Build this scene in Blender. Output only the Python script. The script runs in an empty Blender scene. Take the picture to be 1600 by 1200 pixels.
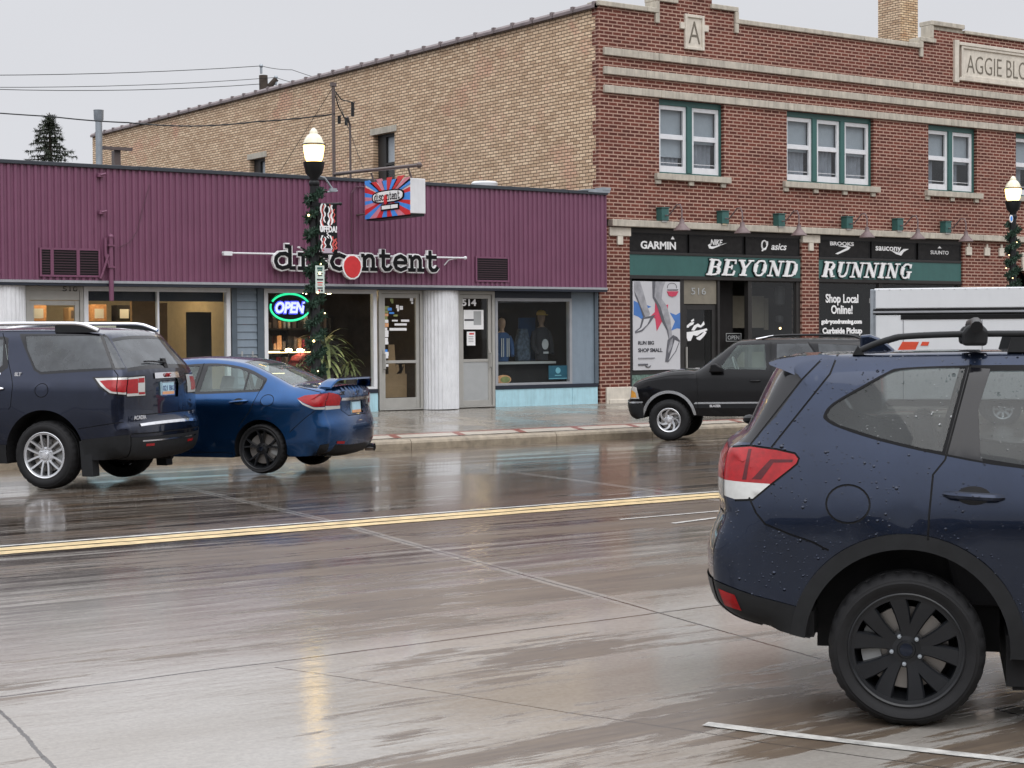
import bpy, bmesh, math, random
import numpy as np
from mathutils import Vector, Matrix
from mathutils.geometry import delaunay_2d_cdt
random.seed(7)
S = bpy.context.scene
COL = S.collection

# ------------------------------------------------------------------ camera
F_PX, YAW, PITCH, ROLL, CAM_H = 2703.1, 0.614899, 0.0278439, -0.0064736, 1.79
_f = Vector((math.sin(YAW)*math.cos(PITCH), math.cos(YAW)*math.cos(PITCH), -math.sin(PITCH)))
_r0 = Vector((math.cos(YAW), -math.sin(YAW), 0)); _u0 = _r0.cross(_f)
RT = math.cos(ROLL)*_r0 + math.sin(ROLL)*_u0; UP = -math.sin(ROLL)*_r0 + math.cos(ROLL)*_u0; FW = _f
CAM = Vector((0, 0, CAM_H))
cd = bpy.data.cameras.new('camera'); cam = bpy.data.objects.new('camera', cd); COL.objects.link(cam)
cd.sensor_width = 36; cd.lens = F_PX/1600*36; cd.clip_end = 2000; cd.clip_start = .05
cam.matrix_world = Matrix(((RT.x, UP.x, -FW.x, CAM.x), (RT.y, UP.y, -FW.y, CAM.y), (RT.z, UP.z, -FW.z, CAM.z), (0, 0, 0, 1)))
S.camera = cam

# survey helpers: a sight line of the photograph met with a real plane of the street
def ray(x, y): x, y = float(x), float(y); return RT*((x-800)/F_PX) - UP*((y-600)/F_PX) + FW
def atY(x, y, Y): d = ray(x, y); return CAM + d*(Y/d.y)
def atX(x, y, X): d = ray(x, y); return CAM + d*(X/d.x)
def atZ(x, y, z): d = ray(x, y); return CAM + d*((z-CAM_H)/d.z)

# ------------------------------------------------------------------ sky and light (overcast)
W = bpy.data.worlds.new('World'); S.world = W; W.use_nodes = True
nt = W.node_tree; N = nt.nodes; L = nt.links
for n in list(N): N.remove(n)
out = N.new('ShaderNodeOutputWorld'); bg = N.new('ShaderNodeBackground'); bg.inputs[1].default_value = .1
sky = N.new('ShaderNodeTexSky'); sky.sky_type = 'NISHITA'; sky.sun_disc = False
sky.sun_elevation = math.radians(48); sky.sun_rotation = math.radians(200); sky.dust_density = 6
hs = N.new('ShaderNodeHueSaturation'); hs.inputs['Saturation'].default_value = .12
L.new(sky.outputs[0], hs.inputs['Color'])
tc = N.new('ShaderNodeTexCoord'); sp = N.new('ShaderNodeSeparateXYZ'); L.new(tc.outputs['Generated'], sp.inputs[0])
mr = N.new('ShaderNodeMapRange'); mr.inputs[1].default_value = .22; mr.inputs[2].default_value = .95
mr.inputs[3].default_value = 7.5; mr.inputs[4].default_value = 27.; L.new(sp.outputs[2], mr.inputs[0])
nz = N.new('ShaderNodeTexNoise'); nz.inputs['Scale'].default_value = 2.2; nz.inputs['Detail'].default_value = 3
mp = N.new('ShaderNodeMapping'); mp.inputs['Scale'].default_value = (1, 1, 3); L.new(tc.outputs['Generated'], mp.inputs[0]); L.new(mp.outputs[0], nz.inputs['Vector'])
m2 = N.new('ShaderNodeMapRange'); m2.inputs[3].default_value = .93; m2.inputs[4].default_value = 1.08; L.new(nz.outputs[0], m2.inputs[0])
mu = N.new('ShaderNodeMath'); mu.operation = 'MULTIPLY'; L.new(mr.outputs[0], mu.inputs[0]); L.new(m2.outputs[0], mu.inputs[1])
vm = N.new('ShaderNodeVectorMath'); vm.operation = 'SCALE'; vm.inputs[0].default_value = (.97, .985, 1.04); L.new(mu.outputs[0], vm.inputs['Scale'])
mx = N.new('ShaderNodeMixRGB'); mx.inputs[0].default_value = .94; L.new(hs.outputs[0], mx.inputs[1]); L.new(vm.outputs[0], mx.inputs[2])
L.new(mx.outputs[0], bg.inputs[0]); L.new(bg.outputs[0], out.inputs[0])
sd = bpy.data.lights.new('sun', 'SUN'); sd.energy = .8; sd.angle = math.radians(50); sd.color = (1, .97, .93)
so = bpy.data.objects.new('sun', sd); COL.objects.link(so)
so.rotation_euler = (math.radians(42), 0, math.radians(-20))
S.view_settings.view_transform = 'Standard'; S.view_settings.look = 'None'; S.view_settings.exposure = 0; S.view_settings.gamma = 1
S.cycles.max_bounces = 8; S.cycles.transparent_max_bounces = 16; S.cycles.sample_clamp_indirect = 4
S.cycles.caustics_reflective = False; S.cycles.caustics_refractive = False

# ------------------------------------------------------------------ materials
MATS = {}
def nodes(name):
    m = bpy.data.materials.new(name); m.use_nodes = True
    return m, m.node_tree.nodes, m.node_tree.links, m.node_tree.nodes['Principled BSDF']
def ramp(N, stops):
    r = N.new('ShaderNodeValToRGB'); e = r.color_ramp.elements
    while len(e) < len(stops): e.new(.5)
    for i, (p, c) in enumerate(stops): e[i].position = p; e[i].color = (*c, 1) if len(c) == 3 else c
    return r
def noise(N, L, vec, scale, detail=4, rough=.6, stretch=None):
    if stretch:
        mp = N.new('ShaderNodeMapping'); mp.inputs['Scale'].default_value = stretch; L.new(vec, mp.inputs[0]); vec = mp.outputs[0]
    n = N.new('ShaderNodeTexNoise'); n.inputs['Scale'].default_value = scale; n.inputs['Detail'].default_value = detail
    n.inputs['Roughness'].default_value = rough; L.new(vec, n.inputs['Vector']); return n.outputs[0]
def math_(N, L, op, a, b, clamp=False):
    m = N.new('ShaderNodeMath'); m.operation = op; m.use_clamp = clamp
    for i, v in enumerate((a, b)):
        if isinstance(v, (int, float)): m.inputs[i].default_value = v
        else: L.new(v, m.inputs[i])
    return m.outputs[0]
def mixc(N, L, fac, a, b, mode='MIX'):
    m = N.new('ShaderNodeMixRGB'); m.blend_type = mode
    for i, v in enumerate((fac, a, b)):
        if isinstance(v, (int, float)): m.inputs[i].default_value = v
        elif isinstance(v, tuple): m.inputs[i].default_value = (*v, 1)
        else: L.new(v, m.inputs[i])
    return m.outputs[0]
def bump(N, L, b, h, strength, dist=.01):
    n = N.new('ShaderNodeBump'); n.inputs['Strength'].default_value = strength; n.inputs['Distance'].default_value = dist
    L.new(h, n.inputs['Height']); L.new(n.outputs[0], b.inputs['Normal']); return n
def pbr(name, col, rough=.6, metal=0, vary=.12, scale=6, coat=0, spec=.5, bmp=0, bscale=60, emit=None, estr=0, dirt=0):
    if name in MATS: return MATS[name]
    m, N, L, b = nodes(name)
    tc = N.new('ShaderNodeTexCoord').outputs['Object']
    f = noise(N, L, tc, scale, 5)
    lo = tuple(c*(1-vary) for c in col); hi = tuple(min(1, c*(1+vary)) for c in col)
    r = ramp(N, [(.3, lo), (.7, hi)]); L.new(f, r.inputs[0]); c = r.outputs[0]
    if dirt:
        s = noise(N, L, tc, 3.1, 7, .7, (3, 3, .35)); rr = ramp(N, [(.45, (0, 0, 0)), (.75, (1, 1, 1))]); L.new(s, rr.inputs[0])
        c = mixc(N, L, math_(N, L, 'MULTIPLY', rr.outputs[0], dirt), c, tuple(x*.35 for x in col))
    L.new(c, b.inputs['Base Color'])
    rv = N.new('ShaderNodeMapRange'); rv.inputs[3].default_value = max(.02, rough*.8); rv.inputs[4].default_value = min(1, rough*1.2); L.new(f, rv.inputs[0]); L.new(rv.outputs[0], b.inputs['Roughness'])
    b.inputs['Metallic'].default_value = metal; b.inputs['Coat Weight'].default_value = coat; b.inputs['Coat Roughness'].default_value = .03
    b.inputs['Specular IOR Level'].default_value = spec
    if bmp: bump(N, L, b, noise(N, L, tc, bscale, 4), bmp)
    if emit: b.inputs['Emission Color'].default_value = (*emit, 1); b.inputs['Emission Strength'].default_value = estr
    MATS[name] = m; return m
def glass(name, tint, film=.04, rough=.02, filmcol=(.4, .42, .42), ior=1.5, drops=False):
    m, N, L, b = nodes(name); N.remove(b); o = N['Material Output']
    t = N.new('ShaderNodeBsdfTransparent'); t.inputs[0].default_value = (*tint, 1)
    g = N.new('ShaderNodeBsdfGlossy'); g.inputs['Roughness'].default_value = rough
    d = N.new('ShaderNodeBsdfDiffuse'); d.inputs[0].default_value = (*filmcol, 1)
    fr = N.new('ShaderNodeFresnel'); ge = N.new('ShaderNodeNewGeometry'); im = N.new('ShaderNodeMapRange'); im.inputs[3].default_value = ior; im.inputs[4].default_value = 1/ior; L.new(ge.outputs['Backfacing'], im.inputs[0]); L.new(im.outputs[0], fr.inputs[0])
    m1 = N.new('ShaderNodeMixShader'); m2 = N.new('ShaderNodeMixShader')
    tc = N.new('ShaderNodeTexCoord').outputs['Object']
    fl = math_(N, L, 'MULTIPLY', noise(N, L, tc, 3, 5), film*2)
    if drops:
        h, spots = droplets(N, L, tc); bn = N.new('ShaderNodeBump'); bn.inputs['Strength'].default_value = 1.; bn.inputs['Distance'].default_value = .03
        L.new(h, bn.inputs['Height']); L.new(bn.outputs[0], g.inputs['Normal']); L.new(bn.outputs[0], fr.inputs['Normal'])
        fl = math_(N, L, 'ADD', fl, math_(N, L, 'MULTIPLY', spots, .12))
    L.new(fl, m1.inputs[0]); L.new(t.outputs[0], m1.inputs[1]); L.new(d.outputs[0], m1.inputs[2])
    L.new(fr.outputs[0], m2.inputs[0]); L.new(m1.outputs[0], m2.inputs[1]); L.new(g.outputs[0], m2.inputs[2]); L.new(m2.outputs[0], o.inputs[0])
    MATS[name] = m; return m
def droplets(N, L, tc):
    tot = None; sp = None
    for sc, th in ((13, .19), (19, .20), (29, .22), (44, .24)):
        v = N.new('ShaderNodeTexVoronoi'); v.inputs['Scale'].default_value = sc; v.inputs['Randomness'].default_value = 1; L.new(tc, v.inputs['Vector'])
        ms = noise(N, L, tc, 4 if sc < 30 else 8, 3)
        rad = math_(N, L, 'MULTIPLY', math_(N, L, 'SUBTRACT', ms, .20), th*1.7)
        h = math_(N, L, 'MAXIMUM', math_(N, L, 'SUBTRACT', rad, v.outputs['Distance']), 0.)
        h = math_(N, L, 'MULTIPLY', h, 60./sc)
        s = math_(N, L, 'GREATER_THAN', h, .004)
        tot = h if tot is None else math_(N, L, 'MAXIMUM', tot, h); sp = s if sp is None else math_(N, L, 'MAXIMUM', sp, s)
    return tot, sp
def carpaint(name, col, metal=.5, rough=.32, drops=.0, flake=.1):
    m, N, L, b = nodes(name); tc = N.new('ShaderNodeTexCoord').outputs['Object']
    f = noise(N, L, tc, 3.5, 5); gr = noise(N, L, tc, 5, 6, .7, (1, 1, 2.5))
    r = ramp(N, [(.3, tuple(c*(1-flake) for c in col)), (.7, tuple(c*(1+flake) for c in col))]); L.new(f, r.inputs[0])
    dr = ramp(N, [(.5, (0, 0, 0)), (.8, (1, 1, 1))]); L.new(gr, dr.inputs[0])
    c = mixc(N, L, math_(N, L, 'MULTIPLY', dr.outputs[0], .03), r.outputs[0], (.07, .066, .062))
    L.new(c, b.inputs['Base Color']); b.inputs['Metallic'].default_value = metal; b.inputs['Roughness'].default_value = rough; b.inputs['Specular IOR Level'].default_value = .12
    b.inputs['Coat Weight'].default_value = 1; b.inputs['Coat Roughness'].default_value = .03; b.inputs['Coat IOR'].default_value = 1.36
    if drops:
        h, s = droplets(N, L, tc); n = N.new('ShaderNodeBump'); n.inputs['Strength'].default_value = drops; n.inputs['Distance'].default_value = .03
        L.new(h, n.inputs['Height']); L.new(n.outputs[0], b.inputs['Coat Normal']); L.new(n.outputs[0], b.inputs['Normal'])
    else:
        o = noise(N, L, tc, 260, 2); n = N.new('ShaderNodeBump'); n.inputs['Strength'].default_value = .012; n.inputs['Distance'].default_value = .002; L.new(o, n.inputs['Height']); L.new(n.outputs[0], b.inputs['Coat Normal'])
    MATS[name] = m; return m
def brick(name, c1, c2, mortar, axis, bw, rh, ms, patch=None, dark=None, darkamt=.5, lo=.66):
    m, N, L, b = nodes(name); tcn = N.new('ShaderNodeTexCoord').outputs['Object']
    sp = N.new('ShaderNodeSeparateXYZ'); L.new(tcn, sp.inputs[0]); cb = N.new('ShaderNodeCombineXYZ')
    L.new(sp.outputs[axis], cb.inputs[0]); L.new(sp.outputs[2], cb.inputs[1])
    bt = N.new('ShaderNodeTexBrick'); bt.offset = .5; L.new(cb.outputs[0], bt.inputs['Vector'])
    bt.inputs['Scale'].default_value = 1; bt.inputs['Brick Width'].default_value = bw; bt.inputs['Row Height'].default_value = rh
    bt.inputs['Mortar Size'].default_value = ms; bt.inputs['Mortar Smooth'].default_value = .25; bt.inputs['Bias'].default_value = -.1
    bt.inputs['Color1'].default_value = (*c1, 1); bt.inputs['Color2'].default_value = (*c2, 1); bt.inputs['Mortar'].default_value = (*mortar, 1)
    c = bt.outputs[0]
    if patch:
        nb = noise(N, L, cb.outputs[0], .55, 4, .7); rr = ramp(N, [(.56, (0, 0, 0)), (.66, (1, 1, 1))]); L.new(nb, rr.inputs[0])
        c = mixc(N, L, math_(N, L, 'MULTIPLY', math_(N, L, 'MULTIPLY', rr.outputs[0], .75), math_(N, L, 'SUBTRACT', 1., bt.outputs['Fac'])), c, patch)
    fine = noise(N, L, tcn, 26, 5); rf = ramp(N, [(.25, (lo, lo, lo)), (.75, (1.18, 1.18, 1.18))]); L.new(fine, rf.inputs[0])
    c = mixc(N, L, 1., c, rf.outputs[0], 'MULTIPLY')
    if dark:
        nd = noise(N, L, tcn, .9, 6, .7, (.5, .5, 2.)); rd = ramp(N, [(.45, (0, 0, 0)), (.72, (1, 1, 1))]); L.new(nd, rd.inputs[0])
        c = mixc(N, L, math_(N, L, 'MULTIPLY', rd.outputs[0], darkamt), c, dark, 'MULTIPLY')
    L.new(c, b.inputs['Base Color']); b.inputs['Roughness'].default_value = .82; b.inputs['Specular IOR Level'].default_value = .3
    h = math_(N, L, 'ADD', math_(N, L, 'MULTIPLY', bt.outputs['Fac'], -1.), math_(N, L, 'MULTIPLY', fine, .35))
    bump(N, L, b, h, .7, .012); MATS[name] = m; return m

M = {}
M['redbrick'] = brick('red_brick', (.100, .026, .018), (.185, .052, .034), (.46, .30, .235), 0, .254, .0845, .016, dark=(.45, .38, .38), darkamt=.6)
M['redbrick_y'] = brick('red_brick_side', (.100, .026, .018), (.185, .052, .034), (.46, .30, .235), 1, .254, .0845, .016, dark=(.45, .38, .38))
M['tanbrick'] = brick('tan_brick', (.60, .42, .275), (.88, .68, .475), (.15, .095, .06), 1, .225, .0765, .0115, patch=(.70, .41, .29), dark=(.70, .64, .60), darkamt=.45, lo=.72)
M['tanbrick_x'] = brick('tan_brick_front', (.60, .405, .235), (.92, .70, .455), (.13, .082, .052), 0, .225, .0765, .011, patch=(.46, .215, .10))
M['stone'] = pbr('limestone', (.47, .43, .36), .8, vary=.16, scale=5, bmp=.25, dirt=.6)
M['stone_light'] = pbr('pale_limestone', (.62, .57, .49), .8, vary=.12, scale=5, bmp=.2, dirt=.25)
M['purple'] = pbr('maroon_metal', (.170, .062, .112), .42, vary=.07, scale=1.3, dirt=.18)
M['coping'] = pbr('dark_coping', (.030, .036, .046), .45)
M['navy'] = pbr('navy_trim', (.012, .017, .03), .45)
M['greytrim'] = pbr('grey_metal_trim', (.30, .31, .33), .4, vary=.08)
M['white'] = pbr('white_paint', (.70, .71, .73), .5, vary=.04, dirt=.12)
M['bluegrey'] = pbr('blue_grey_paint', (.20, .25, .30), .6, vary=.06, dirt=.2)
M['bluegrey_d'] = pbr('dark_blue_grey', (.085, .11, .135), .6)
M['skyblue'] = pbr('light_blue_paint', (.40, .64, .72), .5, vary=.08, dirt=.35)
M['alu'] = pbr('aluminium', (.43, .42, .39), .42, metal=.35, vary=.06)
M['alu_d'] = pbr('bronze_aluminium', (.030, .028, .027), .45, spec=.3)
M['dgrey'] = pbr('grey_panel', (.36, .37, .37), .5, vary=.05)
M['green'] = pbr('dark_green_paint', (.035, .115, .105), .4, vary=.06, dirt=.15)
M['black'] = pbr('black_paint', (.006, .006, .007), .4, spec=.25)
M['blackmetal'] = pbr('black_metal', (.009, .010, .011), .42, spec=.3)
M['woodgrain'] = pbr('dark_panel', (.014, .013, .013), .5, spec=.2, vary=.5, scale=9)
M['signwhite'] = pbr('sign_white', (.82, .82, .82), .5, vary=.03)
M['brown'] = pbr('brown_metal', (.10, .075, .07), .5)
M['rust'] = pbr('rusty_pink_metal', (.16, .115, .115), .55, vary=.2)
M['galv'] = pbr('galvanised', (.30, .33, .36), .45, metal=.4)
M['rubber'] = pbr('tyre_rubber', (.012, .012, .013), .7, spec=.3, vary=.25, scale=20, bmp=.15, bscale=160)
M['seam'] = pbr('gap_black', (.004, .004, .005), .8)
M['cladding'] = pbr('black_plastic', (.015, .016, .0175), .5, spec=.25, vary=.15, scale=14, bmp=.06, bscale=300)
M['interior'] = pbr('dark_trim', (.03, .03, .033), .8)
M['seat'] = pbr('seat_fabric', (.02, .02, .023), .85)
M['chrome'] = pbr('chrome', (.78, .78, .80), .14, metal=1, vary=.04)
M['silver'] = pbr('silver_alloy', (.62, .63, .65), .28, metal=.85, vary=.06)
M['blackalloy'] = pbr('black_alloy', (.011, .012, .014), .35, spec=.3, coat=.15)
M['glossblack'] = pbr('gloss_black', (.006, .006, .008), .10, spec=.4)
M['matblack'] = pbr('matt_black_paint', (.008, .008, .009), .5, spec=.12)
M['disc'] = pbr('brake_disc', (.32, .30, .28), .4, metal=.7)
M['red_lens'] = pbr('red_lens', (.30, .004, .007), .22, coat=.35, spec=.25, vary=.2, scale=30, bmp=.1, bscale=90)
M['red_lens_d'] = pbr('dark_red_lens', (.07, .002, .005), .22, coat=.3, spec=.25, vary=.3, scale=40)
M['clear_lens'] = pbr('clear_lens', (.52, .52, .50), .2, coat=.5, vary=.06, scale=50, metal=.3)
M['amber_lens'] = pbr('amber_lens', (.65, .30, .04), .2, coat=1, vary=.2, scale=60)
M['plate'] = pbr('licence_plate', (.42, .62, .72), .4, vary=.1, scale=15)
M['plate_o'] = pbr('licence_plate_sunset', (.70, .36, .18), .4, vary=.2, scale=20)
M['platetext'] = pbr('plate_ink', (.03, .05, .16), .5)
M['whitebody'] = pbr('white_body_panel', (.66, .68, .70), .32, vary=.03, scale=2, coat=.4, dirt=.05)
M['orange_red'] = pbr('orange_red_paint', (.60, .07, .03), .4)
M['leaf'] = pbr('garland_green', (.020, .052, .032), .7, vary=.45, scale=40)
M['spruce'] = pbr('spruce_green', (.075, .090, .062), .8, vary=.5, scale=3)
M['bark'] = pbr('bark', (.06, .045, .035), .9)
M['yucca'] = pbr('houseplant_green', (.24, .27, .10), .5, vary=.4, scale=8)
M['beige'] = pbr('shop_beige_glow', (.42, .33, .21), .8, emit=(.42, .31, .17), estr=.16)  # beige wall colour with a weak glow of its own as interior light
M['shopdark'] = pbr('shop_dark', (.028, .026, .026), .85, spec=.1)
M['shopfloor'] = pbr('shop_floor', (.16, .14, .12), .6)
M['cardboard'] = pbr('kraft_brown', (.34, .22, .12), .8)
M['shoplight'] = pbr('shop_lamp', (1, .85, .6), .4, emit=(1, .74, .42), estr=26)
M['lampglow'] = pbr('lit_globe', (.9, .86, .7), .35, emit=(1, .64, .18), estr=6.)
M['lampcap'] = pbr('globe_dome', (.62, .60, .48), .2, coat=.6, emit=(1, .80, .42), estr=.16)
M['bulb'] = pbr('warm_bulb', (1, .8, .5), .4, emit=(1, .70, .32), estr=5)
M['tube'] = pbr('lit_tube', (1, 1, .9), .4, emit=(1, .93, .75), estr=2.2)
M['neonblue'] = pbr('neon_blue', (.1, .1, .9), .4, emit=(.10, .12, 1.0), estr=1.4)
M['neonwhite'] = pbr('neon_letters', (.8, .8, 1), .4, emit=(.62, .66, 1.0), estr=1.25)
M['neongreen'] = pbr('neon_green', (.1, .9, .5), .4, emit=(.02, .95, .38), estr=1.0)
M['signred'] = pbr('sign_red', (.60, .03, .035), .4)
M['signblue'] = pbr('sign_blue', (.06, .27, .75), .4)
M['skin'] = pbr('mannequin_tan', (.42, .27, .18), .55)
M['skin_d'] = pbr('mannequin_brown', (.19, .125, .085), .55)
M['cloth_k'] = pbr('black_cloth', (.018, .018, .022), .9)
M['cloth_b'] = pbr('blue_board', (.018, .06, .16), .8)
M['cloth_y'] = pbr('yellow_cap', (.40, .27, .06), .8)
M['cloth_w'] = pbr('grey_print', (.42, .44, .46), .8)
M['shopglass'] = glass('shop_glass', (.86, .90, .89), .015)
M['upglass'] = glass('window_glass', (.80, .84, .86), .05, filmcol=(.45, .48, .52))
M['curtain'] = pbr('grey_curtain', (.30, .31, .34), .9, vary=.2, scale=4)
M['blind'] = pbr('pale_blind', (.42, .45, .48), .8, vary=.06)
M['privglass'] = glass('privacy_glass', (.22, .25, .26), .42, filmcol=(.17, .185, .20), drops=False)
M['privglass_w'] = glass('privacy_glass_wet', (.46, .50, .50), .12, filmcol=(.19, .21, .21), drops=True)
M['autoglass'] = glass('car_glass', (.74, .84, .81), .14, filmcol=(.42, .52, .50))
M['navypaint'] = carpaint('navy_pearl', (.019, .027, .050), .9, .27, drops=.9)
M['darkpaint'] = carpaint('dark_blue_grey_pearl', (.018, .023, .042), .9, .27)
M['bluepaint'] = carpaint('bright_blue_metallic', (.011, .058, .165), .9, .27)
M['blackcar'] = carpaint('black_gloss', (.002, .002, .003), .0, .4)
M['poster'] = pbr('poster_grey', (.52, .52, .54), .6, vary=.05, scale=1.5)
M['ink'] = pbr('poster_ink', (.05, .05, .06), .6)
M['legdark'] = pbr('poster_leg_dark', (.10, .10, .115), .6, vary=.35, scale=4)
M['leglight'] = pbr('poster_leg_light', (.30, .30, .32), .6, vary=.3, scale=5)
M['pink'] = pbr('poster_red', (.52, .05, .10), .6)
M['pblue'] = pbr('poster_blue', (.06, .17, .45), .6)

# ------------------------------------------------------------------ mesh toolkit
def link(o, parent=None):
    COL.objects.link(o)
    if parent: o.parent = parent
    return o
def thing(name, label, cat, loc=(0, 0, 0), rotz=0, group=None):
    o = bpy.data.objects.new(name, None); o.empty_display_size = .2; link(o); o.location = loc; o.rotation_euler = (0, 0, rotz)
    o['label'] = label; o['category'] = cat
    if group: o['group'] = group
    return o
def tag(o, label, cat, group=None):
    o['label'] = label; o['category'] = cat
    if group: o['group'] = group
    return o
class MB:
    def __init__(s): s.v = []; s.f = []; s.mi = []; s.m = 0; s.g = []
    def add(s, vs, fs):
        b = len(s.v); s.v += [tuple(v) for v in vs]; s.g.append((b, len(vs), len(s.f), len(fs)))
        for f in fs: s.f.append(tuple(b+i for i in f)); s.mi.append(s.m)
        return s
    def box(s, x0, x1, y0, y1, z0, z1):
        if x0 > x1: x0, x1 = x1, x0
        if y0 > y1: y0, y1 = y1, y0
        if z0 > z1: z0, z1 = z1, z0
        return s.add([(x0, y0, z0), (x1, y0, z0), (x1, y1, z0), (x0, y1, z0), (x0, y0, z1), (x1, y0, z1), (x1, y1, z1), (x0, y1, z1)],
                     [(0, 3, 2, 1), (4, 5, 6, 7), (0, 1, 5, 4), (1, 2, 6, 5), (2, 3, 7, 6), (3, 0, 4, 7)])
    def prism(s, poly, y0, y1, axis=1):   # polygon in (x,z) pushed along y (axis 1) or polygon (y,z) along x (0) or (x,y) along z (2)
        def P(a, b, c): return (a, c, b) if axis == 1 else ((c, a, b) if axis == 0 else (a, b, c))
        n = len(poly); vs = [P(a, b, y0) for a, b in poly]+[P(a, b, y1) for a, b in poly]
        return s.add(vs, [tuple(range(n)), tuple(range(2*n-1, n-1, -1))]+[(i, i+n, (i+1) % n+n, (i+1) % n) for i in range(n)])
    def tube(s, pts, r, n=8, caps=True):
        pts = [Vector(p) for p in pts]; rs = r if isinstance(r, (list, tuple)) else [r]*len(pts); vs = []; fs = []
        up = None
        for i, p in enumerate(pts):
            t = (pts[min(i+1, len(pts)-1)]-pts[max(i-1, 0)]).normalized()
            if up is None: up = Vector((0, 0, 1)) if abs(t.z) < .9 else Vector((1, 0, 0))
            a = t.cross(up).normalized(); up = a.cross(t).normalized()
            for k in range(n):
                w = 2*math.pi*k/n; vs.append(p+rs[i]*(math.cos(w)*a+math.sin(w)*up))
        for i in range(len(pts)-1):
            for k in range(n): fs.append((i*n+k, i*n+(k+1) % n, (i+1)*n+(k+1) % n, (i+1)*n+k))
        if caps: fs += [tuple(range(n-1, -1, -1)), tuple(range((len(pts)-1)*n, len(pts)*n))]
        return s.add(vs, fs)
    def lathe(s, prof, c=(0, 0, 0), n=24, axis='z', mod=None):
        vs = []; fs = []
        for j in range(n):
            w = 2*math.pi*j/n; cs, sn = math.cos(w), math.sin(w)
            for i, (r, h) in enumerate(prof):
                if mod: r = mod(i, j, r)
                vs.append((c[0]+r*cs, c[1]+r*sn, c[2]+h) if axis == 'z' else (c[0]+r*cs, c[1]+h, c[2]+r*sn))
        k = len(prof)
        for j in range(n):
            for i in range(k-1):
                a = j*k+i; b = ((j+1) % n)*k+i; fs.append((a, b, b+1, a+1))
        return s.add(vs, fs)
    def ball(s, c, r, n=10, sq=(1, 1, 1)):
        vs = []; fs = []; m = n//2
        for i in range(m+1):
            th = math.pi*i/m
            for j in range(n):
                ph = 2*math.pi*j/n; vs.append((c[0]+r*sq[0]*math.sin(th)*math.cos(ph), c[1]+r*sq[1]*math.sin(th)*math.sin(ph), c[2]+r*sq[2]*math.cos(th)))
        for i in range(m):
            for j in range(n): fs.append((i*n+j, (i+1)*n+j, (i+1)*n+(j+1) % n, i*n+(j+1) % n))
        return s.add(vs, fs)
    def build(s, name, mats, parent=None, smooth=False, bevel=0, loc=None):
        me = bpy.data.meshes.new(name); me.from_pydata(s.v, [], s.f)
        for m in (mats if isinstance(mats, (list, tuple)) else [mats]): me.materials.append(m)
        me.polygons.foreach_set('material_index', s.mi); me.polygons.foreach_set('use_smooth', [smooth]*len(s.f))
        bm = bmesh.new(); bm.from_mesh(me); bmesh.ops.remove_doubles(bm, verts=bm.verts, dist=2e-5); bmesh.ops.recalc_face_normals(bm, faces=bm.faces); bm.to_mesh(me); bm.free()
        if smooth: me.set_sharp_from_angle(angle=math.radians(40))
        o = bpy.data.objects.new(name, me); link(o, parent)
        if loc: o.location = loc
        if bevel:
            b = o.modifiers.new('bevel', 'BEVEL'); b.width = bevel; b.segments = 2; b.limit_method = 'ANGLE'; b.angle_limit = math.radians(35)
        return o
def structure(o): o['kind'] = 'structure'; return o
def text(name, s, size, mat, origin, xdir, zdir, parent=None, ext=.004, off=0., shear=0., spacing=1., align='LEFT', sx=1.):
    cu = bpy.data.curves.new(name, 'FONT'); cu.body = s; cu.size = size; cu.extrude = ext; cu.offset = off; cu.shear = shear; cu.space_character = spacing; cu.align_x = align; cu.resolution_u = 3
    t = bpy.data.objects.new(name, cu); COL.objects.link(t); dg = bpy.context.evaluated_depsgraph_get(); dg.update()
    me = bpy.data.meshes.new_from_object(t.evaluated_get(dg)); bpy.data.objects.remove(t); me.name = name
    x = Vector(xdir).normalized(); z = Vector(zdir).normalized(); y = x.cross(z)
    mt = Matrix(((x.x*sx, z.x, -y.x, origin[0]), (x.y*sx, z.y, -y.y, origin[1]), (x.z*sx, z.z, -y.z, origin[2]), (0, 0, 0, 1)))
    me.transform(mt); me.materials.clear(); me.materials.append(mat); o = bpy.data.objects.new(name, me); link(o, parent); return o
def ftext(name, s, px0, px1, pyb, pyt, Y, mat, parent=None, off=0., shear=0., fit=True, ext=.004, capfrac=.73):
    a = atY(px0, pyb, Y); b = atY(px1, pyb, Y); c = atY(px0, pyt, Y)
    h = (c.z-a.z)/capfrac; o = text(name, s, h, mat, (0, 0, 0), (1, 0, 0), (0, 0, 1), parent, ext, off, shear)
    xs = [v.co.x for v in o.data.vertices]; w = max(xs)-min(xs); k = (b.x-a.x)/w
    o.data.transform(Matrix.Translation((a.x, Y, a.z)) @ Matrix.Diagonal((k, 1, 1, 1)) @ Matrix.Translation((-min(xs), 0, 0))); return o
def strokes(glyph, width, x, z, h, y0, y1, slant=0, mb=None, eps=.0005, adv=0):
    for k, (pl, w) in enumerate(glyph):
        P = [(x+(a+slant*b)*h, z+b*h) for a, b in pl]; hw = (w+width)*h/2
        for i in range(len(P)-1):
            a = Vector(P[i]); b = Vector(P[i+1]); t = (b-a).normalized(); n = Vector((-t.y, t.x))*hw; e = t*hw*.25 if len(P) > 2 else Vector((0, 0))
            strokes.n = (strokes.n+1) % 9
            mb.prism([tuple(a-n-e), tuple(b-n+e), tuple(b+n+e), tuple(a+n-e)], y0-strokes.n*eps, y1)
strokes.n = 0

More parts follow.
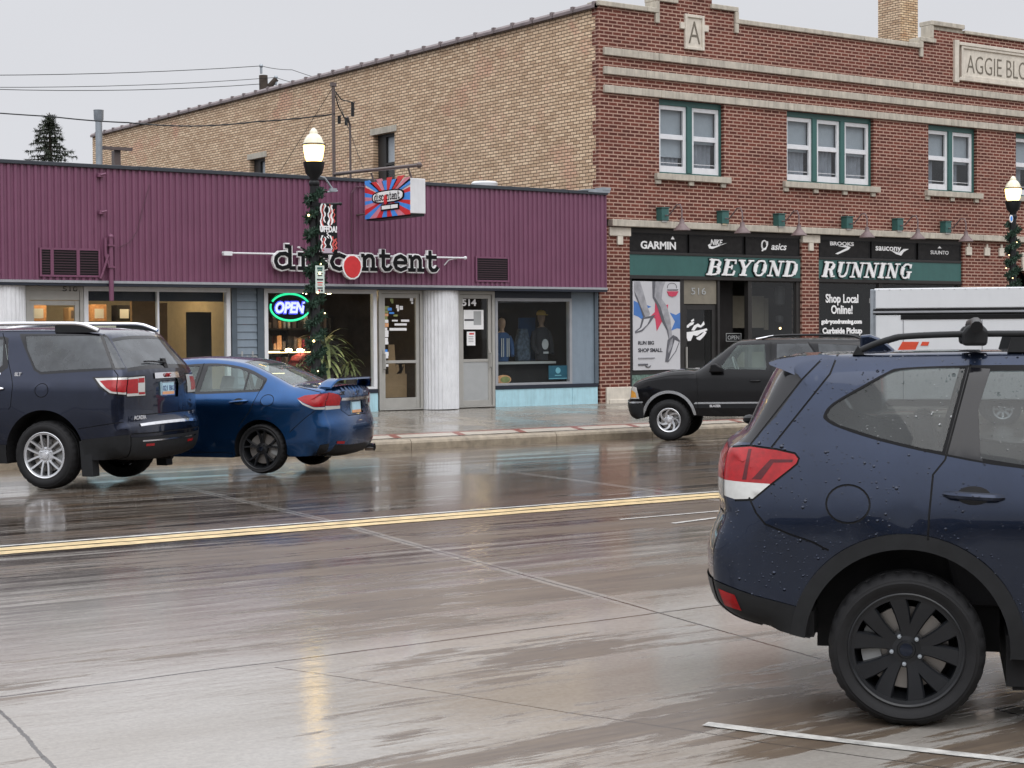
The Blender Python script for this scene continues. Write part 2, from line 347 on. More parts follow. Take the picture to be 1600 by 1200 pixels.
# ------------------------------------------------------------------ ground, road, pavement
YK, YF = 24.95, 31.0
def road_z(y): return float(np.interp(y, [-30, 5.4, 9, 14, 19.1, 23.4, 24.95], [0, 0, .05, .10, .065, -.07, -.13]))
def walk_z(y): return float(np.interp(y, [24.95, 25.1, 31.0], [.045, .05, .25]))
def wet_road():
    m, N, L, b = nodes('wet_concrete'); tc = N.new('ShaderNodeTexCoord').outputs['Object']
    sp = N.new('ShaderNodeSeparateXYZ'); L.new(tc, sp.inputs[0]); fine = noise(N, L, tc, 38, 5, .7)
    big = noise(N, L, tc, .45, 7, .62, (.38, 1.2, 1)); streak = noise(N, L, tc, 3.2, 8, .74, (.11, 2.6, 1)); patch = noise(N, L, tc, .62, 9, .68, (.34, 1.5, 1)); mid = noise(N, L, tc, 1.4, 6, .65, (.3, 1.8, 1))
    lane = N.new('ShaderNodeMapRange'); lane.interpolation_type = 'SMOOTHSTEP'; lane.inputs[1].default_value = 8.0; lane.inputs[2].default_value = 13.0; L.new(sp.outputs[1], lane.inputs[0]); lane = lane.outputs[0]
    def sel(v, stops): r = ramp(N, stops); L.new(v, r.inputs[0]); return r.outputs[0]
    # pale parking strip, darker traffic lanes
    cp = sel(big, [(.30, (.20, .175, .145)), (.55, (.31, .292, .265)), (.75, (.37, .355, .33))])
    cl = sel(streak, [(.40, (.034, .025, .019)), (.50, (.105, .088, .074)), (.60, (.26, .24, .215))])
    c = mixc(N, L, lane, cp, cl)
    c = mixc(N, L, .55, c, sel(fine, [(.3, (.72, .72, .72)), (.7, (1.2, 1.2, 1.2))]), 'MULTIPLY')
    st2 = noise(N, L, tc, 8, 6, .7, (.16, 2.4, 1))
    c = mixc(N, L, math_(N, L, 'MULTIPLY', lane, .55), c, sel(st2, [(.36, (.62, .60, .58)), (.62, (1.2, 1.2, 1.2))]), 'MULTIPLY')
    side = N.new('ShaderNodeMapRange'); side.inputs[1].default_value = 3.2; side.inputs[2].default_value = 6.2; side.inputs[3].default_value = -.06; side.inputs[4].default_value = .05; L.new(sp.outputs[0], side.inputs[0])
    pm_ = sel(math_(N, L, 'ADD', math_(N, L, 'ADD', patch, math_(N, L, 'MULTIPLY', math_(N, L, 'ADD', math_(N, L, 'MULTIPLY', math_(N, L, 'SUBTRACT', streak, .5), .8), math_(N, L, 'SUBTRACT', st2, .5)), .26)), side.outputs[0]), [(.520, (0, 0, 0)), (.545, (1, 1, 1))])
    c = mixc(N, L, math_(N, L, 'MULTIPLY', pm_, .85), c, sel(st2, [(.35, (.040, .024, .015)), (.65, (.115, .080, .050))]))
    def near(v, pos, hw): return math_(N, L, 'LESS_THAN', math_(N, L, 'ABSOLUTE', math_(N, L, 'SUBTRACT', v, pos), 0), hw)
    wob = math_(N, L, 'MULTIPLY', math_(N, L, 'SUBTRACT', noise(N, L, tc, 1.5, 5), .5), .05)
    yy = math_(N, L, 'ADD', sp.outputs[1], wob); skew = math_(N, L, 'ADD', math_(N, L, 'ADD', sp.outputs[0], math_(N, L, 'MULTIPLY', sp.outputs[1], -.137)), wob)
    skew = math_(N, L, 'ADD', skew, math_(N, L, 'MULTIPLY', math_(N, L, 'SUBTRACT', fine, .5), .03))
    pm = math_(N, L, 'PINGPONG', math_(N, L, 'SUBTRACT', skew, 5.86+.0), 2.13)
    jt = math_(N, L, 'LESS_THAN', pm, .010); dl = math_(N, L, 'ADD', math_(N, L, 'MULTIPLY', math_(N, L, 'SUBTRACT', sp.outputs[0], 4.32), .94), math_(N, L, 'MULTIPLY', math_(N, L, 'SUBTRACT', sp.outputs[1], 8.0), .35)); jt = math_(N, L, 'MAXIMUM', jt, math_(N, L, 'MULTIPLY', near(math_(N, L, 'ADD', dl, wob), 0, .006), math_(N, L, 'LESS_THAN', sp.outputs[1], 8.2)))
    j = math_(N, L, 'MAXIMUM', near(yy, 8.33, .011), jt); j = math_(N, L, 'MAXIMUM', j, near(yy, 19.0, .02))
    pale_edge = math_(N, L, 'MAXIMUM', near(yy, 8.40, .05), near(yy, 18.93, .045)); pale_edge = math_(N, L, 'MAXIMUM', pale_edge, math_(N, L, 'MULTIPLY', math_(N, L, 'LESS_THAN', pm, .06), math_(N, L, 'GREATER_THAN', yy, 8.4)))
    c = mixc(N, L, math_(N, L, 'MULTIPLY', pale_edge, math_(N, L, 'MULTIPLY', fine, .8)), c, (.34, .325, .30))  # paler colour in bands beside the joints
    c = mixc(N, L, math_(N, L, 'MULTIPLY', j, .9), c, (.03, .026, .024)); L.new(c, b.inputs['Base Color'])
    # rain film: near-mirror over the pale strip, broken streaks in the lanes, damp and dull where the brown shows
    r1 = sel(mid, [(.38, (.025, .025, .025)), (.66, (.085, .085, .085))]); r2 = sel(streak, [(.36, (.05, .05, .05)), (.52, (.13, .13, .13)), (.66, (.30, .30, .30))])
    rr = mixc(N, L, lane, r1, r2); rr = mixc(N, L, math_(N, L, 'MULTIPLY', pm_, .9), rr, (.32, .32, .32)); fr_ = N.new('ShaderNodeMapRange'); fr_.inputs[1].default_value = 12.5; fr_.inputs[2].default_value = 15.5; fr_.inputs[3].default_value = 1; fr_.inputs[4].default_value = .55; L.new(sp.outputs[1], fr_.inputs[0]); rr = mixc(N, L, 1., rr, fr_.outputs[0], 'MULTIPLY'); L.new(rr, b.inputs['Roughness'])
    b.inputs['IOR'].default_value = 1.5; b.inputs['Specular IOR Level'].default_value = .5
    rip = noise(N, L, tc, 7, 5, .6, (.45, 1.5, 1))
    h = math_(N, L, 'ADD', math_(N, L, 'MULTIPLY', math_(N, L, 'MULTIPLY', streak, .60), math_(N, L, 'ADD', math_(N, L, 'MULTIPLY', lane, .85), .15)), math_(N, L, 'MULTIPLY', rip, .40)); h = math_(N, L, 'ADD', h, math_(N, L, 'MULTIPLY', fine, .05)); h = math_(N, L, 'ADD', h, math_(N, L, 'MULTIPLY', math_(N, L, 'MULTIPLY', st2, lane), .14)); h = math_(N, L, 'ADD', h, math_(N, L, 'MULTIPLY', j, -1.))
    h = math_(N, L, 'ADD', h, math_(N, L, 'MULTIPLY', pm_, -.10)); bn = bump(N, L, b, h, .22, .02); fm = N.new('ShaderNodeMapRange'); fm.inputs[1].default_value = 9.5; fm.inputs[2].default_value = 14.5; fm.inputs[3].default_value = .22; fm.inputs[4].default_value = .055; L.new(sp.outputs[1], fm.inputs[0]); L.new(fm.outputs[0], bn.inputs['Strength']); MATS['wet'] = m; return m
def wet_walk():
    m, N, L, b = nodes('wet_pavement'); tc = N.new('ShaderNodeTexCoord').outputs['Object']
    f = noise(N, L, tc, .7, 6, .65); fine = noise(N, L, tc, 40, 4)
    r = ramp(N, [(.3, (.17, .15, .125)), (.7, (.27, .245, .21))]); L.new(f, r.inputs[0]); rf = ramp(N, [(.3, (.8, .8, .8)), (.7, (1.1, 1.1, 1.1))]); L.new(fine, rf.inputs[0])
    c = mixc(N, L, 1., r.outputs[0], rf.outputs[0], 'MULTIPLY'); sp = N.new('ShaderNodeSeparateXYZ'); L.new(tc, sp.inputs[0])
    j = math_(N, L, 'LESS_THAN', math_(N, L, 'PINGPONG', sp.outputs[0], .85), .014); j = math_(N, L, 'MAXIMUM', j, math_(N, L, 'LESS_THAN', math_(N, L, 'PINGPONG', math_(N, L, 'ADD', sp.outputs[1], .5), .9), .014))
    c = mixc(N, L, math_(N, L, 'MULTIPLY', j, .7), c, (.05, .045, .04)); L.new(c, b.inputs['Base Color'])
    rr = ramp(N, [(.4, (.10, .10, .10)), (.62, (.38, .38, .38))]); L.new(f, rr.inputs[0]); L.new(rr.outputs[0], b.inputs['Roughness']); bump(N, L, b, fine, .08, .01); return m
M['wet'] = wet_road(); M['walk'] = wet_walk()
M['kerb'] = pbr('kerb_concrete', (.27, .225, .165), .5, vary=.3, scale=7, bmp=.5, bscale=20)
M['paver'] = pbr('brick_paver', (.22, .075, .058), .35, vary=.25, scale=12)
M['paver_l'] = pbr('pale_paver', (.42, .38, .32), .35, vary=.12, scale=12)
M['yellow'] = pbr('road_yellow', (.66, .50, .26), .3, vary=.2, scale=7, dirt=.7)
M['roadwhite'] = pbr('road_white', (.50, .49, .46), .35, vary=.25, scale=9, dirt=.9)
M['soil'] = pbr('damp_ground', (.12, .11, .10), .8)
b = MB(); b.add([(-900, -900, -.35), (900, -900, -.35), (900, 900, -.35), (-900, 900, -.35)], [(0, 1, 2, 3)]); structure(b.build('ground', M['soil']))
b = MB(); ys = [-30, -10, 0, 2.5, 5.4, 7, 9, 10.5, 12, 14, 16, 17.5, 19.1, 21, 23.4, 24.2, 24.95]; xs = list(range(-80, 181, 10)); nx = len(xs)
b.add([(x, y, road_z(y)) for y in ys for x in xs], [(i*nx+k, i*nx+k+1, (i+1)*nx+k+1, (i+1)*nx+k) for i in range(len(ys)-1) for k in range(nx-1)]); structure(b.build('road', M['wet'], smooth=True))
b = MB(); x = -60.
random.seed(3)
while x < 150:
    w = random.uniform(1.6, 3.2); c = .02
    b.prism([(YK-.02, -.3), (YK-.02, -.02), (YK, .02), (YK+.03, .045), (YK+.2, .05), (YK+.2, -.3)], x+.006, x+w-.006, 0); x += w
structure(b.build('kerb', M['kerb'], smooth=False))
b = MB(); ys = [YK+.2, 27, 29, 31.6]; b.add([(x, y, walk_z(y)) for y in ys for x in xs], [(i*nx+k, i*nx+k+1, (i+1)*nx+k+1, (i+1)*nx+k) for i in range(3) for k in range(nx-1)]); structure(b.build('pavement', M['walk']))
b = MB(); z = .056   # ribbon of brick and pale pavers behind the kerb
x = -40.; k = 0
def strip(mb, pts, lift): mb.add([(p[0], p[1], walk_z(p[1])+lift) for p in pts], [tuple(range(len(pts)))])
b.m = 0
while x < 120:
    b.m = 1; strip(b, [(x+.06, YK+.27), (x+1.22, YK+.27), (x+1.42, YK+.80), (x+.26, YK+.80)], .006)
    b.m = 0; strip(b, [(x-.1, YK+.27), (x+.06, YK+.27), (x+.26, YK+.80), (x+.10, YK+.80)], .006); x += 1.32
b.m = 0; strip(b, [(-40, YK+.81), (120, YK+.81), (120, YK+.95), (-40, YK+.95)], .006)
structure(b.build('paver_strip', [M['paver'], M['paver_l']]))
def lines(name, pairs, mat, lift=.005):
    b = MB(); random.seed(5)
    for (p, q, w) in pairs:
        p = Vector(p); q = Vector(q); d = (q-p); n = max(2, int(d.length/.22)); t = d.normalized(); s = Vector((-t.y, t.x))
        pr = None
        for i in range(n+1):
            c = p+d*i/n; wa = w*random.uniform(.80, 1.04)/2; wb = w*random.uniform(.80, 1.04)/2
            a = c-s*wa; e = c+s*wb; cur = (Vector((a.x, a.y, road_z(a.y)+lift)), Vector((e.x, e.y, road_z(e.y)+lift)))
            if pr: b.add([pr[0], cur[0], cur[1], pr[1]], [(0, 1, 2, 3)])
            pr = cur
    return structure(b.build(name, mat))
yl = 13.62
lines('yellow_centre_line', [((-40, yl-.13), (110, yl-.17), .195), ((-40, yl+.09), (110, yl+.06), .195)], M['yellow'])
lines('white_edge_line', [((-40, yl+.29), (22, yl+.27), .07)], M['roadwhite'])
lines('parking_line', [((5.25, 5.92), (6.6, 3.1), .08), ((10.2, 11.93), (11.2, 12.1), .06), ((10.0, 12.45), (11.6, 12.45), .05)], M['roadwhite'])

# ------------------------------------------------------------------ maroon shop row
def rect(mb, x0, x1, z0, z1, y0, y1): mb.box(x0, x1, y0, y1, z0, z1)
def frame(mb, x0, x1, z0, z1, w, y0, y1, wb=None, wt=None):
    wb = w if wb is None else wb; wt = w if wt is None else wt
    mb.box(x0, x0+w, y0, y1, z0, z1); mb.box(x1-w, x1, y0, y1, z0, z1); mb.box(x0+w, x1-w, y0+.001, y1-.001, z0, z0+wb); mb.box(x0+w, x1-w, y0+.001, y1-.001, z1-wt, z1)
def pane(x0, x1, z0, z1, y, mat, parent, name='pane'):
    b = MB(); b.add([(x0, y, z0), (x1, y, z0), (x1, y, z1), (x0, y, z1)], [(0, 1, 2, 3)]); return b.build(name, mat, parent)
shop = thing('shop_building', 'low flat-roofed shop row with maroon corrugated metal front above glass shop windows', 'building', (17, YF, .25))
_si = Matrix.Translation((-17, -YF, -.25))
def into(o, root):   # parent keeping the world place
    o.parent = root; o.matrix_parent_inverse = Matrix.Translation(-root.location); return o
def P(mb, name, mat, root=None, **k):
    o = mb.build(name, mat, None, **k); return into(o, root or shop)
def PS(mb, name, mat, root=None, **k):   # every piece a part of its own
    for (v0, nv, f0, nf) in mb.g:
        q = MB(); q.v = mb.v[v0:v0+nv]; q.f = [tuple(i-v0 for i in f) for f in mb.f[f0:f0+nf]]; q.mi = [0]*nf; P(q, name, mat, root, **k)
# corrugated front
b = MB(); pit = .1255; X0, X1 = 2.0, 24.3; yp = 30.70; n = int((X1-X0)/pit); pr = []
for i in range(n+1):
    x = X0+i*pit
    for dx, dy in ((0, 0), (.045, 0), (.063, -.030), (.108, -.030)): pr.append((min(x+dx, X1), yp+dy))
vs = [(x, y, 2.86) for x, y in pr]+[(x, y, 4.96) for x, y in pr]; k = len(pr)
b.add(vs, [(i, i+1, k+i+1, k+i) for i in range(k-1)])
b.box(24.26, 24.30, yp+.001, 31.0, 2.86, 4.96); P(b, 'corrugated_fascia', M['purple'])
b = MB()
xx = [2.0, 6., 9.3, 13.1, 16.9, 20.6, 23.2, 24.32]
for i in range(len(xx)-1): b.box(xx[i]+.003, xx[i+1]-.003, yp-.065, yp+.34, 4.945, 5.015+.004*(i % 2))
P(b, 'roof_coping', M['coping'], bevel=.008)
b = MB(); b.box(23.75, 24.36, yp-.08, yp+.3, 4.99, 5.06); b.prism([(23.55, 5.02), (23.75, 5.06), (23.75, 5.02)], yp-.075, yp+.2); b.box(24.15, 24.38, yp-.09, yp+.2, 5.05, 5.11)
P(b, 'flashing', M['galv'])
b = MB(); b.box(2, 24.31, yp-.05, yp+.02, 2.815, 2.862); P(b, 'fascia_trim', M['greytrim'])
b = MB(); b.box(2, 24.31, yp-.035, 31.25, 2.765, 2.812); P(b, 'soffit', M['navy'])
b = MB(); b.box(2, 24.2, 31.05, 60, 4.55, 4.65); P(b, 'roof', M['coping'])
b = MB(); b.box(2, 24.2, 59.8, 60, -.3, 4.55); b.box(2, 2.15, 31.3, 59.8, -.3, 4.55); b.box(2, 24.25, 31.0, 31.3, 2.82, 4.55); PS(b, 'outer_wall', M['dgrey'])
M['column'] = pbr('column_white', (.74, .75, .77), .5, vary=.05, dirt=.3)
# fluted half columns
def column(x0, x1):
    b = MB(); n = 15; pts = []
    for i in range(n*4+1):
        t = i/(n*4); a = math.pi*(1-t); r = 1+(.0 if (i % 4) in (0, 1) else -.045)
        pts.append(((x0+x1)/2+(x1-x0)/2*math.cos(a)*r, 31.02-.30*math.sin(a)*r))
    pts += [(x1, 31.1), (x0, 31.1)]; b.prism(pts, walk_z(30.7)+.002, 2.76, 2); return P(b, 'fluted_column', M['column'])
column(10.14, 11.01); column(19.62, 20.47)
# bulkheads and infill panels
b = MB()
for x0, x1 in ((12.15, 15.03), (15.88, 18.48), (21.46, 23.55), (23.56, 24.28)): b.box(x0, x1, 31.0, 31.12, .2, .62)
PS(b, 'bulkhead', M['skyblue'], bevel=.006)
b = MB()
for x0, x1 in ((12.15, 15.03), (15.88, 18.48), (21.46, 24.29)): b.box(x0, x1, 30.985, 31.11, .622, .70)
PS(b, 'bulkhead_trim', M['navy'])
b = MB(); b.box(23.56, 24.20, 31.03, 31.12, .702, 2.76); P(b, 'infill_panel', M['bluegrey'])
b = MB(); b.box(24.20, 24.30, 30.99, 31.14, .702, 2.76); P(b, 'corner_post', M['bluegrey_d'])
b = MB(); b.box(15.16, 15.27, 31.0, 31.1, .25, 2.76); b.box(15.72, 15.86, 31.0, 31.1, .25, 2.76); PS(b, 'panel_border', M['bluegrey_d'])
b = MB()
z = .25
while z < 2.7: b.prism([(31.05, z), (31.03, z+.005), (31.05, z+.148), (31.1, z+.148), (31.1, z)], 15.271, 15.719, 0); z += .15
pnl = P(b, 'siding_panel', M['bluegrey'])
for i, (gx, s) in enumerate(((15.34, 'J'), (15.46, 'u'), (15.58, 'b'))): into(text('scratched_letter', s, .36, M['dgrey'], (gx, 31.028, 1.27), (1, 0, 0), (0, 0, 1), None, .001), shop)
# shop windows
def shop_window(x0, x1, z0, z1, fw, name_mat, mull=(), header=0.):
    b = MB(); frame(b, x0, x1, z0, z1, fw, 31.0, 31.13, wb=.05)
    for m in mull: b.box(m-.02, m+.02, 31.02, 31.12, z0+.05, z1-fw)
    f = P(b, 'window', M[name_mat], bevel=.004)
    pn = pane(x0+fw, x1-fw, z0+.05, z1-fw, 31.07, M['shopglass'], None); pn.parent = f; pn.matrix_parent_inverse = Matrix(); return f
shop_window(12.13, 15.13, .702, 2.765, .085, 'white', (13.62,))
b = MB(); b.box(12.22, 15.04, 31.14, 31.24, 2.50, 2.74); P(b, 'window_header', M['navy'])
shop_window(15.87, 18.47, .702, 2.765, .085, 'white')
shop_window(21.46, 23.56, .702, 2.62, .07, 'greytrim')
b = MB(); b.box(21.46, 23.54, 31.01, 31.12, 2.622, 2.764); P(b, 'window_header', M['navy'])
# doors
def door(x0, x1, z1, solid=False, transom=None):
    z0 = .27; b = MB(); frame(b, x0, x1, z0-.02, z1, .07, 31.0, 31.12, wb=.03)
    if transom: b.box(x0+.07, x1-.07, 31.02, 31.1, transom+.005, z1-.071)
    f = P(b, 'door', M['alu'], bevel=.004)
    zt = transom or z1-.07; a, c = x0+.075, x1-.075; b = MB(); frame(b, a, c, z0+.012, zt-.006, .085, 31.03, 31.085, wb=.22 if not solid else .12); b.box(a+.085, c-.085, 31.032, 31.083, 1.23, 1.29)
    lf = b.build('leaf', M['alu'], f, bevel=.004); lf.matrix_parent_inverse = Matrix()
    lo = z0+.232 if not solid else 1.29
    p = pane(a+.085, c-.085, 1.291, zt-.092, 31.055, M['shopglass'], f)
    if solid: q = MB().box(a+.085, c-.085, 31.045, 31.075, z0+.133, 1.229).build('kick_panel', M['dgrey'], f)
    else: pane(a+.085, c-.085, z0+.233, 1.229, 31.055, M['shopglass'], f)
    h = MB()
    hx = a+.05 if not solid else c-.05
    h.tube([(hx, 31.03, 1.1), (hx, 30.97, 1.12), (hx, 30.97, 1.42), (hx, 31.03, 1.44)], .014); h.box(hx-.025, hx+.025, 31.018, 31.03, 1.05, 1.5); h.build('handle', M['alu'], f)
    return f
d510 = door(11.02, 12.12, 2.76, transom=2.50)
d2 = door(18.52, 19.60, 2.76); d514 = door(20.48, 21.45, 2.76, solid=True)
ftext('house_number', '510', 98, 121, 455, 447, 31.005, M['black'], d510).matrix_parent_inverse = Matrix()
ftext('house_number', '514', 722, 744, 477.5, 467, 31.026, M['signwhite'], d514, off=.006)
def sticker(mb, px, py, w, h, Y=31.045):
    a = atY(px, py, Y); mb.add([(a.x-w/2, Y, a.z-h/2), (a.x+w/2, Y, a.z-h/2), (a.x+w/2, Y, a.z+h/2), (a.x-w/2, Y, a.z+h/2)], [(0, 1, 2, 3)])
b = MB(); random.seed(11)
for i, py in enumerate([481, 487, 492, 497, 502, 508, 514, 519, 524, 531, 536, 548, 553, 558, 566, 571]):
    b.m = random.choice([0, 0, 1, 2, 3]); sticker(b, 603+random.uniform(-1, 1.5), py, random.uniform(.08, .13), random.uniform(.05, .085), 31.0400-.0004*i)
for i, (px, py, w, h, m) in enumerate([(609, 483, .1, .06, 1), (612, 489, .12, .04, 1), (618, 493, .1, .04, 2), (621, 479, .07, .07, 0), (627, 481, .08, .08, 0), (622, 484, .05, .06, 0), (643, 467, .08, .09, 0), (644, 473, .05, .05, 0), (612, 469, .08, .06, 2), (617, 501, .14, .035, 0), (633, 501, .2, .045, 0), (626, 507, .30, .045, 0), (622, 514.5, .42, .055, 0), (613, 471, .05, .08, 2)]):
    b.m = m; sticker(b, px, py, w, h, 31.038-.0004*i)
b.build('stickers', [M['signwhite'], M['signblue'], M['yucca'], M['plate_o']], d2)
b = MB(); b.m = 0; sticker(b, 740, 499.5, .52, .42, 31.0445); sticker(b, 736, 529, .22, .30, 31.044); b.m = 1; sticker(b, 733, 500, .24, .04, 31.042); b.m = 2; sticker(b, 737, 521.5, .12, .035, 31.041); b.m = 3; sticker(b, 746, 497, .2, .3, 31.043); b.m = 1
for k in range(4): sticker(b, 736, 526+k*2.6, .13, .008, 31.0405)
b.build('notices', [M['signwhite'], M['ink'], M['signred'], M['dgrey']], d514)
# kraft paper lettering leaning inside the door
b = MB(); b.box(18.75, 19.4, 31.35, 31.36, .5, 1.0); b.prism([(18.95, 1.0), (18.95, 1.62), (19.1, 1.62), (19.14, 1.0)], 31.352, 31.358)
b.prism([(19.14, 1.2), (19.2, 1.2), (19.24, .95), (19.3, 1.2), (19.36, 1.2), (19.36, 1.0), (19.14, 1.0)], 31.353, 31.357)
P(b, 'paper_cutout', M['cardboard'])
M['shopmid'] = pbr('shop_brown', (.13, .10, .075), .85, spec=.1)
# interior shells
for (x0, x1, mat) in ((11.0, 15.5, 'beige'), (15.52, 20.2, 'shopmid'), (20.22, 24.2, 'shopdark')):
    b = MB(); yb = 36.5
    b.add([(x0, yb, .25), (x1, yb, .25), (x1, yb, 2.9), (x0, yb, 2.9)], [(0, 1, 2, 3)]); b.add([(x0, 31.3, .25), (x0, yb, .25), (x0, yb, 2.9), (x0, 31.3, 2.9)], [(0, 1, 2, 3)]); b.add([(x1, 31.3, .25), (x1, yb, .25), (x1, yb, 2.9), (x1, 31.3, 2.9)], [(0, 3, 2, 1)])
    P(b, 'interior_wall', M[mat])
b = MB(); b.box(11, 24.2, 31.14, 36.5, .2, .27); P(b, 'interior_floor', M['shopfloor'])
b = MB(); b.box(11, 24.2, 31.3, 36.5, 2.9, 2.95); P(b, 'ceiling', M['dgrey'])
b = MB()
for x in (16.6, 17.7): b.lathe([(.0, 0), (.09, 0), (.09, .05), (0, .05)], (x, 32.2, 2.84), 12)
for x in (12.2, 14.0): b.box(x, x+1.1, 33.2, 33.35, 2.84, 2.895)
b.box(22, 23, 33.5, 33.6, 2.85, 2.895); PS(b, 'ceiling_light', M['shoplight'])
# wall fixtures on the maroon front
def vent(px0, px1, py0, py1, label, divs):
    a = atY(px0, py1, yp-.03); c = atY(px1, py0, yp-.03); t = thing('louvre_vent', label, 'vent', (a.x, yp-.03, a.z))
    b = MB(); frame(b, a.x, c.x, a.z, c.z, .035, yp-.05, yp+.01)
    for k in divs: x = a.x+(c.x-a.x)*k; b.box(x-.03, x+.03, yp-.05, yp, a.z+.035, c.z-.035)
    into(b.build('vent_frame', M['purple']), t)
    b = MB(); b.box(a.x+.03, c.x-.03, yp-.034, yp-.032, a.z+.03, c.z-.03); into(b.build('backing', M['black']), t)
    b = MB(); z = a.z+.06
    while z < c.z-.05: b.prism([(yp-.045, z), (yp-.036, z+.022), (yp-.033, z+.022), (yp-.040, z)], a.x+.036, c.x-.036, 0); z += .048
    into(b.build('slats', M['slat']), t)
M['purple_d'] = pbr('maroon_dark', (.085, .03, .05), .5)
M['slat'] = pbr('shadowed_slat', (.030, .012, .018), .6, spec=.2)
vent(62, 156, 389, 432, 'wide three-panel maroon louvre vent above the left shop door', (.2, .63))
vent(743, 795, 402, 440, 'small single maroon louvre vent right of the black lettered sign', ())
a = atY(173, 370, yp-.09); c = atY(175, 470, yp-.09)
t = thing('conduit', 'maroon painted service pipe running down the corrugated front beside the wide vent', 'pipe', (a.x, yp-.09, c.z)); b = MB()
b.tube([(a.x, yp-.09, c.z), (a.x, yp-.09, a.z)], .045, 10); b.ball((a.x, yp-.09, a.z), .055); b.tube([(a.x-.1, yp-.08, a.z-.02), (a.x-.1, yp-.08, a.z-.34), (a.x-.02, yp-.09, a.z-.6)], .03); into(b.build('pipe', M['purple'], smooth=True), t)
b = MB(); b.tube([(a.x-.05, yp-.10, 3.35), (a.x-.16, yp-.08, 3.0), (a.x-.2, yp-.07, 2.9)], .025); b.box(a.x-.07, a.x+.07, yp-.15, yp-.04, 3.5, 3.53); b.box(a.x-.07, a.x+.07, yp-.15, yp-.04, 3.1, 3.13); into(b.build('bracket', M['purple'], smooth=True), t)
for (px, py, lab) in ((156, 274, 'small maroon junction box high on the corrugated front under the coping'), (158, 332, 'small maroon flood light knuckle halfway up the corrugated front')):
    a = atY(px, py, yp-.05); b = MB(); b.box(a.x-.05, a.x+.05, yp-.10, yp-.03, a.z-.035, a.z+.035); b.tube([(a.x, yp-.09, a.z), (a.x+.09, yp-.12, a.z+.03)], .022); tag(b.build('junction_box', M['purple'], bevel=.005), lab, 'fixture')
pts = [atY(x, y, yp-.04) for x, y in ((185, 387), (203, 378), (215, 360), (222, 328), (234, 288))]; b = MB(); b.tube(pts, .006, 6)
tag(b.build('loose_cable', M['purple_d']), 'thin curved cable hanging on the maroon corrugated front', 'cable')
pts = [atY(x, y, yp-.05) for x, y in ((640, 293), (556, 292), (549, 302), (549, 385), (552, 400))]; b = MB(); b.tube(pts, .013, 6)
tag(b.build('power_conduit', M['purple_d']), 'thin maroon conduit dropping from the hanging sign to the lettered sign', 'pipe')

# ------------------------------------------------------------------ black lettered sign
sg = thing('lettered_sign', 'black slab-serif letters with white outlines and a red disc on the maroon front', 'sign', (17.5, 30.5, 3.4))
GL = {
 'd': ([([(.62, 1.5), (.62, 0)], 0), ([(.42, 1.46), (.62, 1.46)], 0), ([(.62, .04), (.86, .04)], 0), ([(.62, .8), (.42, .98), (.2, .95), (.03, .72), (0, .45), (.08, .15), (.28, .02), (.5, .1), (.62, .25)], 0)], .98),
 'i': ([([(.22, .96), (.22, .0)], 0), ([(.0, .95), (.24, .95)], 0), ([(.0, .03), (.46, .03)], 0), ([(.2, 1.28), (.22, 1.36)], .14)], .66),
 's': ([([(.6, .72), (.6, .95)], 0), ([(.58, .85), (.34, .98), (.1, .85), (.12, .62), (.34, .5), (.58, .38), (.6, .14), (.36, .02), (.06, .14)], 0), ([(.04, .04), (.04, .3)], 0)], .82),
 'c': ([([(.66, .66), (.64, .93)], .04), ([(.6, .84), (.36, .98), (.1, .84), (0, .5), (.1, .16), (.36, .02), (.66, .2)], 0)], .86),
 'n': ([([(.14, .96), (.14, 0)], 0), ([(-.04, .95), (.14, .95)], 0), ([(-.06, .03), (.36, .03)], 0), ([(.14, .72), (.34, .95), (.54, .93), (.64, .72), (.64, .0)], 0), ([(.48, .03), (.88, .03)], 0)], 1.03),
 't': ([([(.2, 1.38), (.2, .24), (.32, .03), (.54, .05), (.66, .24)], 0), ([(-.02, .95), (.6, .95)], 0)], .86),
 'e': ([([(.04, .52), (.68, .52), (.62, .82), (.36, .98), (.1, .84), (0, .5), (.1, .16), (.36, .02), (.68, .18)], 0)], .88)}
def gl_word(word, px0, px1, pyb, pyx, y0, parent, names=True):
    a = atY(px0, pyb, y0); e = atY(px1, pyb, y0); tot = sum(GL[ch][1] if ch != 'o' else .9 for ch in word)-.2; h = atY(px0, pyx, y0).z-a.z
    kx = (e.x-a.x)/(tot*h); x = 0.
    for ch in word:
        if ch == 'o': x += .9; continue
        g, adv = GL[ch]
        g2 = [([(p*kx, q) for p, q in pl], w) for pl, w in g]
        bz = MB(); strokes(g2, .42, a.x+x*h*kx, a.z, h, y0+.012, y0+.09, mb=bz); o = bz.build('letter', M['signwhite'], None); into(o, parent)
        bk = MB(); strokes(g2, .25, a.x+x*h*kx, a.z, h, y0-.004, y0+.02, mb=bk); f = bk.build('letter_face', M['matblack'], o); f.matrix_parent_inverse = o.matrix_parent_inverse.copy(); f.parent = o; f.matrix_parent_inverse = Matrix()
        x += adv
gl_word('disc', 431, 541, 419, 395, 30.5, sg)
gl_word('ntent', 566, 684, 421, 398, 30.5, sg)
a = atY(551, 417, 30.48); b = MB()
pts = [(a.x+.235*math.cos(t)*(1+.03*math.sin(3*t)), a.z+.26*math.sin(t)) for t in [2*math.pi*i/14 for i in range(14)]]; b.prism(pts, 30.49, 30.58); o = into(b.build('disc', M['signwhite'], bevel=.008), sg)
b = MB(); pts = [(a.x+.2*math.cos(t)*(1+.03*math.sin(3*t)), a.z+.225*math.sin(t)) for t in [2*math.pi*i/14 for i in range(14)]]; b.prism(pts, 30.482, 30.52); f = b.build('disc_face', M['signred'], o, bevel=.006); f.matrix_parent_inverse = Matrix()
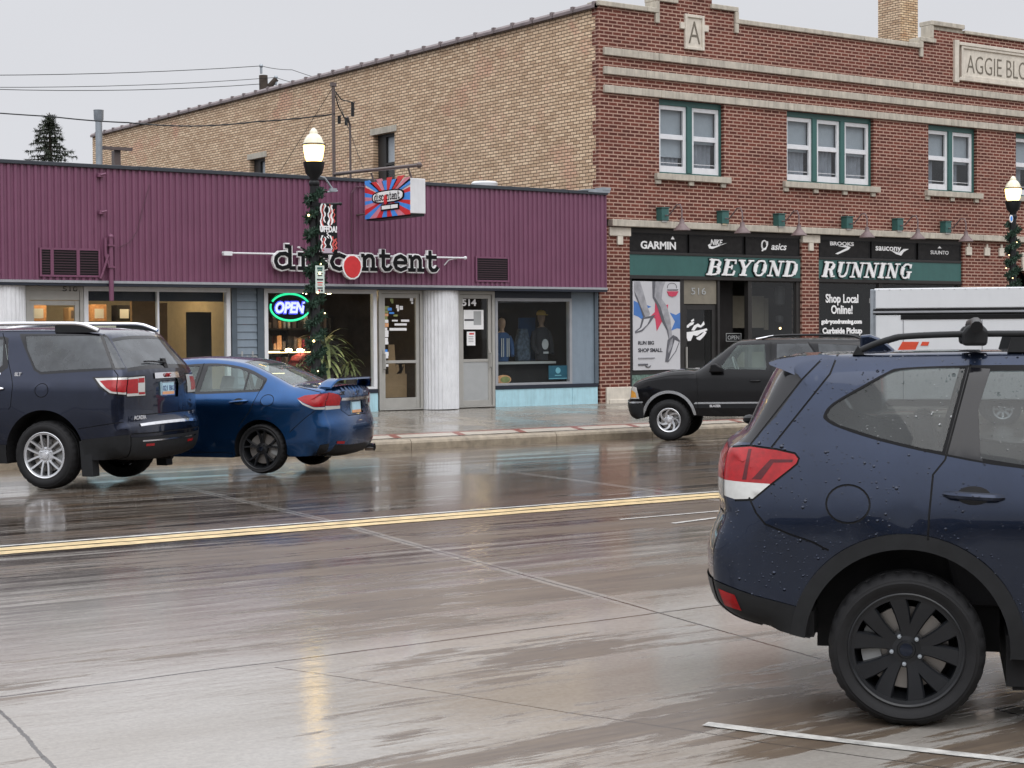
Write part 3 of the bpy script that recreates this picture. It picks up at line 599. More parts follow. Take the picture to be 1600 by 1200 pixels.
l = atY(347, 395, 30.56); r = atY(727, 403, 30.56); b = MB(); b.tube([l, r], .018, 8); b.box(l.x+.02, l.x+.2, 30.52, 30.6, l.z-.05, l.z+.03); b.ball((r.x, 30.56, r.z), .04)
for k in (.04, .5, .97): p = l+(r-l)*k; b.tube([p, p+Vector((0, .16, -.02))], .014, 6)
p = l+(r-l)*.97; b.tube([p, p+Vector((-.22, .05, -.05)), p+Vector((-.3, .1, -.16))], .012, 6)
into(b.build('mounting_rail', M['white'], smooth=True), sg)

# ------------------------------------------------------------------ projecting box sign and its mast
mp_ = atY(522, 272, 31.45); XS = mp_.x
bf = atX(655, 258, XS); bt = atX(522, 131, XS)
ms = thing('sign_mast', 'thin rusty service mast with a long arm out over the pavement behind the shop parapet', 'mast', (XS, 31.45, 4.65))
b = MB(); b.tube([(XS, 31.45, 4.65), (XS, 31.45, bt.z)], .036, 10); b.box(XS-.05, XS+.05, 31.40, 31.50, bt.z-.05, bt.z+.03); into(b.build('mast_pole', M['brown'], smooth=True), ms)
b = MB(); b.tube([(XS, 31.45, mp_.z), (XS, bf.y, bf.z)], .035, 10); b.ball((XS, bf.y, bf.z), .06); into(b.build('arm', M['brown'], smooth=True), ms)
p2 = atY(547, 196, 31.7); b = MB(); b.tube([(p2.x, 31.7, 4.65), (p2.x, 31.7, p2.z), (p2.x-.12, 31.6, p2.z+.16)], .024, 8); into(b.build('service_pipe', M['brown'], smooth=True), ms)
b = MB()
for (px, py) in ((530, 187), (541, 190), (551, 166), (551, 176)): q = atY(px, py, 31.6); b.tube([q+Vector((0, 0, .08)), q-Vector((0, 0, .08))], .035, 8); b.tube([q, q+Vector((.1, .1, .1))], .012, 6)
q0 = atY(551, 160, 31.6); b.tube([(XS, 31.45, bt.z-.1), (XS+.15, 31.5, bt.z-.45), tuple(atY(541, 190, 31.6))], .012, 6); b.tube([(XS, 31.45, bt.z-.1), (XS+.22, 31.5, bt.z-.3), tuple(q0)], .012, 6)
into(b.build('insulators', M['blackmetal'], smooth=True), ms)
b = MB(); b.tube([(XS, 31.45, bt.z-.05), tuple(atX(567, 262, XS+.01))], .006, 5); b.tube([(XS, 31.45, bt.z-.05), tuple(atY(438, 268, 32.5))], .006, 5); into(b.build('guy_wire', M['blackmetal']), ms)
y_n = atX(641, 300, XS).y; y_f = atX(571, 310, XS).y; zt = atX(641, 278, XS).z; zb = atX(641, 333, XS).z
xw = (atY(665, 305, y_n).x-XS)
bs = thing('projecting_sign', 'box sign with red and blue sunburst faces hanging over the pavement from a mast arm', 'sign', (XS, (y_n+y_f)/2, zb))
b = MB(); b.box(XS, XS+xw, y_n, y_f, zb, zt); into(b.build('cabinet', M['white'], bevel=.012), bs)
b = MB(); b.box(XS+.02, XS+xw-.02, y_n+.02, y_f, zb-.05, zb-.001); into(b.build('cabinet_base', M['blackmetal']), bs)
# sunburst face: rays fan from the middle, with a jagged top edge
cy, cz = (y_n+y_f)/2, (zb+zt)/2; hy, hz = (y_f-y_n)/2, (zt-zb)/2+.02
def edgept(a):
    u, v = math.cos(a), math.sin(a); k = min(1/abs(u) if abs(u) > 1e-6 else 9, 1/abs(v) if abs(v) > 1e-6 else 9); return (cy-u*k*hy, cz+v*k*hz*(1.0 if v < 0 else 1.0))
b = MB(); nr = 28; hyp = XS-.012
cor = sorted([2*math.pi*i/nr for i in range(nr+1)]+[math.atan2(1, 1), math.atan2(1, -1), math.atan2(-1, -1)+2*math.pi, math.atan2(-1, 1)+2*math.pi])
for i in range(len(cor)-1):
    a0, a1 = cor[i], cor[i+1]; k = int(((a0+a1)/2)/(2*math.pi)*nr); b.m = (0, 1, 0, 2, 1)[k % 5] if math.cos((a0+a1)/2) > -.86 else (0, 2)[k % 2]
    p, q = edgept(a0), edgept(a1); up = .05 if (k % 2 == 0 and math.sin((a0+a1)/2) > .5) else 0
    b.add([(hyp, cy, cz), (hyp, p[0], p[1]+up), (hyp, q[0], q[1]+up), (XS-.002, cy, cz), (XS-.002, p[0], p[1]+up), (XS-.002, q[0], q[1]+up)], [(0, 1, 2), (1, 4, 5, 2), (0, 3, 4, 1)])
into(b.build('sunburst_face', [M['signblue'], M['signred'], M['pale_red']] if 'pale_red' in M else [M['signblue'], M['signred'], pbr('sign_pink', (.62, .22, .28), .4)]), bs)
def oval(cy_, cz_, a_, b_, n=24, pw=3.): return [(cy_+a_*abs(math.cos(t))**(2/pw)*(1 if math.cos(t) > 0 else -1), cz_+b_*abs(math.sin(t))**(2/pw)*(1 if math.sin(t) > 0 else -1)) for t in [2*math.pi*i/n for i in range(n)]]
b = MB(); b.prism(oval(cy-.05, cz+.04, hy*.72, hz*.36), XS-.024, XS-.012, 0); into(b.build('name_oval', M['glossblack']), bs)
b = MB(); b.prism(oval(cy-.05, cz+.04, hy*.66, hz*.29), XS-.030, XS-.023, 0); into(b.build('name_plate', M['signwhite']), bs)
b = MB(); b.box(XS-.026, XS-.013, cy-hy*.55, cy+hy*.25, cz-hz*.66, cz-hz*.30); into(b.build('tag_border', M['glossblack']), bs)
b = MB(); b.box(XS-.031, XS-.025, cy-hy*.50, cy-hy*.2, cz-hz*.58, cz-hz*.38); b.box(XS-.031, XS-.025, cy-hy*.17, cy+hy*.20, cz-hz*.58, cz-hz*.38); into(b.build('tag_plate', M['signwhite']), bs)
def small_word(word, y0, y1, z, h, X, parent, mat):
    tot = sum(GL[c][1] if c != 'o' else .9 for c in word); k = abs(y1-y0)/(tot*h); x = 0
    for ch in word:
        if ch != 'o':
            mb = MB(); strokes([([(p*k, q) for p, q in pl], w) for pl, w in GL[ch][0]], .17, x*h*k, 0, h, 0, .004, mb=mb)
            mb.v = [(X-.001-.004+yy, y0-xx, z+zz) for xx, yy, zz in mb.v]; into(mb.build('letter', mat), parent); x += GL[ch][1]
        else: x += .9
small_word('discontent', cy+hy*.52, cy-hy*.62, cz-.03, hz*.30, XS-.030, bs, M['glossblack'])
b = MB(); b.prism(oval(cy+.02, cz-.02, .07, .1, 12, 2), XS-.037, XS-.030, 0); into(b.build('red_dot', M['signred']), bs)
b = MB(); b.tube([(XS+.1, y_n+.1, zt), (XS+.02, y_n+.1, bf.z-.02)], .02, 6); b.tube([(XS+.1, y_f-.2, zt), (XS+.02, y_f-.2, bf.z+.0)], .02, 6); b.tube([(XS+.1, y_f, zb+.1), (XS+.1, 30.7, zb+.1)], .02, 6); into(b.build('hanger', M['brown']), bs)

# ------------------------------------------------------------------ things inside the shops
def neon():
    a = atY(453, 480, 31.16); t = thing('neon_sign', 'lit blue and green neon OPEN sign inside the shop window', 'sign', tuple(a)); hx = (atY(484, 480, 31.16).x-atY(423, 480, 31.16).x)/2; hz = .27
    b = MB(); b.prism([(p-a.x+a.x, q) for p, q in oval(a.x, a.z, hx*1.05, hz*1.1, 28, 2.2)], 31.19, 31.21); into(b.build('backing', M['glossblack']), t)
    b = MB()
    for s, e in ((.35, 2.7), (3.5, 5.9)): b.tube([(a.x+hx*math.cos(w), 31.15, a.z+hz*math.sin(w)) for w in np.linspace(s, e, 18)], .022, 8)
    b.tube([(a.x+hx*math.cos(w), 31.15, a.z+hz*math.sin(w)) for w in np.linspace(2.9, 3.5, 6)], .02, 8)
    into(b.build('green_tube', M['neongreen'], smooth=True), t)
    o = text('letters', 'OPEN', .30, M['neonwhite'], (a.x-hx*.80, 31.14, a.z-.11), (1, 0, 0), (0, 0, 1), None, .006, .010, .2); xs = [v.co.x for v in o.data.vertices]; k = hx*1.5/(max(xs)-min(xs))
    for v in o.data.vertices: v.co.x = a.x-hx*.76+(v.co.x-min(xs))*k
    into(o, t)
    o = text('letter_glow_tube', 'OPEN', .30, M['neonblue'], (a.x-hx*.80, 31.155, a.z-.11), (1, 0, 0), (0, 0, 1), None, .004, .030, .2)
    for v in o.data.vertices: v.co.x = a.x-hx*.76+(v.co.x-min(xs))*k
    into(o, t)
neon()
# lit counters in the left shop
for i, (x0, x1, lab) in enumerate(((11.25, 12.45, 'lit glass display case behind the glazed left shop door'), (12.6, 14.1, 'longer lit glass display case behind the left shop window'))):
    t = thing('display_case', lab, 'display case', (x0, 33.4, .27)); b = MB(); b.box(x0, x1, 33.4, 34.0, .27, 1.45); into(b.build('base', M['shopdark']), t)
    b = MB(); frame(b, x0, x1, 1.452, 2.12, .03, 33.4, 33.43); b.box(x0, x1, 33.42, 34.0, 2.10, 2.14); into(b.build('case_frame', M['alu']), t)
    b = MB(); b.box(x0+.05, x1-.05, 33.5, 33.54, 2.04, 2.08); into(b.build('lit_tube', M['tube']), t)
    b = MB(); b.box(x0+.02, x1-.02, 33.95, 33.99, 1.46, 2.09); into(b.build('lit_back', pbr('case_back', (.55, .58, .5), .6, emit=(.8, .85, .7), estr=.25)), t)
    b = MB(); random.seed(i)
    x = x0+.08
    while x < x1-.15:
        w = random.uniform(.06, .13); h = random.uniform(.12, .3); b.m = random.randint(0, 2); b.box(x, x+w, 33.55, 33.7, 1.46, 1.46+h); x += w+.03
    into(b.build('goods', [M['white'], M['dgrey'], M['yucca']]), t)
    random.seed(20+i); x = x0+.2
    for k in range(2 if i == 0 else 3):
        s = random.uniform(.24, .36); q = thing('boxed_item', '', 'box', (x, 33.6, 2.14)); q['label'] = ('brown carton on the display case behind the left shop door', 'orange printed carton on the display case behind the left shop door', 'brown carton standing on the longer display case', 'tilted orange box on the longer display case in the window', 'small dark carton at the end of the longer display case')[k+2*i]
        b = MB(); b.box(x, x+s, 33.55, 33.85, 2.141, 2.141+s*1.05); into(b.build('carton', [M['cardboard'], M['plate_o'], M['cardboard'], M['plate_o'], M['shopdark']][k+2*i], bevel=.01), q)
        b = MB(); b.box(x+s*.2, x+s*.8, 33.545, 33.55, 2.2, 2.2+s*.6); into(b.build('print', M['signwhite'] if k else M['brown']), q); x += s+.22
b = MB(); b.box(13.75, 14.25, 32.6, 32.7, .27, 2.6); b.box(14.27, 14.55, 32.7, 32.75, .27, 2.5); tag(b.build('partition', M['cardboard']), 'brown timber partition behind the left shop window', 'partition')
b = MB(); b.box(14.2, 14.45, 31.5, 31.52, .8, 1.12); tag(b.build('green_poster', pbr('poster_green', (.10, .45, .16), .6)), 'small bright green poster low in the left shop window', 'poster')
b = MB(); b.box(14.47, 15.0, 31.6, 31.64, .72, 2.3); tag(b.build('black_curtain', M['shopdark']), 'black backing board behind the right end of the left shop window', 'board')
for i, (px, py, lab) in enumerate(((478, 456.5, 'warm round ceiling lamp behind the top of the middle shop window, left of the post'), (513, 456.5, 'warm round ceiling lamp behind the top of the middle shop window, right of the post'), (451, 547, 'small warm lamp low in the middle shop, left of two'), (469, 547, 'small warm lamp low in the middle shop, right of two'))):
    q = atY(px, py, 32.45); t = thing('shop_lamp', lab, 'lamp', tuple(q), group='warm lamps inside the middle shop'); b = MB(); b.ball(tuple(q), .075 if i < 2 else .06, 12, (1.3, 1, .6)); into(b.build('bulb', M['shoplight'], smooth=True), t)
    b = MB(); b.tube([q, Vector((q.x, q.y, 2.9 if i < 2 else q.z-.25))], .012, 6); into(b.build('stem', M['blackmetal']), t)
# shelves of goods in the middle shop
for r, (y, z0) in enumerate(((32.7, .3), (34.6, .3))):
    t = thing('shop_shelf', ('front shelf unit of small orange and dark goods in the middle shop', 'rear shelf unit of small goods in the middle shop')[r], 'shelf', (16.1, y, z0)); b = MB()
    for z in (.6, 1.05, 1.5, 1.95): b.box(16.0, 18.3, y, y+.4, z, z+.03)
    b.box(15.97, 16.0, y, y+.4, .3, 2.2); b.box(18.3, 18.33, y, y+.4, .3, 2.2); into(b.build('shelving', M['shopdark']), t); b = MB(); random.seed(31+r)
    for z in (.63, 1.08, 1.53, 1.98):
        x = 16.05
        while x < 18.2: w = random.uniform(.05, .12); b.m = random.choice([0, 1, 1, 2, 3, 4]); b.box(x, x+w, y+.02, y+.2, z, z+random.uniform(.12, .3)); x += w+random.uniform(.01, .06)
    into(b.build('goods', [M['plate_o'], M['brown'], M['shopdark'], M['pink'], M['dgrey']]), t)
    b = MB(); b.box(16.2, 18.1, y+.02, y+.05, 1.46, 1.48); b.box(16.4, 17.2, y+.0, y+.03, 1.02, 1.035); into(b.build('shelf_light', M['bulb']), t)
b = MB(); b.box(17.3, 17.9, 32.3, 32.9, .28, 1.25); b.ball((17.6, 32.55, 1.3), .33, 12, (1, .8, .5)); tag(b.build('red_armchair', pbr('red_fabric', (.26, .03, .04), .8), smooth=True), 'dark red upholstered seat behind the houseplant in the middle shop', 'chair')
def plant(x, y, z, h, n, lab, seed, pot=True, drop=.6, wl=.024):
    random.seed(seed); t = thing('houseplant', lab, 'plant', (x, y, z)); b = MB()
    b.lathe([(0, 0), (.13, 0), (.17, .28), (.14, .28), (.13, .24), (0, .24)], (x, y, z), 14); into(b.build('pot', M['brown'], smooth=True), t)
    b = MB(); b.tube([(x, y, z+.24), (x+.02, y, z+h*.55)], .03, 7); into(b.build('stem', M['bark']), t); b = MB()
    for i in range(n):
        a = random.uniform(0, 6.283); l = random.uniform(.4, .75)*h*.7; zz = z+h*random.uniform(.3, .6); dx, dy = math.cos(a), math.sin(a); up = random.uniform(-.2, 1.0); pts = []
        for k in range(6):
            u = k/5; pts.append(Vector((x+dx*l*u*.8, y+dy*l*u*.8, zz+l*(up*u-drop*u*u))))
        for k in range(5):
            w0 = wl*math.sin(math.pi*(k+.4)/6); w1 = wl*math.sin(math.pi*(k+1.4)/6); s = Vector((-dy, dx, 0)); b.add([pts[k]-s*w0, pts[k]+s*w0, pts[k+1]+s*w1, pts[k+1]-s*w1], [(0, 1, 2, 3)])
    into(b.build('leaves', M['yucca']), t)
plant(17.55, 31.55, .72, 1.75, 80, 'tall spiky houseplant in the right half of the middle shop window', 5, wl=.038)
plant(16.95, 31.6, .72, .8, 60, 'low bushy houseplant beside the tall spiky one in the shop window', 6, drop=.9)
plant(18.15, 31.6, .72, .95, 50, 'short leafy houseplant by the shop door in the window corner', 8, drop=.8)
# mannequins: torso, neck and head as one body
def mannequin(px, zb_, h, skin, cloth, lab, cap=None, stripe=False):
    a = atY(px, 540, 31.7); x, y = a.x, 31.7; t = thing('mannequin', lab, 'mannequin', (x, y, zb_)); b = MB(); n = 18
    prof = [(0, .13, .10), (.12, .15, .11), (.3, .165, .115), (.46, .185, .115), (.56, .19, .10), (.62, .12, .08), (.65, .055, .055), (.71, .05, .055), (.735, .06, .075), (.78, .072, .092), (.83, .077, .098), (.88, .072, .094), (.925, .05, .066), (.945, .0, .0)]
    vs = []; fs = []
    for (z, a_, c_) in prof:
        for k in range(n):
            w = 2*math.pi*k/n; fx = a_*math.cos(w); fy = c_*math.sin(w)
            if .73 < z < .9: fy -= (.012 if math.sin(w) < -.8 else 0)
            vs.append((x+fx, y+fy, zb_+z*h/.95))
    for i in range(len(prof)-1):
        for k in range(n): fs.append((i*n+k, i*n+(k+1) % n, (i+1)*n+(k+1) % n, (i+1)*n+k))
    b.add(vs, fs)
    zz = zb_+.815*h/.95; b.prism([(x-.012, zz-.03), (x+.012, zz-.03), (x+.006, zz+.02), (x-.006, zz+.02)], y-.125, y-.09)   # nose
    o = into(b.build('body', M[skin], smooth=True), t)
    b = MB(); k1 = h/.95
    vs = []; fs = []; cp = [(0, .16, .125), (.12, .17, .13), (.3, .18, .13), (.46, .2, .13), (.56, .203, .115), (.615, .135, .095), (.63, .085, .08)]
    for (z, a_, c_) in cp:
        for k in range(n): w = 2*math.pi*k/n; vs.append((x+a_*math.cos(w), y+c_*math.sin(w), zb_+z*k1))
    for i in range(len(cp)-1):
        for k in range(n): fs.append((i*n+k, i*n+(k+1) % n, (i+1)*n+(k+1) % n, (i+1)*n+k))
    b.add(vs, fs)
    for s in (-1, 1): b.tube([(x+s*.19, y, zb_+.54*k1), (x+s*.24, y-.01, zb_+.42*k1), (x+s*.26, y-.03, zb_+.26*k1), (x+s*.2, y-.13, zb_+.12*k1)], [.06, .065, .055, .045], 10)
    into(b.build('shirt', M[cloth], smooth=True), t)
    b = MB()
    if stripe:
        for q in (-.1, -.05, .05, .1): b.box(x+q-.012, x+q+.012, y-.142, y-.135, zb_+.1*k1, zb_+.5*k1)
    else: b.prism(oval(x, zb_+.3*k1, .09, .12, 12, 2), y-.15, y-.135); b.box(x-.05, x+.09, y-.149, y-.136, zb_+.12*k1, zb_+.16*k1)
    into(b.build('shirt_print', M['cloth_w'], smooth=False), t)
    if cap:
        b = MB(); b.lathe([(.105, 0), (.11, .03), (.10, .075), (.06, .11), (0, .12)], (x, y, zb_+.86*k1), 16); b.prism([(x-.08, y-.09), (x+.08, y-.09), (x+.06, y-.18), (x-.06, y-.18)], zb_+.86*k1, zb_+.87*k1, 2); into(b.build('cap', M[cap], smooth=True), t)
mannequin(784, 1.22, .98, 'skin', 'cloth_b', 'bald tan mannequin in a striped shirt at the left of the shop window', stripe=True)
mannequin(846, 1.24, 1.12, 'skin_d', 'cloth_k', 'mannequin in a yellow cap and black printed shirt in the shop window', cap='cloth_y')
t = thing('display_table', 'dark window table carrying the mannequins in the right shop window', 'table', (21.6, 31.5, .3)); b = MB(); b.box(21.52, 23.4, 31.4, 32.0, 1.16, 1.21); into(b.build('tabletop', M['dgrey']), t); b = MB(); b.box(21.52, 23.4, 31.55, 31.6, .3, 1.159); into(b.build('front_panel', M['shopdark']), t)
b = MB(); b.box(22.85, 23.3, 32.05, 32.1, 1.22, 2.2); tag(b.build('blue_board', M['cloth_b']), 'plain dark blue board behind the capped mannequin', 'board')
b = MB(); a = atY(816, 520, 31.8); b.prism([(a.x-.17, 1.22), (a.x+.17, 1.22), (a.x+.2, 1.6), (a.x+.1, 1.95), (a.x-.1, 1.95), (a.x-.2, 1.6)], 31.72, 31.86); tag(b.build('hanging_shirt', pbr('dark_print_cloth', (.05, .07, .10), .9, vary=.7, scale=14), bevel=.03), 'dark printed shirt displayed between the two mannequins', 'shirt')
b = MB(); a = atY(784, 593, 31.3); b.prism(oval(a.x, a.z, .2, .1, 20, 2), 31.22, 31.26); o = tag(b.build('round_board', M['plate_o']), 'oval orange and green board lying in the window corner by the grey door', 'board'); b = MB(); b.prism(oval(a.x+.04, a.z, .13, .07, 20, 2), 31.215, 31.22); b.build('print', M['yucca'], o)
b = MB(); a = atY(871, 583, 31.12); b.box(a.x-.26, a.x+.26, 31.1, 31.105, a.z-.14, a.z+.17); o = tag(b.build('blue_sticker', pbr('sticker_blue', (.01, .10, .16), .5)), 'small blue sticker sign at the bottom right of the mannequin window', 'sticker')
b = MB(); b.lathe([(0, 0), (.07, 0), (.07, .004), (0, .004)], (a.x, 31.095, a.z+.06), 14, 'y'); b.box(a.x-.09, a.x+.09, 31.094, 31.099, a.z-.06, a.z-.04); b.box(a.x-.25, a.x+.25, 31.094, 31.099, a.z-.125, a.z-.11); b.build('print', pbr('sticker_pale', (.2, .5, .62), .5), o)
# things on the low roof
v0 = atY(154, 172, 42.); b = MB(); t = thing('roof_vent_pipe', 'tall galvanised vent pipe with a slotted cap on the low roof', 'vent pipe', (v0.x, 42, 4.65)); b.lathe([(.0, 4.65), (.085, 4.65), (.085, v0.z-.30), (.0, v0.z-.30)], (v0.x, 42, 0), 16); b.lathe([(.10, 5.85), (.10, 5.9), (.085, 5.9)], (v0.x, 42, 0), 16); into(b.build('pipe', M['galv'], smooth=True), t)
b = MB(); b.lathe([(.085, v0.z-.30), (.12, v0.z-.24), (.125, v0.z-.02), (.13, v0.z), (0, v0.z)], (v0.x, 42, 0), 16, mod=lambda i, j, r: r*(.93 if (j % 4 == 0 and i in (1, 2)) else 1)); into(b.build('vent_cap', M['galv'], smooth=True), t)
q = atY(757, 288, 33.); b = MB(); b.lathe([(0, 4.65), (.2, 4.65), (.2, q.z-.06), (.3, q.z-.06), (.31, q.z+.02), (.27, q.z+.06), (0, q.z+.07)], (q.x, 33, 0), 20); tag(b.build('roof_exhaust', M['white'], smooth=True), 'white mushroom exhaust cap peeping over the low parapet', 'vent')
b = MB(); b.box(v0.x+.13, v0.x+.9, 42, 42.1, 6.6, 6.68); b.box(v0.x+.45, v0.x+.62, 42.1, 42.3, 4.65, 6.6); tag(b.build('roof_duct', M['brown']), 'narrow brown flue beside the tall vent pipe on the low roof', 'flue')

# ------------------------------------------------------------------ two-storey brick block
XB = 24.35
bb = thing('brick_building', 'two-storey red brick block with pale stone bands and a tan brick side wall', 'building', (32, YF, .2))
def PB(mb, name, mat, **k): return P(mb, name, mat, bb, **k)
def wall(x0, x1, z0, z1, holes, y, depth, mb):
    xs = sorted({x0, x1, *[h[0] for h in holes], *[h[1] for h in holes]}); zs = sorted({z0, z1, *[h[2] for h in holes], *[h[3] for h in holes]})
    for i in range(len(xs)-1):
        for k in range(len(zs)-1):
            cx, cz = (xs[i]+xs[i+1])/2, (zs[k]+zs[k+1])/2
            if any(h[0] < cx < h[1] and h[2] < cz < h[3] for h in holes): continue
            mb.add([(xs[i], y, zs[k]), (xs[i+1], y, zs[k]), (xs[i+1], y, zs[k+1]), (xs[i], y, zs[k+1])], [(0, 1, 2, 3)])
    for h in holes:
        a, b_, c, d = h; mb.add([(a, y, c), (b_, y, c), (b_, y, d), (a, y, d), (a, y+depth, c), (b_, y+depth, c), (b_, y+depth, d), (a, y+depth, d)], [(0, 4, 5, 1), (1, 5, 6, 2), (2, 6, 7, 3), (3, 7, 4, 0)])
XE = 62.
wins = [(26.13, 28.15, 5.55, 7.295, 2), (30.23, 33.30, 5.55, 7.295, 3), (35.37, 37.30, 5.55, 7.295, 2), (38.92, 41.2, 5.55, 7.295, 2), (43.4, 46.4, 5.55, 7.295, 3)]
b = MB(); wall(XB, XE, 4.43, 9.25, [w[:4] for w in wins], YF, .22, b)
# stepped parapet
for x0, x1, z in ((26.1, 28.48, 9.52), (26.62, 27.78, 9.80), (35.12, 48.0, 9.42), (35.5, 47.6, 9.78)):
    zb0 = 9.25 if z in (9.52, 9.42) else (9.52 if z == 9.80 else 9.42); b.box(x0, x1, YF, YF+.3, zb0, z)
front = PB(b, 'front_wall', M['redbrick'])
b = MB(); b.box(24.35, 26.1, YF+.001, YF+.3, 9.2, 9.249); b.box(28.48, 35.12, YF+.001, YF+.3, 9.2, 9.249); PB(b, 'parapet_back', M['redbrick'])
b = MB()
for x0, x1, z in ((24.30, 26.02, 9.25), (28.55, 35.05, 9.25), (48.1, 62, 9.25)):
    x = x0
    while x < x1-.05: e = min(x+1.45, x1); b.box(x+.004, e-.004, YF-.07, YF+.36, z, z+.11); x = e
for x0, x1, z in ((26.0, 26.68, 9.53), (27.72, 28.58, 9.53), (35.02, 35.6, 9.43), (47.5, 48.1, 9.43)): b.box(x0, x1, YF-.07, YF+.36, z, z+.11)
for x0, x1, z in ((26.6, 27.8, 9.81), (35.42, 36.72, 9.89), (46.4, 47.7, 9.89)): b.box(x0, x1, YF-.08, YF+.36, z, z+.12)
for x in (26.0, 28.48, 35.0): b.box(x, x+.12, YF-.06, YF+.31, 9.02, 9.249); b.box(x+.005, x+.115, YF-.065, YF+.35, 9.251, 9.529 if x < 30 else 9.429)
b.box(35.42, 35.52, YF-.06, YF+.31, 9.55, 9.885); b.box(36.74, 46.4, YF-.07, YF+.36, 9.785, 9.87); b.box(35.52, 36.73, YF+.0, YF+.3, 9.785, 9.889)
PB(b, 'parapet_coping', M['stone'], bevel=.012)
for i, (z0, z1) in enumerate(((8.15, 8.32), (7.72, 7.89), (7.30, 7.47))):
    b = MB(); x = 24.47; random.seed(i)
    while x < 61: e = x+random.uniform(1.15, 1.7); b.box(x+.003, e-.003, YF-.075, YF+.05, z0, z1); x = e
    PB(b, 'belt_course', M['stone'], bevel=.01)
b = MB(); x = 24.62; random.seed(9)
while x < 61: e = x+random.uniform(1.5, 2.2); b.box(x+.003, e-.003, YF-.15, YF+.05, 4.275, 4.43); x = e
PB(b, 'cornice', M['stone'], bevel=.012)
# upper windows
for (x0, x1, z0, z1, nn) in wins:
    b = MB(); y0, y1 = YF+.10, YF+.2; frame(b, x0, x1, z0, z1, .06, y0, y1, wb=.05, wt=.13); w = (x1-x0-.12)/nn
    for k in range(1, nn): b.box(x0+.06+k*w-.075, x0+.06+k*w+.075, y0-.02, y1, z0+.05, z1-.13)
    f = PB(b, 'window', M['green'], bevel=.004)
    for k in range(nn):
        a = x0+.06+k*w+(.076 if k else .0); c = x0+.06+(k+1)*w-(.076 if k < nn-1 else 0); zb0, zt0 = z0+.05, z1-.131; zm = (zb0+zt0)/2+.04
        b = MB(); frame(b, a, c, zb0, zt0, .09, y0+.03, y1-.01, wb=.15, wt=.10); b.box(a+.09, c-.09, y0+.035, y1-.012, zm-.045, zm+.045); b.box(a+.09, c-.09, y0+.06, y1-.03, zm+.05, zm+.075); b.box(a+.09, c-.09, y0+.06, y1-.03, zb0+.22, zb0+.235)
        s = b.build('sash', M['white'], f, bevel=.006)
        pane(a+.09, c-.09, zb0+.15, zt0-.10, y0+.075, M['upglass'], f)
        q = MB(); random.seed(int(a*10)); lo = zm-.02 if (nn == 3 and k != 0) or x0 > 35 else zm-.45
        q.box(a+.05, c-.05, y1+.06, y1+.07, lo if random.random() < .6 else zm-.1, zt0); o = q.build('blind', M['blind'], f)
        q = MB(); m = 14
        pts = [(a+.04+(c-a-.08)*i/m*(.9 if x0 < 35 else .5), y1+.12+.03*math.sin(i*2.1)) for i in range(m+1)]
        q.add([(x, y, zb0) for x, y in pts]+[(x, y, zt0) for x, y in pts], [(i, i+1, m+2+i, m+1+i) for i in range(m)]); q.build('curtain', M['curtain'], f, smooth=True)
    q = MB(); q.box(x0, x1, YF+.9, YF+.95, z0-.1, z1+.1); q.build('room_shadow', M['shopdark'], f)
    b = MB(); n = 3 if nn == 3 else 2; L_ = (x1-x0+.30)/n
    for k in range(n): b.box(x0-.15+k*L_+.003, x0-.15+(k+1)*L_-.003, YF-.11, YF+.1, z0-.145, z0-.004)
    for k in range(nn+1): x = x0-.06+(x1-x0)*k/nn; b.box(x-.075, x+.075, YF-.06, YF+.02, z0-.25, z0-.147)
    PB(b, 'window_sill', M['stone'], bevel=.008)
# side wall of tan brick, red quoin return at the corner
b = MB(); WN = [(39.87, 41.0, 5.0, 7.30), (47.42, 48.46, 5.0, 7.28)]
ys = sorted({YF, 61.2, *[w[0] for w in WN], *[w[1] for w in WN]}); zs = [-.3, 5.0, 7.28, 7.30, 9.2]
for i in range(len(ys)-1):
    for k in range(len(zs)-1):
        cy_, cz_ = (ys[i]+ys[i+1])/2, (zs[k]+zs[k+1])/2
        if any(w[0] < cy_ < w[1] and w[2] < cz_ < w[3] for w in WN): continue
        b.add([(XB, ys[i], zs[k]), (XB, ys[i+1], zs[k]), (XB, ys[i+1], zs[k+1]), (XB, ys[i], zs[k+1])], [(0, 3, 2, 1)])
for w in WN: b.add([(XB, w[0], w[2]), (XB, w[1], w[2]), (XB, w[1], w[3]), (XB, w[0], w[3]), (XB+.3, w[0], w[2]), (XB+.3, w[1], w[2]), (XB+.3, w[1], w[3]), (XB+.3, w[0], w[3])], [(0, 1, 5, 4), (1, 2, 6, 5), (2, 3, 7, 6), (3, 0, 4, 7)])
PB(b, 'side_wall', M['tanbrick'])
b = MB(); z = .0845*50+.0; k = 0
z = 5.0+(.0845*59-5.0)
z = .0845*3; i = 0
while z < 9.15: e = min(9.25, z+.0845*4); w = .11 if i % 2 else .23; b.box(XB-.006, XB+.05, YF+.001, YF+w, z, e); z = e; i += 1
PB(b, 'corner_quoin', M['redbrick_y'])
b = MB(); y = YF+.02; i = 0
while y < 61.1:
    e = min(y+.80, 61.2); b.prism([(XB-.10, 9.20), (XB+.12, 9.20), (XB+.12, 9.30), (XB-.04, 9.335), (XB-.10, 9.27)], y+.0, e-.015, 1); b.box(XB-.108, XB+.12, y, y+.09, 9.20, 9.347); y = e
PB(b, 'tile_coping', pbr('clay_coping', (.17, .135, .135), .5, vary=.3, scale=3), bevel=.006)
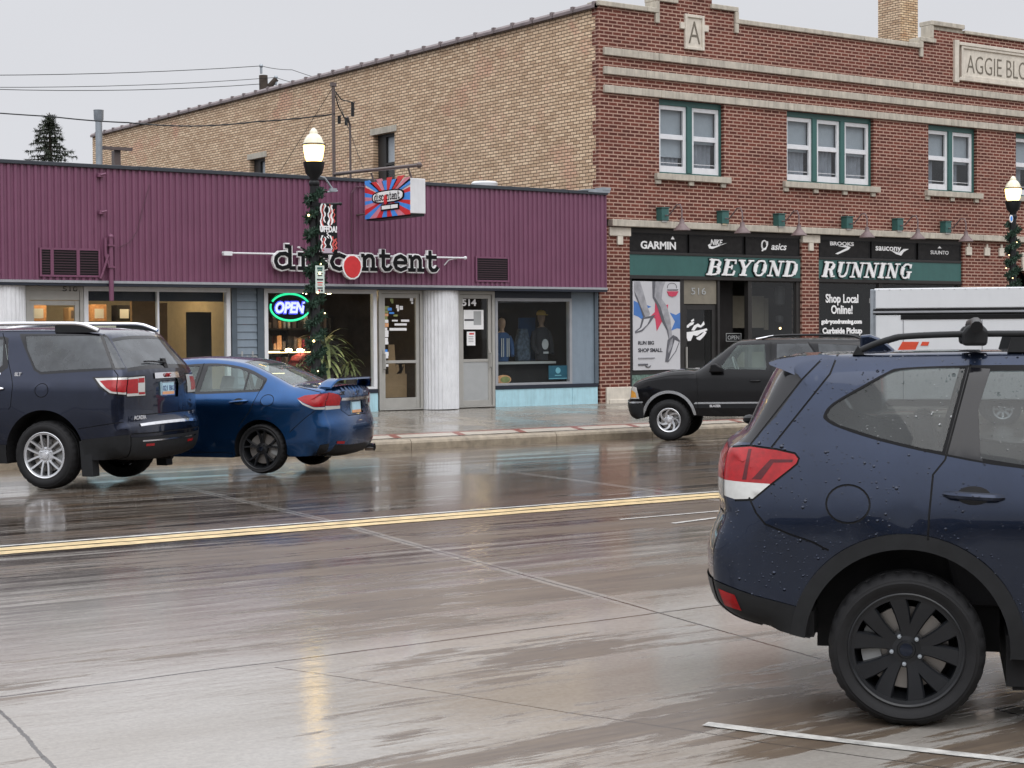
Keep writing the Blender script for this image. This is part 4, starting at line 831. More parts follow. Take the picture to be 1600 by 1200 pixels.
for w in WN:
    b = MB(); b.box(XB-.02, XB+.2, w[0]-.12, w[1]+.12, w[3]+.002, w[3]+.17); f = PB(b, 'window', M['stone'])
    b = MB(); b.box(XB+.16, XB+.22, w[0], w[0]+.09, w[2], w[3]); b.box(XB+.16, XB+.22, w[1]-.42, w[1], w[2], w[3]); b.box(XB+.16, XB+.22, w[0]+.09, w[1]-.42, w[3]-.85, w[3]-.78); b.box(XB+.16, XB+.22, w[0]+.09, w[1]-.42, w[3]-.08, w[3]); b.build('window_frame', M['alu_d'], f)
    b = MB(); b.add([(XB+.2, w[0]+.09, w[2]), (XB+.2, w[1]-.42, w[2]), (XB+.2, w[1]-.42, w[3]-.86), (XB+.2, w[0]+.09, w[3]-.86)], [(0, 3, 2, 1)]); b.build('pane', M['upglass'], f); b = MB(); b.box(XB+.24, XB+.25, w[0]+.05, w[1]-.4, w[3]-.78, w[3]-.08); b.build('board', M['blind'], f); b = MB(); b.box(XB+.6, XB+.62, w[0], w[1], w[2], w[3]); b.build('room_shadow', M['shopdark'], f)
b = MB(); b.box(XB+.05, XE, YF+.35, 61.2, 8.5, 8.6); b.box(XB+.05, XE, 61.1, 61.2, -.3, 8.5); b.box(XE-.1, XE, YF, 61.1, -.3, 8.5); PB(b, 'roof', M['coping'])
c0 = atY(1372, 58, 40.); c1 = atY(1407, 58, 38.6); c2 = atY(1434, 58, 38.6); dpt = (atX(1372, 40, c1.x).y)
b = MB(); b.box(c1.x, c2.x, 38.6, dpt, 8.6, 14.2); PB(b, 'chimney', M['tanbrick'])
b = MB(); b.box(c1.x-.002, c2.x+.002, 38.597, 38.6, 8.6, 14.2); PB(b, 'chimney_front', M['tanbrick_x'])
# carved plaques
def plaque(x0, x1, z0, z1, word, size, ears, lx):
    b = MB(); frame(b, x0, x1, z0, z1, .07, YF-.06, YF+.05); 
    if ears: b.box(x0-.14, x0-.003, YF-.05, YF+.05, (z0+z1)/2+.05, (z0+z1)/2+.2); b.box(x1+.003, x1+.14, YF-.05, YF+.05, (z0+z1)/2+.05, (z0+z1)/2+.2)
    else: b.box(x0-.28, x0-.10, YF-.07, YF+.05, z0-.15, z1+.13); b.box(x0-.10, x1, YF-.08, YF+.03, z1+.002, z1+.09); b.box(x0-.1, x1, YF-.08, YF+.03, z0-.09, z0-.002)
    p = PB(b, 'stone_plaque', M['stone_light'], bevel=.01)
    b = MB(); b.box(x0+.07, x1-.07, YF-.02, YF+.03, z0+.07, z1-.07); b.build('panel', M['stone_light'], p)
    text('carved_lettering', word, size, pbr('carved_shadow', (.16, .14, .11), .9), (lx, YF-.025, z0+.14), (1, 0, 0), (0, 0, 1), p, .004, -.008, 0, 1.0, 'LEFT', .72)
    return p
plaque(26.9, 27.5, 8.50, 9.32, 'A', .78, True, 27.02)
plaque(36.62, 46.0, 8.62, 9.46, 'AGGIE BLOCK', .70, False, 36.85)
b = MB(); q0 = atY(1496, 72, YF); b.box(q0.x-.012, q0.x+.012, YF-.075, YF-.07, 8.6, 9.45); PB(b, 'plaque_groove', pbr('carved_shadow', (.16, .14, .11), .9))
# ground floor: piers, capitals, bases
b = MB(); piers = ((24.36, 25.23), (30.74, 31.32), (36.73, 38.62), (39.9, 41.0))
for x0, x1 in piers: b.box(x0, x1, YF, YF+.35, .6 if x0 < 30 else .2, 4.274)
PS(b, 'pier', M['redbrick'], bb)
b = MB(); b.box(24.36, 24.5, YF-.01, YF+.3, .2, .6); PB(b, 'pier_return', M['redbrick'])
b = MB(); b.box(24.5, 25.26, YF-.06, YF+.3, .2, .60); b.box(24.56, 25.27, YF-.085, YF+.1, .2, .32); PB(b, 'pier_base', M['stone_light'], bevel=.012)
b = MB()
for x0, x1 in ((24.62, 25.24), (30.73, 31.33)): b.box(x0, x1, YF-.05, YF+.1, 4.06, 4.255); b.box((x0+x1)/2-.08, (x0+x1)/2+.08, YF-.045, YF+.1, 3.86, 4.058)
for x in (36.95, 37.7, 38.3): b.box(x-.11, x+.11, YF-.045, YF+.1, 3.88, 4.1); b.box(x-.03, x+.03, YF-.04, YF+.1, 4.1, 4.2)
PS(b, 'capital', M['stone_light'], bb, bevel=.008)
# arched entry beyond the right pier
b = MB(); cx, r = 39.26, .64; pts = [(38.62, 4.274), (38.62, 2.9)]+[(cx-r*math.cos(t), 2.95+r*math.sin(t)) for t in np.linspace(0, math.pi, 15)]+[(39.9, 2.9), (39.9, 4.274)]
for i in range(2, 16):
    p, q = pts[i], pts[i+1]; b.add([(p[0], YF, p[1]), (q[0], YF, q[1]), (q[0], YF, 4.274), (p[0], YF, 4.274), (p[0], YF+.35, p[1]), (q[0], YF+.35, q[1])], [(0, 1, 2, 3), (0, 4, 5, 1)])
PB(b, 'arch_wall', M['redbrick'])
kx = atY(1550, 400, YF).x
b = MB(); b.prism([(cx-.13, 4.0), (cx+.13, 4.0), (cx+.08, 3.5), (cx-.08, 3.5)], YF-.05, YF+.1); PB(b, 'keystone', M['stone_light'])
b = MB(); b.box(38.62, 39.9, YF+.6, YF+.65, .2, 3.7); PB(b, 'entry_door', pbr('maroon_door', (.05, .016, .016), .4))
# shopfront framing
b = MB()
for x0, x1 in ((25.24, 30.73), (31.33, 36.72)):
    b.box(x0, x1, YF+.03, YF+.12, 4.155, 4.26); b.box(x0, x1, YF+.02, YF+.12, 3.655, 3.715); b.box(x0, x1, YF+.02, YF+.14, 3.09, 3.175)
PS(b, 'sign_frame', M['alu_d'], bb, bevel=.006)
b = MB(); b.box(25.24, 25.33, YF+.05, YF+.2, .2, 3.09); b.box(26.79, 26.92, YF+.05, YF+.2, .2, 3.09); b.box(25.331, 26.789, YF+.06, YF+.19, .87, .965)
b.box(27.99, 28.06, YF+.06, YF+.25, .2, 3.09); b.box(28.98, 29.10, YF+.06, YF+.2, .2, 3.09); b.box(30.6, 30.735, YF+.06, YF+.2, .2, 3.09); b.box(31.33, 31.42, YF+.06, YF+.2, .2, 3.09); b.box(33.55, 33.68, YF+.06, YF+.2, .2, 3.09); b.box(36.6, 36.72, YF+.06, YF+.2, .2, 3.09)
PS(b, 'shopfront_frame', M['alu_d'], bb, bevel=.005)
b = MB(); b.box(25.33, 26.79, YF+.07, YF+.2, .2, .868); PB(b, 'shopfront_stallriser', pbr('green_mosaic', (.12, .19, .16), .5, vary=.6, scale=18))
b = MB(); b.box(29.1, 30.6, YF+.07, YF+.2, .2, .8); b.box(31.42, 36.6, YF+.07, YF+.2, .2, .8); PS(b, 'stallriser', M['alu_d'], bb)
win = None
for x0, x1 in ((29.1, 30.6), (31.42, 33.55), (33.68, 36.6)):
    b = MB(); frame(b, x0, x1, .802, 3.088, .03, YF+.09, YF+.14); f = PB(b, 'window', M['alu_d']); pane(x0+.03, x1-.03, .83, 3.06, YF+.11, M['shopglass'], f); win = win or f
# recessed door and its number
dr = MB(); frame(dr, 26.94, 27.98, .22, 2.5, .12, YF+.12, YF+.19, wb=.2); dr = PB(dr, 'door', M['alu_d'], bevel=.004); pane(27.06, 27.86, .42, 2.38, YF+.15, M['shopglass'], dr)
b = MB(); b.box(27.0, 27.03, YF+.06, YF+.10, 1.0, 1.5); b.build('handle', M['alu'], dr)
b = MB(); b.box(26.93, 27.98, YF+.1, YF+.16, 2.52, 3.085); tr_ = PB(b, 'transom', pbr('transom_tan', (.20, .18, .14), .5))
o = ftext('house_number', '516', 1080, 1103, 460, 449, YF+.09, M['dgrey']); into(o, bb)
b = MB(); b.box(28.07, 28.97, YF+.6, YF+.65, .2, 3.08); PB(b, 'recess_wall', M['shopdark'])
# interior of the running shop
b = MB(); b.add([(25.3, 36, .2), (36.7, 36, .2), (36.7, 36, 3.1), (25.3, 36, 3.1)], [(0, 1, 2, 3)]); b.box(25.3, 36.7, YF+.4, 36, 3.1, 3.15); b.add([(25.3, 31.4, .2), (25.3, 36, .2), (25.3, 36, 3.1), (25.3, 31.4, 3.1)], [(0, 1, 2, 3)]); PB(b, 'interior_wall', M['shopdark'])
b = MB(); b.box(29.15, 30.4, YF+1.0, YF+1.03, 1.95, 2.75); b.box(30.41, 30.55, YF+1., YF+1.03, 1.9, 2.7); b.box(29.3, 30.2, YF+.8, YF+.83, .9, 1.35); PS(b, 'display_panel', pbr('dim_tan_panel', (.15, .13, .10), .8), bb)
b = MB(); a0 = atY(1222, 460, YF+.5)
b.lathe([(0, -.3), (.13, -.25), (.15, 0), (.13, .2), (0, .22)], (a0.x, YF+.6, a0.z), 10); b.lathe([(0, -.62), (.1, -.6), (.1, -.45), (0, -.42)], (a0.x, YF+.6, a0.z-.1), 10); PB(b, 'display_bust', M['interior'])
for i, (px, py) in enumerate(((1212, 459), (1219, 513))): a = atY(px, py, YF+1.4); b = MB(); b.ball(tuple(a), .03); PB(b, 'ceiling_spot', M['bulb'])
# sign text and panels (signs are things of their own)
SP = [((984, 1075.5), 'GARMIN', 'navy-black panel with plain white capital lettering, first above the shop door'), ((1078, 1163), 'NIKE', 'black panel with a white curved tick under slanted capitals'), ((1166, 1251), 'asics', 'black panel with a white looped spiral beside small slanted letters'),
      ((1281, 1361), 'BROOKS', 'black panel with wide white capitals above a slanted arrow'), ((1363, 1433), 'saucony', 'black panel with white lower case letters above a winged curve'), ((1436, 1503), 'SUUNTO', 'black panel with small white capitals under a tiny triangle')]
for i, ((p0, p1), w, lab) in enumerate(SP):
    x0 = atY(p0, 385, YF).x+.01; x1 = atY(p1, 385, YF).x-.01; t = thing('brand_panel', lab, 'sign', ((x0+x1)/2, YF, 3.72), group='brand panels above the shop windows')
    b = MB(); b.box(x0, x1, YF+.04, YF+.1, 3.718, 4.152); into(b.build('board', M['woodgrain']), t); b = MB(); frame(b, x0-.004, x1+.004, 3.717, 4.153, .025, YF+.03, YF+.05); into(b.build('border', M['black']), t)
    Y = YF+.036
    def tx(s, q0, q1, pb, pt, **k): into(ftext('lettering', s, q0, q1, pb, pt, Y, M['signwhite'], None, **k), t)
    def shape(pts):
        b = MB(); pp = [atY(x, y, Y) for x, y in pts]; b.prism([(p.x, p.z) for p in pp], Y-.004, Y+.003); into(b.build('emblem', M['signwhite']), t)
    if i == 0: tx(w, 1001, 1056, 388, 376, off=.007); shape([(1048, 374), (1054, 374), (1051, 369)])
    if i == 1:
        tx(w, 1110, 1129, 382.5, 373.5, off=.005, shear=.25); shape([(1106, 383), (1108, 388), (1113, 389), (1136, 379.5), (1115, 385), (1111, 385), (1109, 381)])
    if i == 2:
        tx(w, 1205, 1229, 390, 381, off=.004, shear=.25, capfrac=.60)
        pts = [atY(1194+4*math.cos(t_)*(1+.0*t_), 383-7*math.sin(t_), Y) for t_ in np.linspace(-.5, 5.6, 18)]+[atY(1190, 392, Y)]; b = MB(); b.tube(pts, .022, 6); into(b.build('emblem', M['signwhite']), t)
        b = MB(); b.tube([atY(x, y, Y) for x, y in ((1199, 377), (1199, 383), (1196, 388), (1191, 392))], .018, 6); into(b.build('emblem', M['signwhite']), t)
    if i == 3: tx(w, 1297, 1334, 383, 377, off=.004); shape([(1309, 385), (1324, 387), (1305, 396.5), (1309, 397.5), (1326, 390), (1329, 386), (1322, 384)])
    if i == 4: tx(w, 1368, 1408, 391, 382, off=.004, capfrac=.66); shape([(1392, 391.5), (1405, 394.5), (1412, 389), (1420, 389), (1412, 393.5), (1408, 399.5), (1400, 397)])
    if i == 5: tx(w, 1454, 1482, 397, 391); shape([(1465, 388), (1471, 388), (1468, 384.5)])
GB = {
 'B': ([([(.2, 0), (.2, 1)], .26), ([(.0, .04), (.34, .04)], .08), ([(.0, .96), (.34, .96)], .08), ([(.3, .96), (.52, .95), (.64, .84)], .08), ([(.64, .84), (.66, .70), (.58, .58)], .20), ([(.3, .52), (.56, .53)], .08), ([(.6, .48), (.72, .32), (.66, .14)], .22), ([(.66, .12), (.5, .04), (.3, .04)], .08)], .92),
 'E': ([([(.2, 0), (.2, 1)], .26), ([(0, .04), (.72, .04)], .08), ([(0, .96), (.70, .96)], .08), ([(.68, .96), (.70, .72)], .08), ([(.70, .04), (.74, .30)], .1), ([(.3, .52), (.52, .52)], .08), ([(.52, .38), (.52, .66)], .08)], .90),
 'Y': ([([(.42, .02), (.42, .44)], .26), ([(.2, .04), (.64, .04)], .08), ([(.14, .94), (.42, .44)], .24), ([(.72, .94), (.46, .44)], .07), ([(-.04, .96), (.36, .96)], .08), ([(.56, .96), (.90, .96)], .08)], .96),
 'O': ([([(.16, .72), (.13, .5), (.16, .28)], .26), ([(.70, .72), (.73, .5), (.70, .28)], .26), ([(.16, .78), (.28, .95), (.43, .97), (.58, .95), (.70, .78)], .09), ([(.16, .22), (.28, .05), (.43, .03), (.58, .05), (.70, .22)], .09)], .98),
 'N': ([([(.16, .02), (.16, .98)], .07), ([(.0, .04), (.34, .04)], .08), ([(-.04, .96), (.2, .96)], .08), ([(.16, .94), (.66, .06)], .25), ([(.70, .0), (.70, .96)], .07), ([(.52, .96), (.88, .96)], .08)], .98),
 'D': ([([(.2, 0), (.2, 1)], .26), ([(.0, .04), (.4, .04)], .08), ([(.0, .96), (.4, .96)], .08), ([(.4, .96), (.58, .92), (.68, .80)], .1), ([(.70, .80), (.76, .5), (.70, .2)], .25), ([(.68, .18), (.58, .07), (.4, .04)], .1)], 1.0),
 'R': ([([(.2, 0), (.2, 1)], .26), ([(.0, .04), (.38, .04)], .08), ([(.0, .96), (.34, .96)], .08), ([(.3, .96), (.54, .95), (.66, .84)], .08), ([(.66, .84), (.68, .70), (.58, .56)], .20), ([(.3, .50), (.56, .51)], .08), ([(.50, .48), (.66, .10)], .24), ([(.6, .04), (.86, .05)], .08)], .96),
 'U': ([([(.18, .98), (.18, .3)], .26), ([(.0, .96), (.38, .96)], .08), ([(.18, .28), (.28, .07), (.44, .04), (.60, .1), (.68, .3)], .1), ([(.69, .3), (.69, .96)], .07), ([(.52, .96), (.86, .96)], .08)], .96),
 'I': ([([(.2, 0), (.2, 1)], .26), ([(.0, .04), (.4, .04)], .08), ([(.0, .96), (.4, .96)], .08)], .54),
 'G': ([([(.17, .72), (.13, .5), (.17, .28)], .26), ([(.17, .78), (.3, .95), (.46, .97), (.62, .9), (.70, .7)], .09), ([(.70, .72), (.70, .97)], .07), ([(.17, .22), (.3, .05), (.46, .03), (.60, .1)], .09), ([(.64, .02), (.64, .44)], .22), ([(.46, .44), (.82, .44)], .08)], .92)}
def big_word(word, px0, px1, pyb, pyt, parent):
    y0 = YF-.02; a = atY(px0, pyb, y0); e = atY(px1, pyb, y0); h = atY(px0, pyt, y0).z-a.z; tot = sum(GB[c][1] for c in word)-.06+.22; kx = (e.x-a.x)/(tot*h); x = 0
    for ch in word:
        g = [([(p*kx, q) for p, q in pl], w*1.0) for pl, w in GB[ch][0]]
        m = MB(); strokes(g, .115, a.x+x*h*kx, a.z, h, y0+.03, y0+.06, slant=.22*kx, mb=m); o = into(m.build('letter', M['black']), parent)
        m = MB(); strokes(g, .02, a.x+x*h*kx, a.z, h, y0, y0+.05, slant=.22*kx, mb=m); f = m.build('letter_face', M['signwhite'], o); f.matrix_parent_inverse = Matrix()
        x += GB[ch][1]
for (x0, x1, word, q, lab) in ((25.25, 30.72, 'BEYOND', (1104, 1251, 429.5, 404.5), 'dark green sign board with slanted white slab letters BEYOND'), (31.34, 36.71, 'RUNNING', (1284, 1428, 432.5, 408.5), 'dark green sign board with slanted white slab letters RUNNING')):
    t = thing('sign_board', lab, 'sign', ((x0+x1)/2, YF, 3.18)); b = MB(); b.box(x0, x1, YF+.04, YF+.11, 3.177, 3.653); into(b.build('board', M['green']), t); big_word(word, *q, t)
# gooseneck lamps over the signs
LP = [(1031, 336, 'first from the corner'), (1125, 341, 'second from the corner, above the curved tick emblem'), (1213, 345, 'just left of the narrow brick pier'), (1319, 349, 'just right of the narrow brick pier'), (1398, 352, 'above the winged curve emblem'), (1473, 356, 'farthest right, above the tiny triangle panel')]
for i, (px, py, lab) in enumerate(LP):
    a = atY(px, py, YF); t = thing('wall_lamp', 'green gooseneck wall lamp, '+lab, 'wall lamp', (a.x, YF, a.z), group='gooseneck lamps above the shop signs'); x, z = a.x, a.z
    b = MB(); b.box(x-.11, x+.11, YF-.20, YF-.001, z-.14, z+.15); b.box(x-.13, x+.13, YF-.22, YF, z+.15, z+.17); into(b.build('lamp_box', M['green'], bevel=.008), t)
    b = MB(); b.box(x-.08, x+.08, YF-.17, YF-.03, z-.175, z-.142); into(b.build('lens', M['clear_lens']), t)
    b = MB(); pts = [(x, YF-.2, z-.02), (x, YF-.32, z-.03), (x, YF-.46, z+.08), (x, YF-.60, z+.20), (x, YF-.72, z+.20), (x, YF-.78, z+.08), (x, YF-.78, z-.15)]; b.tube(pts, .017, 8); into(b.build('gooseneck', M['rust'], smooth=True), t)
    b = MB(); b.lathe([(0, -.14), (.05, -.14), (.06, -.24), (.10, -.28), (.19, -.38), (.195, -.40), (.17, -.39), (.05, -.27)], (x, YF-.78, z), 18); into(b.build('lamp_shade', M['rust'], smooth=True), t)
# running poster
def poster():
    x0, x1, z0, z1 = 25.345, 26.775, .975, 3.035; Y = YF+.03; t = thing('poster', 'tall pale poster of running legs over stars reading RUN BIG SHOP SMALL', 'poster', ((x0+x1)/2, Y, z0))
    b = MB(); b.box(x0, x1, Y, Y+.02, z0, z1); into(b.build('sheet', M['poster']), t); k = [0]
    def sh(pts, mat, nm, lift=.001):   # picture points are read off the poster zoom
        k[0] += 1; pp = [atY(960+x/6.667, 420+y/6.667, Y) for x, y in pts]; pp = [(min(max(p.x, x0), x1), min(max(p.z, z0), z1)) for p in pp]; m = MB(); m.prism(pp, Y-.0012*k[0]-.001, Y-.0005); into(m.build(nm, M[mat]), t)
    sh([(200, 330), (240, 350), (330, 375), (385, 395), (330, 420), (300, 540), (250, 500), (200, 480)], 'pblue', 'star'); sh([(575, 455), (640, 480), (690, 455), (690, 625), (650, 620), (590, 645), (630, 550)], 'pblue', 'star')
    sh([(425, 350), (470, 400), (560, 370), (555, 420), (530, 440), (500, 540), (440, 650), (425, 520), (380, 490), (420, 450)], 'pink', 'star')
    sh([(205, 130), (265, 130), (300, 240), (335, 370), (370, 470), (340, 520), (300, 500), (270, 400), (225, 290), (205, 240)], 'leglight', 'leg'); sh([(205, 230), (240, 300), (285, 420), (320, 500), (300, 505), (262, 390), (215, 280)], 'legdark', 'leg_shade')
    sh([(395, 130), (530, 130), (500, 210), (490, 310), (545, 390), (580, 520), (600, 700), (565, 740), (545, 620), (500, 540), (455, 390), (400, 300)], 'leglight', 'leg'); sh([(395, 130), (425, 130), (415, 290), (480, 400), (520, 540), (560, 640), (567, 738), (545, 640), (490, 540), (440, 380), (398, 300)], 'legdark', 'leg_shade')
    sh([(290, 510), (380, 490), (425, 480), (370, 560), (290, 650), (215, 672), (215, 650), (265, 610)], 'legdark', 'shoe'); sh([(305, 525), (370, 515), (340, 580), (280, 635), (230, 655), (280, 610)], 'poster', 'shoe_panel')
    sh([(555, 740), (610, 690), (650, 710), (680, 750), (640, 860), (560, 970), (530, 968), (540, 860)], 'legdark', 'shoe'); sh([(625, 740), (668, 762), (630, 860), (560, 955), (590, 860)], 'poster', 'shoe_panel'); sh([(580, 745), (605, 720), (600, 800), (560, 880), (555, 850)], 'leglight', 'shoe_side')
    sh([(545, 235), (665, 235), (640, 280), (600, 292), (565, 280)], 'pink', 'badge'); sh([(550, 215), (660, 215), (660, 222), (550, 222)], 'ink', 'badge_line')
    b = MB(); b.tube([atY(960+(600+48*math.cos(u))/6.667, 420+(190+42*math.sin(u))/6.667, Y-.003) for u in np.linspace(.3, -3.4, 12)], .006, 5); into(b.build('badge_ring', M['ink']), t)
    for (s, xa, xb, yb, yt) in (('RUN BIG', 248, 412, 790, 752), ('SHOP SMALL', 248, 500, 868, 828)):
        o = ftext('lettering', s, 960+xa/6.667, 960+xb/6.667, 420+yb/6.667, 420+yt/6.667, Y-.002, M['ink'], None, off=.004); into(o, t)
    sh([(248, 926), (418, 922), (418, 932), (248, 936)], 'leglight', 'small_print'); sh([(248, 990), (345, 988), (345, 1004), (248, 1006)], 'legdark', 'small_print'); sh([(320, 1012), (350, 1022), (380, 1004), (360, 1028), (335, 1026)], 'ink', 'emblem')
poster()
# lettering on the right-hand window and door, OPEN board
t = thing('window_lettering', 'white lettering on dark glass reading Shop Local Online! and Curbside Pickup', 'lettering', (32.5, YF+.1, 1.8))
for (s, x0, x1, pb, pt, cf) in (('Shop Local', 1290, 1341, 472.5, 459, .73), ('Online!', 1298.5, 1332, 490, 476.5, .73), ('gobeyondrunning.com', 1283, 1346.5, 505.5, 499, .7), ('Curbside Pickup', 1285, 1347, 521, 512, .73)):
    into(ftext('lettering', s, x0, x1, pb, pt, YF+.092, M['signwhite'], None, off=.008, capfrac=cf), t)
t = thing('door_emblem', 'white flowing script emblem on the glass of the dark shop door', 'lettering', (27.4, YF+.1, 1.6))
def doorsh(pts, n):
    pp = [atY(960+x/6.667, 420+y/6.667, YF+.13) for x, y in pts]; m = MB(); m.prism([(p.x, p.z) for p in pp], YF+.125, YF+.13); into(m.build(n, M['signwhite']), t)
doorsh([(752, 660), (800, 655), (880, 640), (960, 620), (968, 640), (900, 670), (860, 700), (820, 690), (795, 750), (765, 752), (750, 710)], 'runner_body'); doorsh([(850, 720), (900, 690), (940, 650), (960, 660), (935, 700), (890, 745), (860, 735)], 'runner_leg')
doorsh([(755, 590), (790, 560), (830, 555), (820, 580), (780, 600), (770, 615), (752, 612)], 'runner_arm'); doorsh([(800, 640), (830, 590), (870, 570), (900, 590), (930, 545), (940, 580), (900, 612), (860, 605), (830, 645)], 'script'); doorsh([(795, 540), (825, 520), (830, 540), (805, 556)], 'head')
a = atY(1146, 527, YF+.3); t = thing('open_board', 'small dark board reading OPEN behind the glass of the shop entrance', 'sign', tuple(a)); b = MB(); b.box(a.x-.25, a.x+.25, YF+.3, YF+.32, a.z-.1, a.z+.1); into(b.build('board', M['black']), t); into(ftext('lettering', 'OPEN', 1137, 1155, 530.5, 524, YF+.295, M['dgrey']), t); b = MB(); frame(b, a.x-.25, a.x+.25, a.z-.1, a.z+.1, .012, YF+.29, YF+.3); into(b.build('border', M['dgrey']), t)

# ------------------------------------------------------------------ vehicles: side drawing and centre-line drawing wrapped on a curved body
def dens(pts, step, closed=False):
    out = []; n = len(pts)
    for i in range(n if closed else n-1):
        a, b = pts[i], pts[(i+1) % n]; d = math.hypot(b[0]-a[0], b[1]-a[1]); k = max(1, int(round(d/step)))
        for j in range(k): out.append((a[0]+(b[0]-a[0])*j/k, a[1]+(b[1]-a[1])*j/k))
    if not closed: out.append(pts[-1])
    return out
def smooth_curve(pts, n=6, closed=False):   # Catmull-Rom through the given points
    out = []; m = len(pts)
    for i in range(m if closed else m-1):
        g = lambda k: pts[k % m] if closed else pts[min(max(k, 0), m-1)]
        p0, p1, p2, p3 = g(i-1), g(i), g(i+1), g(i+2)
        for j in range(n):
            t = j/n; out.append(tuple(.5*((2*p1[c])+(-p0[c]+p2[c])*t+(2*p0[c]-5*p1[c]+4*p2[c]-p3[c])*t*t+(-p0[c]+3*p1[c]-3*p2[c]+p3[c])*t**3) for c in (0, 1)))
    if not closed: out.append(pts[-1])
    return out
def inside(P, poly):
    x, y = P[:, 0], P[:, 1]; r = np.zeros(len(P), bool); n = len(poly)
    for i in range(n):
        (x0, y0), (x1, y1) = poly[i], poly[(i+1) % n]
        if y0 == y1: continue
        c = ((y0 > y) != (y1 > y)) & (x < (x1-x0)*(y-y0)/(y1-y0)+x0); r ^= c
    return r
def segdist(P, pts):
    A = np.array(pts[:-1]); B = np.array(pts[1:]); D = B-A; L2 = (D**2).sum(1)+1e-12
    t = np.clip(((P[:, None, :]-A[None])*D[None]).sum(2)/L2, 0, 1); Q = A[None]+t[..., None]*D[None]; d = np.sqrt(((P[:, None, :]-Q)**2).sum(2)); k = d.argmin(1)
    return d.min(1), k, t[np.arange(len(P)), k]
def ribbon(pl, w):
    L_, R_ = [], []; n = len(pl)
    for i in range(n):
        a = pl[max(i-1, 0)]; b = pl[min(i+1, n-1)]; dx, dz = b[0]-a[0], b[1]-a[1]; l = math.hypot(dx, dz) or 1; L_.append((pl[i][0]-dz/l*w/2, pl[i][1]+dx/l*w/2)); R_.append((pl[i][0]+dz/l*w/2, pl[i][1]-dx/l*w/2))
    return L_+R_[::-1]
def triangulate(outer, regs, step, extra=(), loops=()):
    V = []; E = []
    def add(pts, closed=True):
        b = len(V); V.extend(Vector(p) for p in pts); n = len(pts)
        for i in range(n if closed else n-1): E.append((b+i, b+(i+1) % n))
    add(outer)
    for r in regs: add(dens(r, step*.8, True))
    for p in extra: V.append(Vector(p))
    for l in loops: add(l, False)
    O = np.array(outer); x0, z0 = O.min(0); x1, z1 = O.max(0); g = []; i = 0; z = z0
    while z < z1:
        x = x0+(step/2 if i % 2 else 0)
        while x < x1: g.append((x, z)); x += step
        z += step*.86; i += 1
    g = np.array(g); g = g[inside(g, outer)]; d, _, _ = segdist(g, list(outer)+[outer[0]]); g = g[d > (.15 if loops else step*.35)]
    V.extend(Vector(p) for p in g.tolist())
    vs, es, fs, *_ = delaunay_2d_cdt(V, E, [], 0, 1e-6)
    Pv = np.array([tuple(v) for v in vs]); F = np.array([f for f in fs if len(f) == 3]); Cn = Pv[F].mean(1); ok = inside(Cn, outer); rid = np.full(len(F), -1)
    for k, r in enumerate(regs): rid[inside(Cn, r)] = k
    return Pv, F[ok], rid[ok]
def arc(cx, cz, r, a0, a1, n=30): return [(cx+r*math.cos(math.radians(a0+(a1-a0)*i/n)), cz+r*math.sin(math.radians(a0+(a1-a0)*i/n))) for i in range(n+1)]
def ringpoly(cx, cz, r0, r1, a0, a1): return arc(cx, cz, r1, a0, a1, 40)+arc(cx, cz, r0, a1, a0, 40)
M['chrome_d'] = pbr('dull_chrome', (.50, .52, .54), .25, metal=.8, vary=.08)
